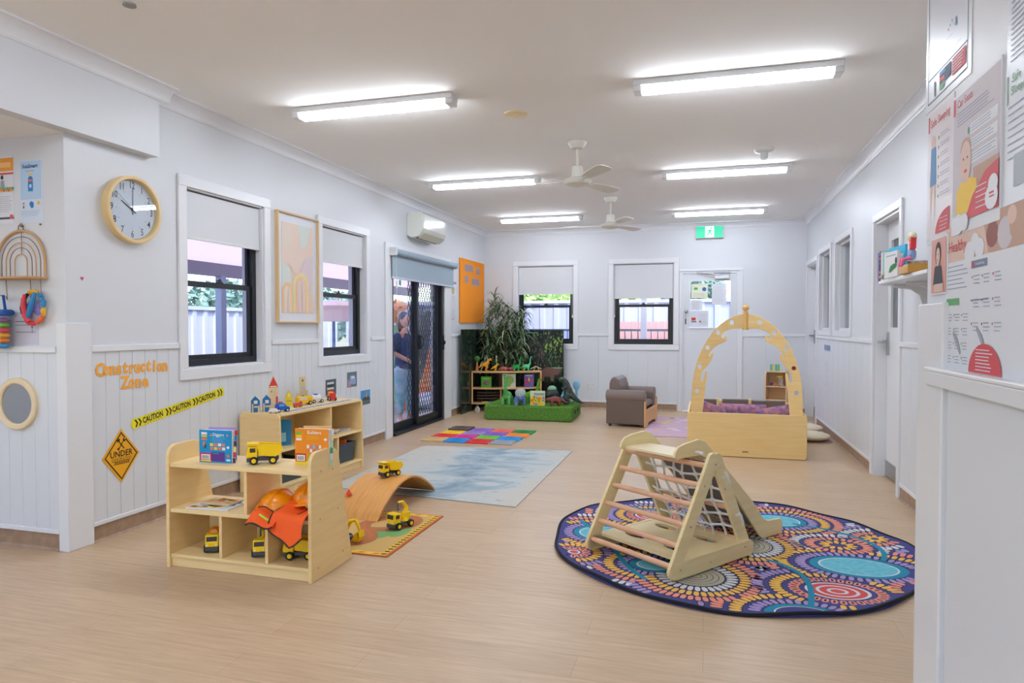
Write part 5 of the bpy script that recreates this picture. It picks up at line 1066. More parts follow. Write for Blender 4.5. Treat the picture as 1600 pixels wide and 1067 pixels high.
# construction play mat
e = thing('play_mat', 'tan road-pattern play mat with hazard-striped border beside the front toy shelf', 'play mat', (-2.06, 3.74, 0))
MT = [mat('mat_tan', (206, 168, 98), 0.85), mat('mat_road', (176, 116, 72), 0.85), mat('mat_green', (120, 170, 100), 0.85), col(240, 196, 60, 0.85), col(50, 44, 36, 0.85), mat('mat_sand', (216, 184, 120), 0.85), col(150, 150, 150, 0.85), mat('mat_edge_orange', (200, 104, 44), 0.85), col(200, 110, 60, 0.85)]
m = MB(); X0, X1, Y0, Y1 = -0.56, 0.39, -0.39, 0.44
m.box(X0, X1, Y0, Y1, 0.001, 0.006, mi=7); hz_ = 0.0066
m.face([(X0 + 0.01, Y0 + 0.01, hz_), (X1 - 0.018, Y0 + 0.01, hz_), (X1 - 0.018, Y1 - 0.01, hz_), (X0 + 0.01, Y1 - 0.01, hz_)], 3)
m.face([(X0 + 0.05, Y0 + 0.05, hz_ + .0004), (X1 - 0.055, Y0 + 0.05, hz_ + .0004), (X1 - 0.055, Y1 - 0.05, hz_ + .0004), (X0 + 0.05, Y1 - 0.05, hz_ + .0004)], 0)
for k in range(19): y = Y0 + 0.02 + k * 0.0425; m.face([(X1 - 0.05, y, hz_ + .0006), (X1 - 0.022, y + 0.006, hz_ + .0006), (X1 - 0.022, y + 0.024, hz_ + .0006), (X1 - 0.05, y + 0.018, hz_ + .0006)], 4)
for yy in (Y0 + 0.02, Y1 - 0.036):
    for k in range(10): x = X0 + 0.03 + k * 0.09; m.face([(x, yy, hz_ + .0006), (x + 0.035, yy, hz_ + .0006), (x + 0.06, yy + 0.016, hz_ + .0006), (x + 0.02, yy + 0.016, hz_ + .0006)], 8)
def road(P, w, mi, l):
    pts = []
    for i in range(len(P) - 1):
        p0, p1_, p2_, p3 = P[max(0, i - 1)], P[i], P[i + 1], P[min(len(P) - 1, i + 2)]
        for t in range(8):
            t /= 8; pts.append(tuple(0.5 * ((2 * p1_[c]) + (-p0[c] + p2_[c]) * t + (2 * p0[c] - 5 * p1_[c] + 4 * p2_[c] - p3[c]) * t * t + (-p0[c] + 3 * p1_[c] - 3 * p2_[c] + p3[c]) * t ** 3) for c in (0, 1)))
    for a, b_ in zip(pts, pts[1:]):
        l += 3e-6; d = Vector((b_[0] - a[0], b_[1] - a[1])).normalized(); n_ = Vector((-d.y, d.x)) * w; k = d * w * 0.25
        m.face([(a[0] + n_.x - k.x, a[1] + n_.y - k.y, l), (a[0] - n_.x - k.x, a[1] - n_.y - k.y, l), (b_[0] - n_.x + k.x, b_[1] - n_.y + k.y, l), (b_[0] + n_.x + k.x, b_[1] + n_.y + k.y, l)], mi)
P_road = [(-0.30, -0.30), (0.0, -0.29), (0.14, -0.20), (0.13, -0.08), (0.02, 0.04), (-0.02, 0.15), (0.05, 0.28), (0.2, 0.34), (0.27, 0.27), (0.26, 0.15), (0.15, 0.06), (0.04, 0.03)]
road(P_road, 0.042, 1, hz_ + .0013); road(P_road, 0.012, 8, hz_ + .0020)
m.face([(0.16 + 0.075 * math.cos(t), -0.03 + 0.10 * math.sin(t), hz_ + .0008) for t in [i * PI / 8 for i in range(16)]], 2); m.face([(0.26 + 0.06 * math.cos(t), 0.04 + 0.11 * math.sin(t), hz_ + .0009) for t in [i * PI / 8 for i in range(16)]], 2)
for k in range(4): m.face([(-0.06 + k * 0.03, -0.20, hz_ + .001), (-0.05 + k * 0.03, -0.20, hz_ + .001), (-0.01 + k * 0.03, -0.12, hz_ + .001), (-0.02 + k * 0.03, -0.12, hz_ + .001)], 3)
m.face([(-0.24 + 0.05 * math.cos(t), -0.33 + 0.025 * math.sin(t), hz_ + .0012) for t in [i * PI / 5 for i in range(10)]], 6)
obj('printed_mat', m, MT, e)

# foam floor tiles
FT = [[('dark brown', (92, 78, 72)), ('purple', (148, 110, 200)), ('coral', (236, 110, 100)), ('green', (20, 140, 60))],
      [('yellow', (250, 205, 30)), ('lilac grey', (160, 140, 190)), ('violet', (136, 96, 196)), ('orange', (250, 140, 50))],
      [('red', (228, 50, 46)), ('magenta', (224, 50, 150)), ('lime green', (120, 200, 70)), ('sky blue', (30, 150, 220))],
      [('tan', (214, 180, 120)), ('bright blue', (20, 140, 210)), ('scarlet', (224, 40, 50)), ('light grey', (160, 164, 172))]]
ORD = ['back row', 'second row from the back', 'third row from the back', 'front row']
for r in range(4):
    for c in range(4):
        nm, rgb = FT[r][c]; cx = -2.86 + c * 0.262 + r * -0.012; cy = 7.76 - r * 0.25
        pts = []
        for sd in range(4):
            for i in range(9):
                t = i / 9 - 0.5; u = 0.128; o = 0.008 * math.sin(i / 9 * 4 * PI); p = [(t * 0.256, -u + o), (u + o, t * 0.256), (-t * 0.256, u + o), (-u + o, -t * 0.256)][sd]; pts.append(p)
        h = 0.012 if (r, c) != (0, 0) else 0.03
        m = MB(); m.prism(pts, 'xy', 0.001, h)
        for k in range(3): m.tube([(0.09 * math.cos(t) * (1 - k * 0.3), 0.09 * math.sin(t) * (1 - k * 0.3), h) for t in [i * PI / 8 for i in range(16)]], 0.004, 5, closed=True)
        solo('sensory_tile', '%s sensory floor tile, %s in the %s' % (nm, ['leftmost', 'second from left', 'third from left', 'rightmost'][c], ORD[r]), 'floor tile', m, mat('tile_' + nm.replace(' ', '_'), rgb, 0.7, bump=(60, 0.5)), (cx, cy, 0), 0.02, 'coloured sensory floor tiles')

# ================================================================== FRONT TOY SHELF
e = thing('toy_shelf', 'pale maple open toy shelf with rounded ends in the left foreground', 'shelf', (-2.29, 3.10, 0))
hx = 0.435; t_ = 0.020
end = [(-0.20, 0), (-0.20, 0.585)] + [(-0.14 - 0.06 * math.cos(a), 0.585 + 0.06 * math.sin(a)) for a in [i * PI / 12 for i in range(1, 7)]] + [(-0.02, 0.645)] + [(-0.02 + 0.09 * math.sin(a), 0.555 + 0.09 * math.cos(a)) for a in [i * PI / 14 for i in range(1, 7)]] + [(0.085, 0.50), (0.20, 0.0)]
for s in (-1, 1):
    x0 = s * hx - (t_ / 2 if s > 0 else -t_ / 2) - t_ / 2
    o = obj('end_panel', MB().prism(end, 'yz', x0, x0 + t_), MAPLE, e, bev=0.003)
    for (py, pz) in ((-0.11, 0.54), (0.0, 0.53), (-0.12, 0.30), (0.05, 0.31), (-0.14, 0.06), (0.10, 0.07)):
        obj('screw_cap', MB().cyl((x0 + (t_ if s > 0 else 0) - 0.001, py, pz), (x0 + (t_ + 0.0012 if s > 0 else -0.0012), py, pz), 0.0045, seg=12), col(190, 160, 110), o)
IX = hx - t_
obj('top_board', MB().box(-IX, IX, -0.19, 0.085, 0.530, 0.550), MAPLE_H, e, bev=0.002)
obj('middle_board', MB().box(-IX, IX, -0.19, 0.10, 0.290, 0.310), MAPLE_H, e, bev=0.002)
obj('bottom_board', MB().box(-IX, IX, -0.19, 0.17, 0.052, 0.070), MAPLE_H, e, bev=0.002)
obj('plinth', MB().box(-IX, IX, -0.18, -0.162, 0.002, 0.052), MAPLE_H, e)
obj('back_panel', MB().box(-IX, IX, 0.10, 0.112, 0.070, 0.31), MAPLE_H, e)
obj('divider', MB().box(0.035, 0.053, -0.185, 0.09, 0.310, 0.530), MAPLE, e, bev=0.0015)
for x in (-0.118, 0.158): obj('divider', MB().box(x, x + 0.018, -0.185, 0.10, 0.070, 0.290), MAPLE, e, bev=0.0015)

# ================================================================== SECOND TOY SHELF along the wall
e = thing('wall_toy_shelf', 'longer maple toy shelf standing against the left wall under the windows', 'shelf', (-3.187, 4.917, 0), math.radians(-3.6))
# local x = across (front at +x), y along the wall
D, L2, HH = 0.185, 0.56, 0.615
endp = [(-D, 0), (-D, HH - 0.02), (-D + 0.02, HH), (D - 0.02, HH), (D, HH - 0.02), (D + 0.01, 0)]
for s in (-1, 1):
    y0 = s * L2 - 0.009; obj('end_panel', MB().prism(endp, 'xz', y0, y0 + 0.018), MAPLE, e, bev=0.004)
for q in (0.03, 0.32): pass
obj('top_board', MB().box(-D, D, -L2 + 0.009, L2 - 0.009, HH - 0.020, HH), MAPLE_H, e, bev=0.002)
obj('middle_board', MB().box(-D, D, -L2 + 0.009, L2 - 0.009, 0.325, 0.343), MAPLE_H, e, bev=0.002)
obj('bottom_board', MB().box(-D, D, -L2 + 0.009, L2 - 0.009, 0.06, 0.078), MAPLE_H, e, bev=0.002)
obj('plinth', MB().box(D - 0.03, D - 0.012, -L2 + 0.009, L2 - 0.009, 0.002, 0.06), MAPLE_H, e)
obj('back_panel', MB().box(-D, -D + 0.008, -L2 + 0.009, L2 - 0.009, 0.06, HH - 0.02), MAPLE, e)
obj('divider', MB().box(-D + 0.01, D - 0.004, 0.085, 0.103, 0.343, HH - 0.02), MAPLE, e, bev=0.0015)
for y in (-0.19, 0.185): obj('divider', MB().box(-D + 0.01, D - 0.004, y, y + 0.018, 0.078, 0.325), MAPLE, e, bev=0.0015)
def s2(x, y, z=HH + 0.001):   # local shelf coords -> world
    a = math.radians(-3.6); return (-3.187 + x * math.cos(a) - y * math.sin(a), 4.917 + x * math.sin(a) + y * math.cos(a), z)

# ------------------------------------------------------------------ books
def board_book(loc, rz, w, h, cover, label, paint, mats, tabs):
    e = thing('board_book', label, 'book', loc, rz, 'activity board books on the front toy shelf')
    m = MB(); m.box(-w / 2, w / 2, -0.004, 0, 0, h, mi=0); paint(m, -w / 2, 0, w, h); obj('cover', m, [cover] + mats, e)
    obj('back_cover', MB().box(-w / 2 + 0.03, w / 2 - 0.004, 0.045, 0.049, 0.004, h + 0.008, M=Matrix.Rotation(0.10, 4, 'Z')), tabs[0], e)
    m = MB(); m.box(-w / 2 + 0.004, w / 2 + 0.004, 0.0005, 0.028, 0.002, h - 0.002, mi=0)
    for k, c in enumerate((1, 2, 3, 1, 4, 2)):
        z = h * (k + 0.5) / 6; m.box(w / 2 + 0.004, w / 2 + 0.018, 0.001 + 0.004 * k, 0.004 + 0.004 * k, z - h / 13, z + h / 13, mi=c)
    obj('page_block', m, [col(232, 228, 226)] + list(tabs[1:]), e)
    return e
BK = [col(240, 240, 240), col(240, 210, 50), col(240, 130, 60), col(92, 52, 140), col(200, 40, 90), col(220, 130, 110), col(60, 60, 60), col(120, 190, 220), col(130, 190, 40), col(30, 150, 210)]
def blue_cover(m, x, z, w, h):
    def r(a, b_, c, d, mi, l=0.0046): m.srect(x + a * w, x + b_ * w, z + c * h, z + d * h, l, mi)
    r(0.02, 0.38, 0.03, 0.30, 5); r(0.38, 0.80, 0.04, 0.33, 4); r(0.06, 0.34, 0.10, 0.25, 1, 0.005); r(0.04, 0.36, 0.035, 0.08, 2, 0.005)
    for k in range(14): r(0.09 + k * 0.016, 0.097 + k * 0.016, 0.12, 0.22, 7, 0.0054)
    m.text('Diggers', x + 0.60 * w, z + 0.86 * h, 0.022, 0.005, 1, bold=0.0003)
    m.lines(x + 0.40 * w, x + 0.82 * w, z + 0.78 * h, 5, 0.006, 0.0016, 0.005, 8)
    r(0.07, 0.25, 0.86, 0.93, 1, 0.005); r(0.07, 0.25, 0.78, 0.84, 2, 0.005); r(0.07, 0.25, 0.69, 0.75, 3, 0.005)
    for i in range(4):
        for j in range(2): r(0.34 + i * 0.125, 0.44 + i * 0.125, 0.39 + j * 0.12, 0.48 + j * 0.12, (6, 2, 6, 1)[(i + j) % 4], 0.005)
    m.sell(x + 0.90 * w, z + 0.48 * h, 0.009, 0.007, 0.005, 1); m.sell(x + 0.90 * w, z + 0.22 * h, 0.008, 0.008, 0.005, 3); r(0.85, 0.97, 0.06, 0.12, 1, 0.005); r(0.42, 0.62, 0.27, 0.30, 10, 0.005)
    for (a, b_) in ((0.37, 0.84), (0.88, 0.85)): m.sell(x + a * w, z + b_ * h, 0.006, 0.006, 0.005, 3, 8)
    r(0.12, 0.18, 0.50, 0.64, 3, 0.005); r(0.16, 0.22, 0.44, 0.56, 7, 0.0052)
board_book((-2.480, 2.985, 0.5505), math.radians(4), 0.190, 0.172, mat('blue_book_cover', (20, 150, 210), 0.35), 'blue activity book titled Diggers standing at the left of the front toy shelf top', blue_cover, [BK[0], BK[1], BK[2], BK[3], BK[4], BK[5], BK[6], BK[7], BK[8], BK[9]], [col(176, 150, 214), col(60, 50, 90), col(200, 60, 70), col(240, 230, 150), col(40, 130, 190)])
def or_cover(m, x, z, w, h):
    def r(a, b_, c, d, mi, l=0.0046): m.srect(x + a * w, x + b_ * w, z + c * h, z + d * h, l, mi)
    r(0.0, 0.4, 0.0, 0.12, 2); r(0.38, 1.0, 0.0, 0.28, 9); r(0.02, 0.33, 0.10, 0.32, 3); r(0.05, 0.30, 0.12, 0.28, 1, 0.005)
    for k in range(12): r(0.08 + k * 0.016, 0.087 + k * 0.016, 0.14, 0.25, 7, 0.0054)
    m.text('Builders', x + 0.58 * w, z + 0.90 * h, 0.024, 0.005, 1, bold=0.0003); m.lines(x + 0.34 * w, x + 0.82 * w, z + 0.81 * h, 4, 0.006, 0.0014, 0.005, 2); r(0.04, 0.20, 0.84, 0.91, 9, 0.005); r(0.04, 0.20, 0.76, 0.82, 2, 0.005); r(0.04, 0.20, 0.68, 0.74, 1, 0.005)
    for i in range(5):
        for j in range(2): r(0.36 + i * 0.09, 0.43 + i * 0.09, 0.36 + j * 0.11, 0.45 + j * 0.11, (6, 1, 6, 8)[(i + j) % 4], 0.005)
    m.sell(x + 0.92 * w, z + 0.72 * h, 0.009, 0.007, 0.005, 1); r(0.46, 0.62, 0.24, 0.29, 10, 0.005)
board_book((-1.950, 3.06, 0.5505), math.radians(5), 0.185, 0.190, mat('orange_book_cover', (244, 146, 28), 0.35), 'orange activity book titled Builders standing behind the right end of the front toy shelf', or_cover, [BK[0], BK[1], mat('book_red', (190, 40, 40), 0.4), BK[3], BK[4], BK[5], BK[6], BK[7], BK[8], BK[9]], [col(240, 190, 120), col(170, 214, 190), col(220, 224, 230), col(60, 160, 120), col(240, 210, 160)])
# flat puzzles on the middle board
m = MB(); m.box(-0.125, 0.125, -0.085, 0.085, 0, 0.007, mi=0); rq = random.Random(2)
for k in range(18): x, y = rq.uniform(-0.1, 0.1), rq.uniform(-0.07, 0.06); m.box(x - 0.018, x + 0.018, y - 0.012, y + 0.012, 0.007, 0.0085, mi=1 + k % 4)
solo('puzzle_board', 'flat colourful puzzle board, lower of two, lying on the middle of the front toy shelf', 'puzzle', m, [col(226, 232, 236), col(40, 150, 210), col(240, 220, 60), col(240, 200, 150), col(160, 120, 90)], (-2.505, 3.02, 0.3105), 0.06, bev=0)
m = MB(); m.box(-0.09, 0.09, -0.06, 0.06, 0, 0.007, mi=0)
for k in range(10): x, y = rq.uniform(-0.07, 0.07), rq.uniform(-0.045, 0.04); m.box(x - 0.015, x + 0.015, y - 0.01, y + 0.01, 0.007, 0.009, mi=1 + k % 3)
solo('puzzle_board', 'smaller puzzle board with orange picture lying on top of the other puzzle', 'puzzle', m, [col(222, 196, 150), col(230, 130, 60), col(200, 160, 110), col(240, 220, 120)], (-2.50, 3.055, 0.3202), 0.0)

# ------------------------------------------------------------------ toy vehicles
def wheels(e, xs, y, r, w, hub=YEL, tyre=TYRE):
    for x in xs:
        for s in (-1, 1):
            o = obj('wheel', MB().lathe([(r * 0.55, -w / 2), (r * 0.92, -w / 2), (r, -w / 2 + w * 0.2), (r, w / 2 - w * 0.2), (r * 0.92, w / 2), (r * 0.55, w / 2)], seg=20, M=Matrix.Translation((x, s * y, r)) @ Matrix.Rotation(PI / 2, 4, 'X')), tyre, e, smooth=True)
            obj('wheel_hub', MB().cyl((x, s * (y + w / 2 - 0.002), r), (x, s * (y + w / 2 + 0.002), r), r * 0.62, r * 0.5, seg=16), hub, o)
def truck(kind, loc, rz, label, sc=1.0, group='yellow toy construction vehicles'):
    """+x is the front; about 0.17 m long at scale 1"""
    e = thing('toy_' + kind, label, 'toy vehicle', loc, rz, group); e.scale = (sc, sc, sc)
    m = MB(); m.box(-0.075, 0.078, -0.022, 0.022, 0.018, 0.036); m.box(0.055, 0.085, -0.032, 0.032, 0.014, 0.034); obj('chassis', m, DGREY, e, bev=0.003)
    wheels(e, (-0.048, 0.048), 0.034, 0.0215, 0.018)
    # cab
    if kind in ('dump_truck', 'mixer_truck', 'crane_truck'):
        m = MB(); m.prism([(0.030, 0.036), (0.086, 0.036), (0.086, 0.058), (0.078, 0.098), (0.030, 0.098)], 'xz', -0.033, 0.033); cab = obj('cab', m, YEL, e, bev=0.005)
        m = MB(); m.prism([(0.0835, 0.066), (0.0805, 0.090), (0.0815, 0.090), (0.0850, 0.066)], 'xz', -0.026, 0.026); m.box(0.040, 0.068, -0.0335, 0.0335, 0.066, 0.088); obj('cab_window', m, col(60, 56, 50), cab)
        for s in (-1, 1): obj('headlight', MB().cyl((0.084, s * 0.022, 0.047), (0.088, s * 0.022, 0.047), 0.005), col(240, 240, 220), cab)
    if kind == 'dump_truck':
        m = MB()
        T = 0.004
        m.prism([(-0.095, 0.066), (-0.060, 0.040), (0.018, 0.050), (0.028, 0.098), (0.086, 0.106), (0.086, 0.112), (0.025, 0.110), (-0.085, 0.100)], 'xz', -0.040, -0.034)
        m.prism([(-0.095, 0.066), (-0.060, 0.040), (0.018, 0.050), (0.028, 0.098), (0.086, 0.106), (0.086, 0.112), (0.025, 0.110), (-0.085, 0.100)], 'xz', 0.034, 0.040)
        m.prism([(-0.098, 0.070), (-0.060, 0.038), (0.018, 0.048), (0.018, 0.054), (-0.058, 0.045), (-0.094, 0.076)], 'xz', -0.036, 0.036)
        m.prism([(0.014, 0.050), (0.020, 0.050), (0.034, 0.104), (0.086, 0.107), (0.086, 0.113), (0.028, 0.112)], 'xz', -0.040, 0.040)
        obj('dump_bed', m, YEL, e, bev=0.0015)
    if kind == 'mixer_truck':
        obj('drum', MB().lathe([(0.012, -0.062), (0.022, -0.055), (0.036, -0.01), (0.036, 0.015), (0.018, 0.048)], seg=22, M=Matrix.Translation((-0.03, 0, 0.078)) @ Matrix.Rotation(math.radians(72), 4, 'Y')), mat('orange_drum', (246, 150, 20), 0.35), e, smooth=True)
        obj('drum_support', MB().box(-0.08, -0.062, -0.02, 0.02, 0.034, 0.085), YEL, e, bev=0.003)
    if kind == 'crane_truck':
        obj('turret', MB().cyl((-0.03, 0, 0.036), (-0.03, 0, 0.06), 0.028, 0.022, seg=18), YEL, e, smooth=True)
        obj('boom', MB().tube([(-0.03, 0, 0.06), (-0.045, 0, 0.115), (-0.015, 0, 0.150), (0.02, 0, 0.152)], [0.016, 0.013, 0.010, 0.008], 8).box(-0.06, -0.02, -0.02, 0.02, 0.05, 0.085), YEL, e, smooth=True, bev=0.001)
        obj('crane_hook', MB().tube([(0.02, 0, 0.150), (0.026, 0, 0.13), (0.03, 0, 0.115), (0.022, 0, 0.105), (0.012, 0, 0.112)], 0.005, 8), col(90, 90, 96), e, smooth=True)
    if kind == 'excavator':
        m = MB(); m.prism([(-0.07, 0.040), (0.010, 0.040), (0.010, 0.066), (-0.06, 0.072)], 'xz', -0.032, 0.032); obj('engine_cover', m, YEL, e, bev=0.006)
        m = MB(); m.prism([(-0.012, 0.040), (0.040, 0.040), (0.036, 0.105), (-0.008, 0.105)], 'xz', -0.03, 0.004); cab = obj('cab', m, YEL, e, bev=0.005)
        m = MB(); m.box(-0.002, 0.030, -0.0305, 0.0045, 0.068, 0.096); m.box(0.0362, 0.0395, -0.025, 0.0, 0.068, 0.096); obj('cab_window', m, col(70, 64, 58), cab)
        obj('boom', MB().tube([(0.03, 0.014, 0.050), (0.07, 0.014, 0.125), (0.105, 0.014, 0.135)], [0.012, 0.013, 0.010], 8), YEL, e, smooth=True)
        obj('dipper_arm', MB().tube([(0.105, 0.014, 0.138), (0.13, 0.014, 0.10), (0.142, 0.014, 0.065)], [0.011, 0.010, 0.008], 8), YEL, e, smooth=True)
        m = MB(); m.prism([(0.150, 0.075), (0.155, 0.04), (0.140, 0.010), (0.112, 0.008), (0.100, 0.022), (0.106, 0.026), (0.118, 0.018), (0.134, 0.022), (0.142, 0.045), (0.136, 0.07)], 'xz', -0.014, 0.042); m.prism([(0.150, 0.075), (0.155, 0.04), (0.140, 0.010), (0.112, 0.008), (0.100, 0.022), (0.120, 0.06)], 'xz', -0.014, -0.011); m.prism([(0.150, 0.075), (0.155, 0.04), (0.140, 0.010), (0.112, 0.008), (0.100, 0.022), (0.120, 0.06)], 'xz', 0.039, 0.042)
        obj('bucket', m, YEL, e, bev=0.002)
    return e
truck('dump_truck', (-2.225, 3.04, 0.5505), math.radians(212), 'yellow toy dump truck between the two books on top of the front toy shelf', 0.98)
truck('dump_truck', (-2.15, 4.36, 0.2075), math.radians(-118), 'yellow toy dump truck parked on top of the curved wooden bridge', 0.95)
truck('mixer_truck', (-2.535, 3.035, 0.0705), math.radians(-60), 'toy mixer truck with orange drum in the left bottom compartment of the front shelf', 1.0)
truck('crane_truck', (-2.245, 3.04, 0.0705), math.radians(-62), 'yellow toy crane truck in the middle bottom compartment of the front shelf', 0.95)
truck('dump_truck', (-2.005, 3.04, 0.0705), math.radians(195), 'yellow toy truck in the right bottom compartment of the front shelf', 1.0)
truck('excavator', (-2.06, 3.52, 0.0090), math.radians(-8), 'yellow toy excavator on the play mat beside the front shelf end', 0.95)
truck('crane_truck', (-1.83, 3.86, 0.0090), math.radians(-112), 'yellow toy crane truck standing on the play mat by the bridge', 1.05)

# curved plywood bridge
e = thing('curved_bridge', 'honey-coloured curved plywood bridge board arching over the play mat edge', 'bridge board', (-2.175, 4.37, 0), math.radians(-2.7))
m = MB(); n = 28; L = 0.435; up = []; dn = []
for i in range(n + 1):
    u = -1 + 2 * i / n; y = L * u; z = 0.195 * (math.cos(u * PI * 0.5)) ** 0.85 if abs(u) < 0.9999 else 0.0
    up.append((y, z)); 
P_ = []
for i in range(n + 1):
    a = Vector(up[max(0, i - 1)]); b_ = Vector(up[min(n, i + 1)]); d = (b_ - a).normalized(); nn_ = Vector((-d.y, d.x)) * 0.012
    P_.append((up[i][0] + nn_.x, max(0.0, up[i][1] + nn_.y)))
m.prism([(p[0], max(p[1], 0.0085)) for p in up] + [(p[0], max(p[1], 0.0085)) for p in reversed(P_[1:-1])], 'yz', -0.17, 0.17)
obj('curved_board', m, BAMBOO, e, smooth=True)
solo('red_toy_cone', 'small orange-red toy cone on the left slope of the curved bridge', 'toy cone', MB().lathe([(0.018, 0), (0.02, 0.004), (0.012, 0.02), (0.003, 0.036)], seg=16), col(236, 70, 40), (-2.315, 4.075, 0.128), smooth=True)

# helmets and vest
def helmet(loc, rz, label, tilt):
    e = thing('hard_hat', label, 'hard hat', loc, rz, 'orange toy hard hats'); e.rotation_euler = (tilt, 0, rz)
    prof = [(0.098, 0.0)] + [(0.098 * math.cos(a), 0.092 * math.sin(a)) for a in [i * PI / 22 for i in range(1, 11)]] + [(0.004, 0.092)]
    obj('shell', MB().lathe(prof, seg=36), ORANGEP, e, smooth=True)
    pts = []
    for i in range(32):
        a = 2 * PI * i / 32; k = 0.112 + (0.032 * max(0, math.cos(a)) ** 2); pts.append((k * math.cos(a), 0.108 * math.sin(a)))
    obj('brim', MB().prism(pts, 'xy', -0.004, 0.004), ORANGEP, e, bev=0.003)
    obj('crown_ridge', MB().tube([(0.093 * math.cos(a), 0, 0.094 * math.sin(a)) for a in [i * PI / 16 for i in range(2, 15)]], 0.008, 8), ORANGEP, e, smooth=True)
    return e
helmet((-2.128, 3.03, 0.330), math.radians(-95), 'orange hard hat in front, on the middle board of the front toy shelf', math.radians(-10))
helmet((-1.972, 3.09, 0.368), math.radians(-80), 'orange hard hat farther right, half hidden by the shelf end', math.radians(8))
e = thing('safety_vest', 'orange safety vest with black piping draped over the shelf edge below the hard hats', 'vest', (-2.06, 2.93, 0.30))
VO = mat('fluoro_orange_cloth', (255, 98, 28), 0.75)
def cloth(nx, ny, f, name, mats, th=0.003):
    m = MB(); g = [[m.bm.verts.new(f(i / nx, j / ny)) for j in range(ny + 1)] for i in range(nx + 1)]
    for i in range(nx):
        for j in range(ny): m.bm.faces.new((g[i][j], g[i + 1][j], g[i + 1][j + 1], g[i][j + 1]))
    o = obj(name, m, mats, e, smooth=True); md = o.modifiers.new('t', 'SOLIDIFY'); md.thickness = th; md.offset = 0; return o
def fA(u, v):   # right lobe hanging down in a V
    x = 0.0 + u * 0.185; top_y = 0.09 - v * 0.29
    drop = max(0, v - 0.45) / 0.55 * (0.135 - 0.10 * abs(u - 0.62) ** 1.0 * 1.3)
    return (x + 0.01 * math.sin(v * 6), top_y if v < 0.5 else -0.055 - (v - 0.5) * 0.05, 0.022 + 0.035 * (1 - v) + 0.02 * math.sin(u * 7) * (1 - v) - drop + 0.006 * math.sin(u * 9 + v * 4))
cloth(22, 22, fA, 'vest_front', VO)
def fB(u, v):
    x = -0.125 + u * 0.155
    return (x, 0.05 - v * 0.15, 0.024 + 0.018 * math.sin(u * 5 + 0.6) + (1 - v) * 0.012 - max(0, v - 0.6) * (0.06 + 0.06 * (1 - u)))
cloth(18, 16, fB, 'vest_back', VO)
obj('piping', MB().tube([fA(i / 16, 1.0) for i in range(17)], 0.0042, 6).tube([fA(0, i / 10) for i in range(11)], 0.0042, 6).tube([fA(0.62 + 0.03 * i / 8, 0.1 + 0.3 * i / 8) for i in range(9)], 0.004, 6), col(34, 24, 26), e)
obj('piping', MB().tube([fB(i / 16, 1.0) for i in range(17)], 0.0042, 6).tube([(p[0], p[1], p[2] + 0.004) for p in [fB(i / 12, 0.3) for i in range(13)]], 0.003, 6), col(34, 24, 26), e)
obj('reflective_strip', MB().tube([(p[0], p[1] - 0.001, p[2] + 0.004) for p in [fB(0.35 + 0.35 * i / 8, 0.72) for i in range(9)]], 0.006, 6), col(200, 230, 60), e)
solo('wooden_figure', 'small white and green toy figure hanging below the vest, above the middle truck', 'toy figure', MB().ell((0, 0, 0.012), (0.016, 0.010, 0.012)).box(-0.018, 0.018, -0.008, 0.008, -0.004, 0.006), col(150, 205, 160), (-2.155, 3.0, 0.178))

# ------------------------------------------------------------------ things on the wall toy shelf
def house(name, loc, rz, w, h, roofh, body, roofc, label, paint=None, mats=(), d=0.03):
    m = MB(); m.prism([(-w / 2, 0), (w / 2, 0), (w / 2, h), (0, h + roofh), (-w / 2, h)], 'xz', 0, d, mi=0)
    if paint: paint(m)
    solo(name, label, 'wooden block', m, [body] + list(mats), loc, rz, 'wooden house blocks', bev=0)
BLU = col(30, 110, 170); WD = mat('bare_block_wood', (226, 196, 150), 0.5)
def hp(m):
    m.srect(-0.026, -0.016, 0.0, 0.065, 0.001, 2); m.srect(0.016, 0.028, 0.0, 0.05, 0.001, 2); m.srect(-0.012, 0.014, 0.065, 0.09, 0.001, 1); m.srect(-0.012, 0.014, 0.035, 0.048, 0.001, 2)
FACE = math.radians(42)
house('house_block', s2(-0.06, -0.535), FACE, 0.062, 0.088, 0.034, BLU, BLU, 'blue wooden house block with pointed roof, nearer corner of the wall toy shelf', hp, [col(226, 226, 226), WD])
house('house_block', s2(-0.005, -0.475), FACE, 0.058, 0.094, 0.034, BLU, BLU, 'second blue wooden house block standing just right of the corner one', hp, [col(226, 226, 226), WD])
def tw(m):
    m.spoly([(-0.032, 0.186), (0.032, 0.186), (0, 0.258)], 0.001, 1); m.srect(-0.032, 0.032, 0.172, 0.186, 0.001, 2); m.srect(-0.026, 0.026, 0.175, 0.184, 0.0015, 3); m.srect(0.018, 0.032, 0.0, 0.10, 0.001, 1); m.sell(-0.014, 0.14, 0.004, 0.008, 0.001, 2)
    for z in (0.11, 0.135, 0.155): m.srect(0.0, 0.02, z, z + 0.002, 0.001, 4)
house('tower_block', s2(-0.06, -0.33), FACE, 0.068, 0.175, 0.085, mat('tower_wood', (232, 204, 160), 0.5), None, 'tall wooden tower block with a red pointed roof on the wall toy shelf', tw, [col(230, 66, 44), col(170, 80, 60), col(236, 226, 206), col(190, 160, 130)])
def yw(m): m.sell(0, 0.09, 0.012, 0.018, 0.001, 1); m.srect(-0.02, 0.02, 0.04, 0.045, 0.001, 2)
house('house_block', s2(-0.08, -0.115), FACE, 0.055, 0.082, 0.045, col(226, 206, 50), None, 'yellow wooden house block behind the small red car', yw, [col(240, 220, 130), col(150, 110, 60)])
def bt(m):
    m.sell(0, 0.19, 0.008, 0.012, 0.001, 1)
    for z in (0.15, 0.125, 0.105, 0.085): m.srect(-0.016, 0.016, z, z + 0.007, 0.001, 2)
    m.sell(0, 0.05, 0.012, 0.016, 0.001, 3)
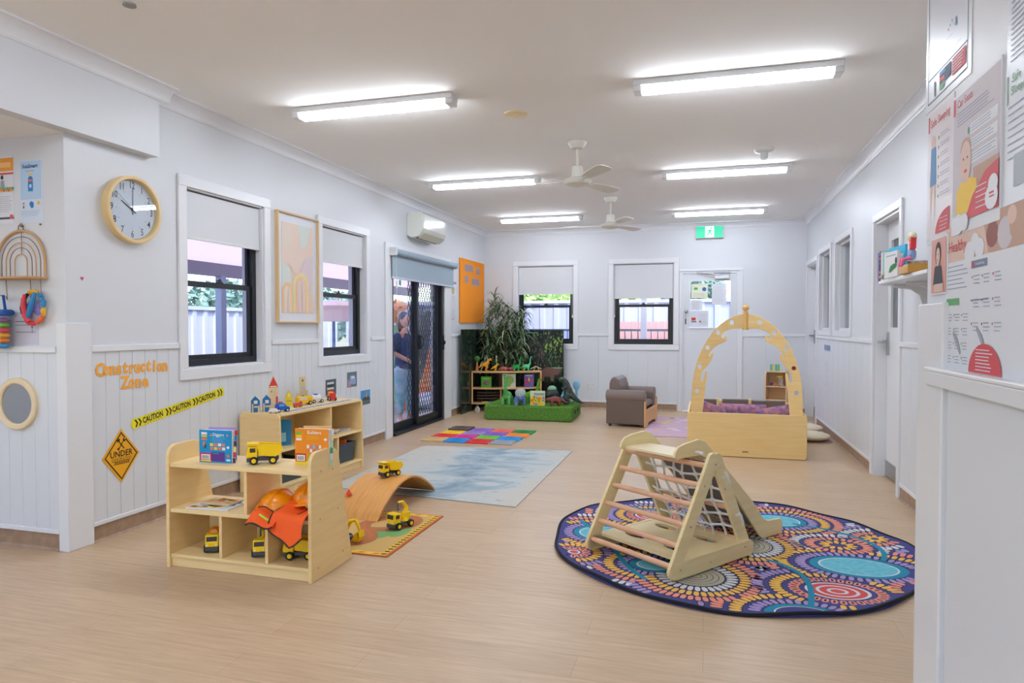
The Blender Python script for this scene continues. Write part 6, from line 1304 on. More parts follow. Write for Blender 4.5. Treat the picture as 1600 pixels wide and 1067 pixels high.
m = MB(); m.box(-0.024, 0.024, 0, 0.03, 0, 0.22, mi=0); bt(m); solo('tower_block', 'tall pale wooden tower block with blue bars and green dot near the wall', 'wooden block', m, [WD, col(80, 150, 90), col(160, 200, 220), col(120, 130, 150)], s2(-0.13, 0.13), FACE, 'wooden house blocks')
for k, yo in enumerate((0.075, 0.19)): solo('block_post', 'slim wooden block post %s the tall pale tower' % ('left of', 'right of')[k], 'wooden block', MB().box(-0.011, 0.011, 0, 0.02, 0, 0.10 if k else 0.085), WD, s2(-0.135, yo), FACE, 'wooden house blocks', bev=0.002)
def wood_car(loc, rz, L, body, top, label, roof=None, hub=col(220, 220, 220)):
    e = thing('toy_car', label, 'toy vehicle', loc, rz, 'small wooden cars on the wall toy shelf')
    m = MB(); m.prism([(-L / 2, 0.014), (L / 2, 0.014), (L / 2, 0.036), (L * 0.25, 0.044), (L * 0.12, 0.066), (-L * 0.38, 0.068), (-L / 2, 0.05)], 'xz', -0.022, 0.022); bd = obj('car_body', m, body, e, bev=0.004)
    obj('car_window', MB().box(-L * 0.3, L * 0.08, -0.0225, 0.0225, 0.045, 0.060), top, bd)
    if roof: obj('roof_light', MB().box(-L * 0.25, 0.0, -0.01, 0.01, 0.066, 0.078), roof, bd, bev=0.002)
    wheels(e, (-L * 0.3, L * 0.3), 0.02, 0.0145, 0.010, hub)
wood_car(s2(0.11, -0.44), math.radians(55), 0.105, col(24, 96, 200), col(110, 170, 230), 'blue wooden toy police car in front of the red-roofed tower', col(220, 60, 70))
m = MB(); m.prism([(-0.035, 0.008), (0.035, 0.008), (0.035, 0.02), (0.018, 0.036), (-0.018, 0.036), (-0.035, 0.02)], 'xz', -0.014, 0.014)
e = thing('toy_car', 'tiny white toy car at the near corner edge of the wall toy shelf', 'toy vehicle', s2(0.10, -0.53), math.radians(25), 'small wooden cars on the wall toy shelf'); obj('car_body', m, col(232, 230, 234), e, bev=0.003); wheels(e, (-0.02, 0.02), 0.011, 0.008, 0.006)
e = thing('toy_car', 'small red toy car below the yellow house block', 'toy vehicle', s2(0.035, -0.155), math.radians(50), 'small wooden cars on the wall toy shelf'); m = MB(); m.prism([(-0.036, 0.008), (0.036, 0.008), (0.036, 0.024), (0.018, 0.042), (-0.036, 0.034)], 'xz', -0.016, 0.016); obj('car_body', m, col(226, 80, 80), e, bev=0.003); wheels(e, (-0.022, 0.022), 0.013, 0.010, 0.008)
e = thing('toy_bus', 'yellow wooden toy bus in the middle of the wall toy shelf', 'toy vehicle', s2(-0.02, 0.0), math.radians(60), 'small wooden cars on the wall toy shelf'); m = MB(); m.box(-0.07, 0.07, -0.024, 0.024, 0.014, 0.07); b_ = obj('bus_body', m, col(244, 190, 20), e, bev=0.006); obj('bus_window', MB().box(-0.05, 0.02, -0.0245, 0.0245, 0.042, 0.060), col(200, 214, 190), b_); wheels(e, (-0.045, 0.045), 0.022, 0.017, 0.012, col(210, 200, 170))
e = thing('toy_tanker', 'white toy truck with a blue cap right behind the yellow bus', 'toy vehicle', s2(-0.02, 0.17), math.radians(60), 'small wooden cars on the wall toy shelf'); obj('tank', MB().tube([(-0.05, 0, 0.045), (0.03, 0, 0.045)], 0.028, 18).box(-0.055, 0.055, -0.02, 0.02, 0.012, 0.03), col(224, 226, 226), e, smooth=True); obj('cap', MB().ell((-0.01, 0, 0.07), (0.028, 0.018, 0.009)), col(40, 90, 180), e, smooth=True); wheels(e, (-0.035, 0.04), 0.022, 0.015, 0.012, col(210, 210, 200))
e = thing('toy_truck', 'red toy truck with yellow top alone near the far end of the wall shelf', 'toy vehicle', s2(0.0, 0.36), math.radians(-40), 'small wooden cars on the wall toy shelf'); m = MB(); m.box(-0.045, 0.05, -0.024, 0.024, 0.014, 0.04); m.box(0.015, 0.05, -0.024, 0.024, 0.04, 0.068); obj('truck_body', m, col(222, 50, 50), e, bev=0.004); obj('load', MB().box(-0.04, 0.008, -0.02, 0.02, 0.04, 0.076), col(245, 180, 20), e, bev=0.006); wheels(e, (-0.03, 0.033), 0.024, 0.017, 0.012, col(220, 220, 220))
m = MB(); rq = random.Random(5)
m.box(-0.035, 0.035, -0.45, 0.45, 0, 0.0016, mi=0)
for k in range(24): y = -0.44 + k * 0.037; m.box(-0.02 + rq.uniform(-0.008, 0.008), 0.02, y, y + 0.022, 0.0016, 0.0022, mi=1 + k % 3)
solo('sticker_strip', 'long grey and purple printed strip along the front edge of the wall toy shelf top', 'printed strip', m, [col(196, 204, 214), col(120, 130, 150), col(170, 110, 150), col(90, 96, 110)], s2(0.135, 0.02), math.radians(-3.6))
# contents of the lower compartments
solo('blue_picture_book', 'blue picture book leaning in the upper near compartment of the wall toy shelf', 'book', MB().box(-0.012, 0, -0.09, 0.09, 0, 0.20, mi=0).box(0, 0.001, -0.07, 0.05, 0.03, 0.10, mi=1), [col(40, 140, 200), col(170, 220, 240)], s2(0.05, -0.40, 0.344), math.radians(-38))
for k, (dx, dy, a, c, lb) in enumerate(((0.0, 0.26, 0.1, (96, 60, 70), 'maroon book lowest in the pile inside the upper far compartment'), (0.02, 0.27, 0.4, (222, 222, 226), 'white book second in the pile inside the upper far compartment'), (0.03, 0.24, -0.2, (226, 160, 70), 'orange-yellow book on top of the pile in the upper far compartment'), (0.03, 0.43, 0.3, (216, 214, 226), 'pale booklet beside the book pile in the upper far compartment'))):
    m = MB(); m.box(-0.09, 0.09, -0.065, 0.065, 0, 0.012, mi=0); m.box(-0.087, 0.091, -0.062, 0.063, 0.002, 0.010, mi=1)
    solo('picture_book', lb, 'book', m, [col(*c), col(236, 232, 224)], s2(dx, dy, 0.3435 + 0.0125 * (k if k < 3 else 0)), a)
def tub(loc, rz, label, contents):
    e = thing('storage_tub', label, 'tub', loc, rz, 'dark storage tubs')
    m = MB(); a, b_, h = 0.11, 0.085, 0.165; T = 0.004
    for s in (-1, 1): m.prism([(s * a, 0), (s * (a + 0.015), h), (s * (a + 0.011), h), (s * (a - T), 0)], 'xz', -b_, b_); m.prism([(s * b_, 0), (s * (b_ + 0.015), h), (s * (b_ + 0.011), h), (s * (b_ - T), 0)], 'yz', -a - 0.004, a + 0.004)
    m.box(-a, a, -b_, b_, 0, 0.004); m.tube([(-a - 0.013, -b_ - 0.013, h), (a + 0.013, -b_ - 0.013, h), (a + 0.013, b_ + 0.013, h), (-a - 0.013, b_ + 0.013, h)], 0.004, 6, closed=True)
    obj('tub_body', m, mat('charcoal_tub', (62, 72, 80), 0.5), e)
    return e
tub(s2(0.05, 0.38, 0.0785), math.radians(86.4), 'dark tub of pink and orange pieces in the far bottom compartment of the wall shelf', None)
for k, (dx, dy, c, lb) in enumerate(((0.03, 0.34, (240, 90, 130), 'pink block heaped in the dark tub'), (0.07, 0.40, (246, 110, 50), 'orange block heaped in the dark tub'), (0.0, 0.42, (236, 70, 60), 'red block heaped at the back of the dark tub'))):
    solo('plastic_block', lb + ' at the wall shelf far end', 'toy block', MB().box(-0.045, 0.045, -0.03, 0.03, 0, 0.10), col(*c), s2(dx, dy, 0.165), 0.4 * k, bev=0.008)
tub(s2(0.05, -0.01, 0.0785), math.radians(86.4), 'dark tub in the middle bottom compartment of the wall shelf', None); tub(s2(0.06, -0.38, 0.0785), math.radians(86.4), 'dark tub in the near bottom compartment of the wall shelf', None)

# ================================================================== CLIMBING FRAME with slide and net
ux, uy = 0.603, 0.798; ang = math.atan2(uy, ux)
ox, oy = -0.147, 3.37
# local axes: x = along the base (u), y = across (v)
e = thing('climbing_frame', 'pale birch folding climbing frame with rungs, rope net and slide on the round rug', 'climbing frame', (ox, oy, 0.0115), ang)
Wd = 0.60; T = 0.020
def board(p, q, w, rnd=True, w2=None):
    p, q = Vector(p), Vector(q); d = (q - p).normalized(); n_ = Vector((-d.y, d.x)); pts = []; w2 = w if w2 is None else w2
    for i in range(9): a = PI / 2 + PI * i / 8; pts.append(tuple(p + d * math.cos(a) * w * 0.9 + n_ * math.sin(a) * w))
    for i in range(9): a = -PI / 2 + PI * i / 8; pts.append(tuple(q + d * math.cos(a) * w2 * 0.9 + n_ * math.sin(a) * w2))
    return pts
for v0, nm in ((0.0, 'right'), (Wd, 'left')):
    v1 = v0 + (T if v0 == 0 else -T); vi = v1 + (T if v0 == 0 else -T)
    obj('ladder_rail', MB().prism(board((0.018, 0.045), (0.325, 0.565), 0.040), 'xz', v0, v1), BIRCH, e, bev=0.003)
    obj('net_rail', MB().prism(board((0.632, 0.075), (0.385, 0.555), 0.040), 'xz', v1, vi), BIRCH, e, bev=0.003)
    obj('base_rail', MB().prism(board((0.03, 0.045), (0.645, 0.048), 0.043), 'xz', v0 - (0.002 if v0 == 0 else -0.002), v1 + (T * 0 if v0 == 0 else 0)), BIRCH, e, bev=0.003)
    for (bx_, bz) in ((0.06, 0.05), (0.30, 0.04), (0.60, 0.06), (0.14, 0.25), (0.25, 0.44), (0.34, 0.54), (0.42, 0.40)):
        obj('bolt', MB().cyl((bx_, v0 - (0.003 if v0 == 0 else -0.003), bz), (bx_, v0, bz), 0.005, seg=10), CHROME, e)
for k in range(6):
    f = 0.03 + k * 0.180; x, z = 0.018 + 0.307 * f, 0.045 + 0.52 * f
    obj('rung', MB().cyl((x - 0.006, T * 0.6, z + 0.006), (x - 0.006, Wd - T * 0.6, z + 0.006), 0.0145, seg=16), DOWEL, e, smooth=True)
for f in (0.0, 0.42, 0.92):
    x, z = 0.615 - 0.235 * f, 0.085 + 0.46 * f
    obj('net_rung', MB().cyl((x, T * 1.2, z), (x, Wd - T * 1.2, z), 0.0145, seg=16), DOWEL, e, smooth=True)
# perforated base board
m = MB(); hx0, hx1 = 0.10, 0.60
cells = [(0.20, 0.18), (0.20, 0.42), (0.44, 0.18), (0.44, 0.42)]
def plate_with_holes(m, x0, x1, y0, y1, z0, z1, nx, ny, rx, ry):
    """ny x nx cells each holding an oval hole"""
    for i in range(nx):
        for j in range(ny):
            a0, a1 = x0 + (x1 - x0) * i / nx, x0 + (x1 - x0) * (i + 1) / nx; b0, b1 = y0 + (y1 - y0) * j / ny, y0 + (y1 - y0) * (j + 1) / ny
            cx, cy = (a0 + a1) / 2, (b0 + b1) / 2; N = 24; O = []; I = []
            for k in range(N):
                t = 2 * PI * k / N + PI / 4; c, s = math.cos(t), math.sin(t); sc = 1 / max(abs(c), abs(s)); O.append((cx + c * sc * (a1 - a0) / 2, cy + s * sc * (b1 - b0) / 2)); I.append((cx + c * rx, cy + s * ry))
            for z, fl in ((z1, False), (z0, True)):
                o = [m.bm.verts.new((*p, z)) for p in O]; q = [m.bm.verts.new((*p, z)) for p in I]
                for k in range(N):
                    f = [o[k], o[(k + 1) % N], q[(k + 1) % N], q[k]]; m.bm.faces.new(f if not fl else f[::-1])
            for P, sgn in ((O, 1), (I, -1)):
                for k in range(N):
                    a, b_ = P[k], P[(k + 1) % N]; f = [(*a, z0), (*b_, z0), (*b_, z1), (*a, z1)]; m.face(f if sgn > 0 else f[::-1])
plate_with_holes(m, 0.09, 0.60, T, Wd - T, 0.072, 0.087, 2, 2, 0.035, 0.075)
obj('base_board', m, BIRCH, e)
# slide
def slide_board(v0, v1):
    pts = [(0.165, 0.575), (0.175, 0.605), (0.20, 0.628), (0.25, 0.640), (0.36, 0.652), (0.41, 0.640), (0.46, 0.600), (0.87, 0.235), (0.965, 0.125), (1.02, 0.10), (1.15, 0.092), (1.175, 0.07), (1.175, 0.035), (1.15, 0.002), (0.97, 0.002), (0.93, 0.03), (0.69, 0.30), (0.50, 0.48), (0.44, 0.54), (0.38, 0.565), (0.22, 0.565), (0.19, 0.560)]
    return MB().prism(pts, 'xz', v0, v1)
obj('slide_side', slide_board(0.125, 0.140), BIRCH, e, bev=0.003); obj('slide_side', slide_board(0.505, 0.520), BIRCH, e, bev=0.003)
m = MB(); m.prism([(0.20, 0.578), (0.40, 0.578), (0.46, 0.54), (0.92, 0.105), (0.99, 0.062), (1.16, 0.060), (1.16, 0.050), (0.98, 0.050), (0.91, 0.093), (0.45, 0.528), (0.395, 0.566), (0.20, 0.566)], 'xz', 0.140, 0.505); obj('slide_surface', m, mat('pale_slide_board', (236, 222, 184), 0.35), e)
m = MB(); m.prism([(0.47, 0.520), (0.92, 0.088), (0.915, 0.082), (0.465, 0.513)], 'xz', 0.142, 0.503); obj('slide_underside_shade', m, mat('painted_slide_shade_grey', (130, 124, 122), 0.8), e)  # grey sheet paints the shadow on the underside of the slide
# rope net
m = MB(); P0 = Vector((0.600, 0, 0.085)); P1 = Vector((0.395, 0, 0.53)); nc, nr = 7, 6
def NP(i, j, w=0.0):
    f = j / nr; p = P0.lerp(P1, f); y = 0.035 + (Wd - 0.07) * i / nc; sag = 0.035 * math.sin(PI * f) * math.sin(PI * i / nc)
    return (p.x - sag * 0.9 + 0.01 * math.sin(i * 2.3 + j), y + 0.012 * math.sin(j * 2 + i * 1.3), p.z - sag * 0.4 + 0.01 * math.sin(i * 1.7))
verts_net = 0
nets = []
for i in range(1, nc): m.tube([NP(i, j) for j in range(nr + 1)], 0.0066, 7)
for j in range(1, nr): m.tube([NP(i, j) for i in range(nc + 1)], 0.0066, 7)
for i in range(1, nc):
    for j in range(1, nr): m.ell(NP(i, j), (0.013, 0.014, 0.013), seg=8)
for j in range(1, nr):
    for s, i in ((0, 0), (1, nc)): p = NP(i, j); m.tube([p, (p[0] + 0.012, p[1] + (0.02 if s else -0.02), p[2] + 0.006)], 0.0052, 7)
obj('rope_net', m, ROPE, e, smooth=True)
for (x, z) in ((0.435, 0.455), (0.56, 0.22)):
    for v in (-0.004, Wd + 0.004): obj('rope_loop', MB().tube([(x - 0.018, v, z + 0.036), (x - 0.012, v - (0.006 if v < 0.1 else -0.006), z + 0.024), (x + 0.012, v - (0.006 if v < 0.1 else -0.006), z - 0.024), (x + 0.018, v, z - 0.036)], 0.006, 8), ROPE, e, smooth=True)
obj('rope_loop', MB().tube([(0.33, 0.07, 0.585), (0.335, 0.10, 0.588), (0.335, 0.125, 0.585)], 0.009, 8), ROPE, e, smooth=True)
e.location.z = 0.013

# ================================================================== ARCHED PLAY BOX
e = thing('arched_play_box', 'pine play box with a tall arched frame full of round holes and hooks', 'play box', (0.385, 6.87, 0))
BW_, BH, BD_ = 0.548, 0.425, 1.05
def rrect(w, z0, z1, r=0.03):
    pts = []
    for cx, cz, a0 in ((w - r, z1 - r, 0), (-w + r, z1 - r, PI / 2), (-w + r, z0 + r, PI), (w - r, z0 + r, 3 * PI / 2)):
        for i in range(5): a = a0 + PI / 2 * i / 4; pts.append((cx + r * math.cos(a), cz + r * math.sin(a)))
    return pts
obj('front_panel', MB().prism(rrect(BW_, 0.004, BH), 'xz', 0, 0.022), PINE, e, bev=0.004)
obj('maker_mark', MB().box(-0.024, 0.024, -0.0008, 0, 0.052, 0.060).box(-0.030, -0.024, -0.0008, 0, 0.050, 0.060), col(80, 60, 44), e)
for s in (-1, 1): obj('side_panel', MB().prism([(0.022, 0.01), (BD_, 0.01), (BD_, BH), (0.022, BH)], 'yz', s * BW_ - (0.022 if s > 0 else 0) , s * BW_ + (0 if s > 0 else 0.022)), PINE, e, bev=0.003)
obj('back_panel', MB().box(-BW_ + 0.022, BW_ - 0.022, BD_ - 0.022, BD_, 0.01, 0.44), PINE, e, bev=0.003)
obj('base_board', MB().box(-BW_ + 0.022, BW_ - 0.022, 0.022, BD_ - 0.022, 0.01, 0.03), PINE, e)
# seat panels with taupe upholstery inside, seen over the front panel
for s, x0, x1 in ((-1, -0.44, -0.26), (1, 0.10, 0.44)):
    obj('upholstered_panel', MB().box(x0, x1, 0.80, 0.84, 0.03, 0.475), TAUPE, e, bev=0.01)
    obj('panel_edge', MB().box((x1 if s < 0 else x0 - 0.028), (x1 + 0.028 if s < 0 else x0), 0.795, 0.845, 0.03, 0.485), PINE, e, bev=0.003)
obj('upholstered_panel', MB().box(-0.20, 0.10, 0.90, 0.94, 0.03, 0.472), TAUPE, e, bev=0.01)
# arch boards: outline in metres (x from centre, z)
KX = 0.915
OUTL = [(x * KX, z) for x, z in [(-0.560, 0.40), (-0.560, 0.534), (-0.556, 0.63), (-0.546, 0.727), (-0.532, 0.81), (-0.511, 0.889), (-0.487, 0.964), (-0.455, 1.034), (-0.424, 1.094), (-0.390, 1.147), (-0.342, 1.210), (-0.294, 1.26), (-0.246, 1.300), (-0.197, 1.332), (-0.130, 1.366), (-0.060, 1.386), (-0.02, 1.392)]]
INL = [(x * KX, z) for x, z in [(-0.02, 1.247), (-0.132, 1.248), (-0.213, 1.219), (-0.242, 1.190), (-0.252, 1.168), (-0.244, 1.152), (-0.226, 1.156), (-0.214, 1.172), (-0.204, 1.178), (-0.194, 1.170), (-0.193, 1.150), (-0.205, 1.123), (-0.245, 1.102), (-0.294, 1.082), (-0.342, 1.042), (-0.368, 1.008), (-0.382, 0.972), (-0.374, 0.962), (-0.362, 0.980), (-0.354, 1.003), (-0.344, 1.008), (-0.334, 1.000), (-0.334, 0.978), (-0.350, 0.937), (-0.398, 0.873), (-0.439, 0.832), (-0.458, 0.784), (-0.460, 0.735), (-0.448, 0.724), (-0.436, 0.735), (-0.424, 0.776), (-0.415, 0.818), (-0.405, 0.823), (-0.396, 0.812), (-0.394, 0.776), (-0.415, 0.663), (-0.427, 0.534), (-0.442, 0.40)]]
HOLES = [(x * KX, z) for x, z in [(-0.14, 1.308), (-0.285, 1.208), (-0.395, 1.058), (-0.474, 0.869), (-0.500, 0.63)]]
def arch_board(s, ya, yb, name):
    """half arch with real round holes: triangulated fill between outline and hole loops"""
    m = MB(); bm = m.bm; loops = []
    pts = [(s * x, z) for x, z in OUTL + INL]
    if s < 0: pass
    hl = [[(s * hx_ + 0.021 * math.cos(2 * PI * k / 14), hz + 0.024 * math.sin(2 * PI * k / 14)) for k in range(14)] for hx_, hz in HOLES]
    if s == 1: pass
    edges = []
    def loop(P):
        v = [bm.verts.new((p[0], 0, p[1])) for p in P]; es = [bm.edges.new((v[i], v[(i + 1) % len(v)])) for i in range(len(v))]; return es
    for P in [pts] + hl: edges += loop(P)
    r = bmesh.ops.triangle_fill(bm, use_beauty=True, use_dissolve=False, edges=edges)
    fs = [g for g in r['geom'] if isinstance(g, bmesh.types.BMFace)]
    ex = bmesh.ops.extrude_face_region(bm, geom=fs)
    vs = [g for g in ex['geom'] if isinstance(g, bmesh.types.BMVert)]
    bmesh.ops.translate(bm, verts=vs, vec=(0, 0.034, 0)); bmesh.ops.recalc_face_normals(bm, faces=bm.faces)
    # turn the half about its outer foot so the crown sits farther back than the feet
    for v in bm.verts: v.co.y += ya + (yb - ya) * (1 - min(1, abs(v.co.x) / 0.535))
    return obj(name, m, PINE, e, bev=0.003)
arch_board(1, 0.025, 0.16, 'arch_board'); arch_board(-1, 0.025, 0.16, 'arch_board')
obj('crown_post', MB().cyl((0, 0.17, 1.235), (0, 0.17, 1.415), 0.026, seg=20), mat('turned_pine', (236, 190, 116), 0.42), e, smooth=True)
obj('crown_ball', MB().cyl((0, 0.17, 1.41), (0, 0.17, 1.43), 0.016, seg=16).ell((0, 0.17, 1.452), (0.033, 0.033, 0.031), seg=20), mat('turned_pine', (236, 190, 116), 0.42), e, smooth=True)
obj('inset_disc', MB().cyl((0.434, 0.070, 0.869), (0.434, 0.078, 0.869), 0.019, seg=20), col(170, 50, 30), e)
KAL = mat('kaleidoscope_fabric', (212, 140, 116), 0.85, noise=(22, (104, 92, 168)))
def pillow(loc, rz, sx, sy, label):
    m = MB(); g = []
    n = 12
    for sgn in (1, -1):
        gg = [[m.bm.verts.new((sx * (i / n * 2 - 1), sgn * sy * max(0.02, (1 - (i / n * 2 - 1) ** 4) ** 0.5 * (1 - (j / n * 2 - 1) ** 4) ** 0.5), 0.21 * (j / n))) for j in range(n + 1)] for i in range(n + 1)]
        for i in range(n):
            for j in range(n): m.bm.faces.new((gg[i][j], gg[i + 1][j], gg[i + 1][j + 1], gg[i][j + 1]))
    bmesh.ops.remove_doubles(m.bm, verts=m.bm.verts, dist=0.001); bmesh.ops.recalc_face_normals(m.bm, faces=m.bm.faces)
    o = solo('patterned_cushion', label, 'cushion', m, KAL, loc, rz, 'purple patterned cushions in the play box', smooth=True); return o
pillow((0.385, 7.47, 0.245), 0.0, 0.235, 0.07, 'purple and red patterned cushion in the middle of the arched play box')
o = pillow((0.03, 7.26, 0.262), 0.3, 0.14, 0.05, 'patterned cushion leaning at the left inside the arched play box'); o.rotation_euler = (0, math.radians(22), 0.3)
o = pillow((0.71, 7.28, 0.248), -0.1, 0.18, 0.05, 'patterned cushion leaning at the right inside the arched play box'); o.rotation_euler = (0, math.radians(-12), -0.1)
solo('play_box_mattress', 'taupe mattress on the floor of the arched play box', 'mattress', MB().box(-0.50, 0.50, 0.04, 0.78, 0, 0.18), TAUPE, (0.385, 6.87, 0.031), bev=0.03)

# beige floor cushions right of the box
for k, (x, y, z, lb) in enumerate(((1.14, 8.10, 0.007, 'flat beige floor cushion on the pink rug right of the play box, nearer one'), (1.16, 8.72, 0.007, 'flat beige floor cushion on the pink rug right of the play box, farther one'))):
    solo('floor_cushion', lb, 'cushion', MB().ell((0, 0, 0.05), (0.2, 0.2, 0.05), seg=24), mat('beige_canvas', (222, 210, 184), 0.85), (x, y, z), 0, 'beige floor cushions', smooth=True)

# small toy shelf behind the play box
e = thing('corner_toy_shelf', 'small light wood toy rack behind the right side of the arched play box', 'shelf', (0.95, 9.80, 0), math.radians(-14))
SP = [(-0.14, 0)] + [(-0.14, 0.58), (-0.11, 0.64), (0.02, 0.67), (0.09, 0.64), (0.14, 0.40), (0.14, 0)]
LP = mat('light_peach_ply', (230, 194, 148), 0.5)
for x in (-0.14, 0.125): obj('side_panel', MB().prism(SP, 'yz', x, x + 0.016), LP, e, bev=0.004)
for z in (0.06, 0.27, 0.45, 0.65): obj('shelf_board', MB().box(-0.125, 0.125, -0.12, 0.10, z, z + 0.014), LP, e)
obj('back_panel', MB().box(-0.125, 0.125, 0.10, 0.11, 0.05, 0.66), LP, e)
for k, c in enumerate(((90, 190, 190), (240, 210, 90), (90, 190, 190), (120, 200, 120))): solo('stacking_ring', 'small coloured ring %s on top of the toy rack behind the play box' % ('leftmost', 'second from left', 'third from left', 'rightmost')[k], 'toy', MB().cyl((0, 0, 0), (0, 0, 0.09), 0.014, seg=14), col(*c), (0.87 + 0.031 * k, 9.80 - 0.006 * k, 0.665), 0, 'rings on the toy rack')
solo('toy_ball', 'purple toy ball on the shelf of the rack behind the play box', 'ball', MB().ell((0, 0, 0.022), 0.022), col(100, 60, 150), (0.87, 9.76, 0.465), smooth=True)
e = thing('toy_animal', 'spotted toy animal with yellow top on the rack behind the play box', 'toy', (0.99, 9.76, 0.465))
obj('body', MB().box(-0.03, 0.03, -0.02, 0.02, 0, 0.11), mat('spotted_toy', (236, 226, 210), 0.6, noise=(60, (50, 40, 40))), e, bev=0.008)
obj('yellow_top', MB().ell((-0.015, 0, 0.124), (0.04, 0.02, 0.014)), col(240, 205, 40), e, smooth=True)
solo('toy_cup', 'orange toy cup between the purple ball and spotted toy', 'toy', MB().cyl((0, 0, 0), (0, 0, 0.045), 0.012, 0.018), col(230, 120, 60), (0.925, 9.74, 0.465))

# ================================================================== ARMCHAIR
e = thing('armchair', 'small brown vinyl child armchair with wooden base facing right by the end wall', 'armchair', (-0.92, 8.92, 0), math.radians(83))
# local: faces -Y ; width along x
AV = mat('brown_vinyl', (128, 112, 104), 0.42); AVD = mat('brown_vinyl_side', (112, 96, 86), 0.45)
# faces local -y ; world +x after rotz = 90deg
m = MB(); m.box(-0.30, 0.30, -0.20, 0.22, 0.10, 0.24); obj('seat_base', m, AVD, e, bev=0.01)
obj('seat_cushion', MB().box(-0.22, 0.22, -0.235, 0.10, 0.235, 0.31), AV, e, bev=0.03, bseg=4)
m = MB(); pts = [(0.10, 0.24)] + [(0.085 + 0.0 * i, 0.40) for i in range(1)] + [(0.09, 0.50), (0.12, 0.585), (0.17, 0.625), (0.22, 0.60), (0.245, 0.53), (0.245, 0.24)]
m.prism(pts, 'yz', -0.225, 0.225); obj('backrest', m, AV, e, bev=0.05, bseg=5)
for s in (-1, 1):
    x0, x1 = (s * 0.385, s * 0.225)
    m = MB(); m.prism([(min(x0, x1) + (0.02 if s < 0 else 0.0), 0.03), (max(x0, x1) - (0.02 if s > 0 else 0), 0.03), (max(x0, x1) - (0.02 if s > 0 else 0), 0.36), (min(x0, x1) + (0.02 if s < 0 else 0), 0.36)], 'xz', -0.235, 0.245); obj('arm_panel', m, AVD, e, bev=0.012)
    m = MB(); m.tube([(s * 0.305, -0.245, 0.385), (s * 0.305, 0.25, 0.385)], 0.078, 24); obj('arm_roll', m, AV, e, smooth=True, bev=0.012)
m = MB(); m.prism([(-0.37, 0.005), (-0.26, 0.005), (-0.20, 0.05), (0.20, 0.05), (0.26, 0.005), (0.37, 0.005), (0.375, 0.33), (0.345, 0.33), (0.335, 0.22), (-0.335, 0.22), (-0.345, 0.33), (-0.375, 0.33)], 'xz', -0.265, -0.240); obj('front_board', m, mat('armchair_wood', (220, 170, 112), 0.45), e, bev=0.004)
for s in (-1, 1):
    for yy in (-0.20, 0.20): obj('foot', MB().cyl((s * 0.33, yy, 0), (s * 0.33, yy, 0.03), 0.02), col(60, 50, 44), e)

# ================================================================== WALL SHELF on the right wall
e = thing('display_shelf', 'white wall shelf with rounded end holding books on the right wall', 'wall shelf', (XR, 4.55, 1.545), RW)
pts = [(-0.58, -0.002), (0.60, -0.002), (0.60, -0.29), (-0.38, -0.29)] + [(-0.38 - 0.20 * math.sin(a), -0.09 - 0.20 * math.cos(a)) for a in [i * PI / 16 for i in range(1, 9)]]
obj('shelf_board', MB().prism(pts, 'xy', 0, 0.022), TRIM, e, bev=0.003)
for x in (-0.42, 0.42, -0.12):
    m = MB(); m.prism([(-0.002, -0.17), (-0.002, 0), (-0.20, 0), (-0.20, -0.02), (-0.10, -0.035), (-0.05, -0.07), (-0.025, -0.17)], 'yz', x - 0.012, x + 0.012); obj('bracket', m, TRIM, e, bev=0.003)
SB = 1.568
def shelf_book(x, y, w, d, h, c, label, rz=0.0, extra=None, ex=None):
    m = MB(); m.box(-w / 2, w / 2, 0, d, 0, h, mi=0); m.box(-w / 2 + 0.003, w / 2 - 0.003, 0.002, d + 0.001, 0.003, h + 0.0005, mi=1)
    mats = [col(*c), col(232, 228, 220)] + (ex or [])
    if extra: extra(m)
    return solo('shelf_book', label, 'book', m, mats, (x, y, SB), rz, 'books standing on the white wall shelf')
# spines face -x/-y towards the room: book width runs along world y, spine seen from -y
def sp(y, th, h, c, label, dots=None):
    m = MB(); m.box(1.11, 1.29, y, y + th, 0, h, mi=0); m.box(1.114, 1.292, y + 0.003, y + th - 0.003, 0.003, h + 0.0006, mi=1)
    mats = [col(*c), col(232, 228, 220)]
    if dots:
        for k, dc in enumerate(dots): m.box(1.1085, 1.111, y + th * 0.2, y + th * 0.8, 0.02 + k * h / 6.5, 0.02 + k * h / 6.5 + 0.016, mi=2 + k); mats.append(col(*dc))
    return solo('shelf_book', label, 'book', m, mats, (0, 0.07, SB), 0, 'books standing on the white wall shelf')
BOOKS = [(4.93, 0.03, 0.19, (120, 110, 180), 'purple and orange spine book at the rounded end of the white wall shelf', None), (4.885, 0.035, 0.195, (26, 24, 34), 'black spine book with coloured dots on the white wall shelf', [(240, 200, 60), (240, 170, 60), (60, 60, 60), (60, 140, 100), (240, 90, 110), (150, 130, 180)]), (4.855, 0.025, 0.19, (214, 196, 206), 'pale pink spine book next to the dotted black one on the wall shelf', None), (4.83, 0.02, 0.185, (226, 222, 224), 'thin white spine book on the wall shelf', None), (4.80, 0.022, 0.19, (80, 190, 196), 'teal spine book on the wall shelf', None), (4.775, 0.02, 0.18, (222, 226, 196), 'pale green spine book on the wall shelf', None)]
for b_ in BOOKS: sp(*b_)
def face_book(y0, y1, h, c, label, paint, mats, x=1.10):
    m = MB(); w = y1 - y0; m.box(-w / 2, w / 2, 0, 0.014, 0, h, mi=0); paint(m, w, h)
    solo('display_book', label, 'book', m, [col(*c)] + mats, (x, (y0 + y1) / 2, SB), RW + 0.10, 'picture books facing out on the white wall shelf')
face_book(4.50, 4.76, 0.19, (60, 180, 220), 'sky blue picture book facing out behind the white one on the wall shelf', lambda m, w, h: m.srect(-w / 2 + 0.02, w / 2 - 0.02, 0, h - 0.05, 0.001, 1), [col(216, 222, 226)], 1.125)
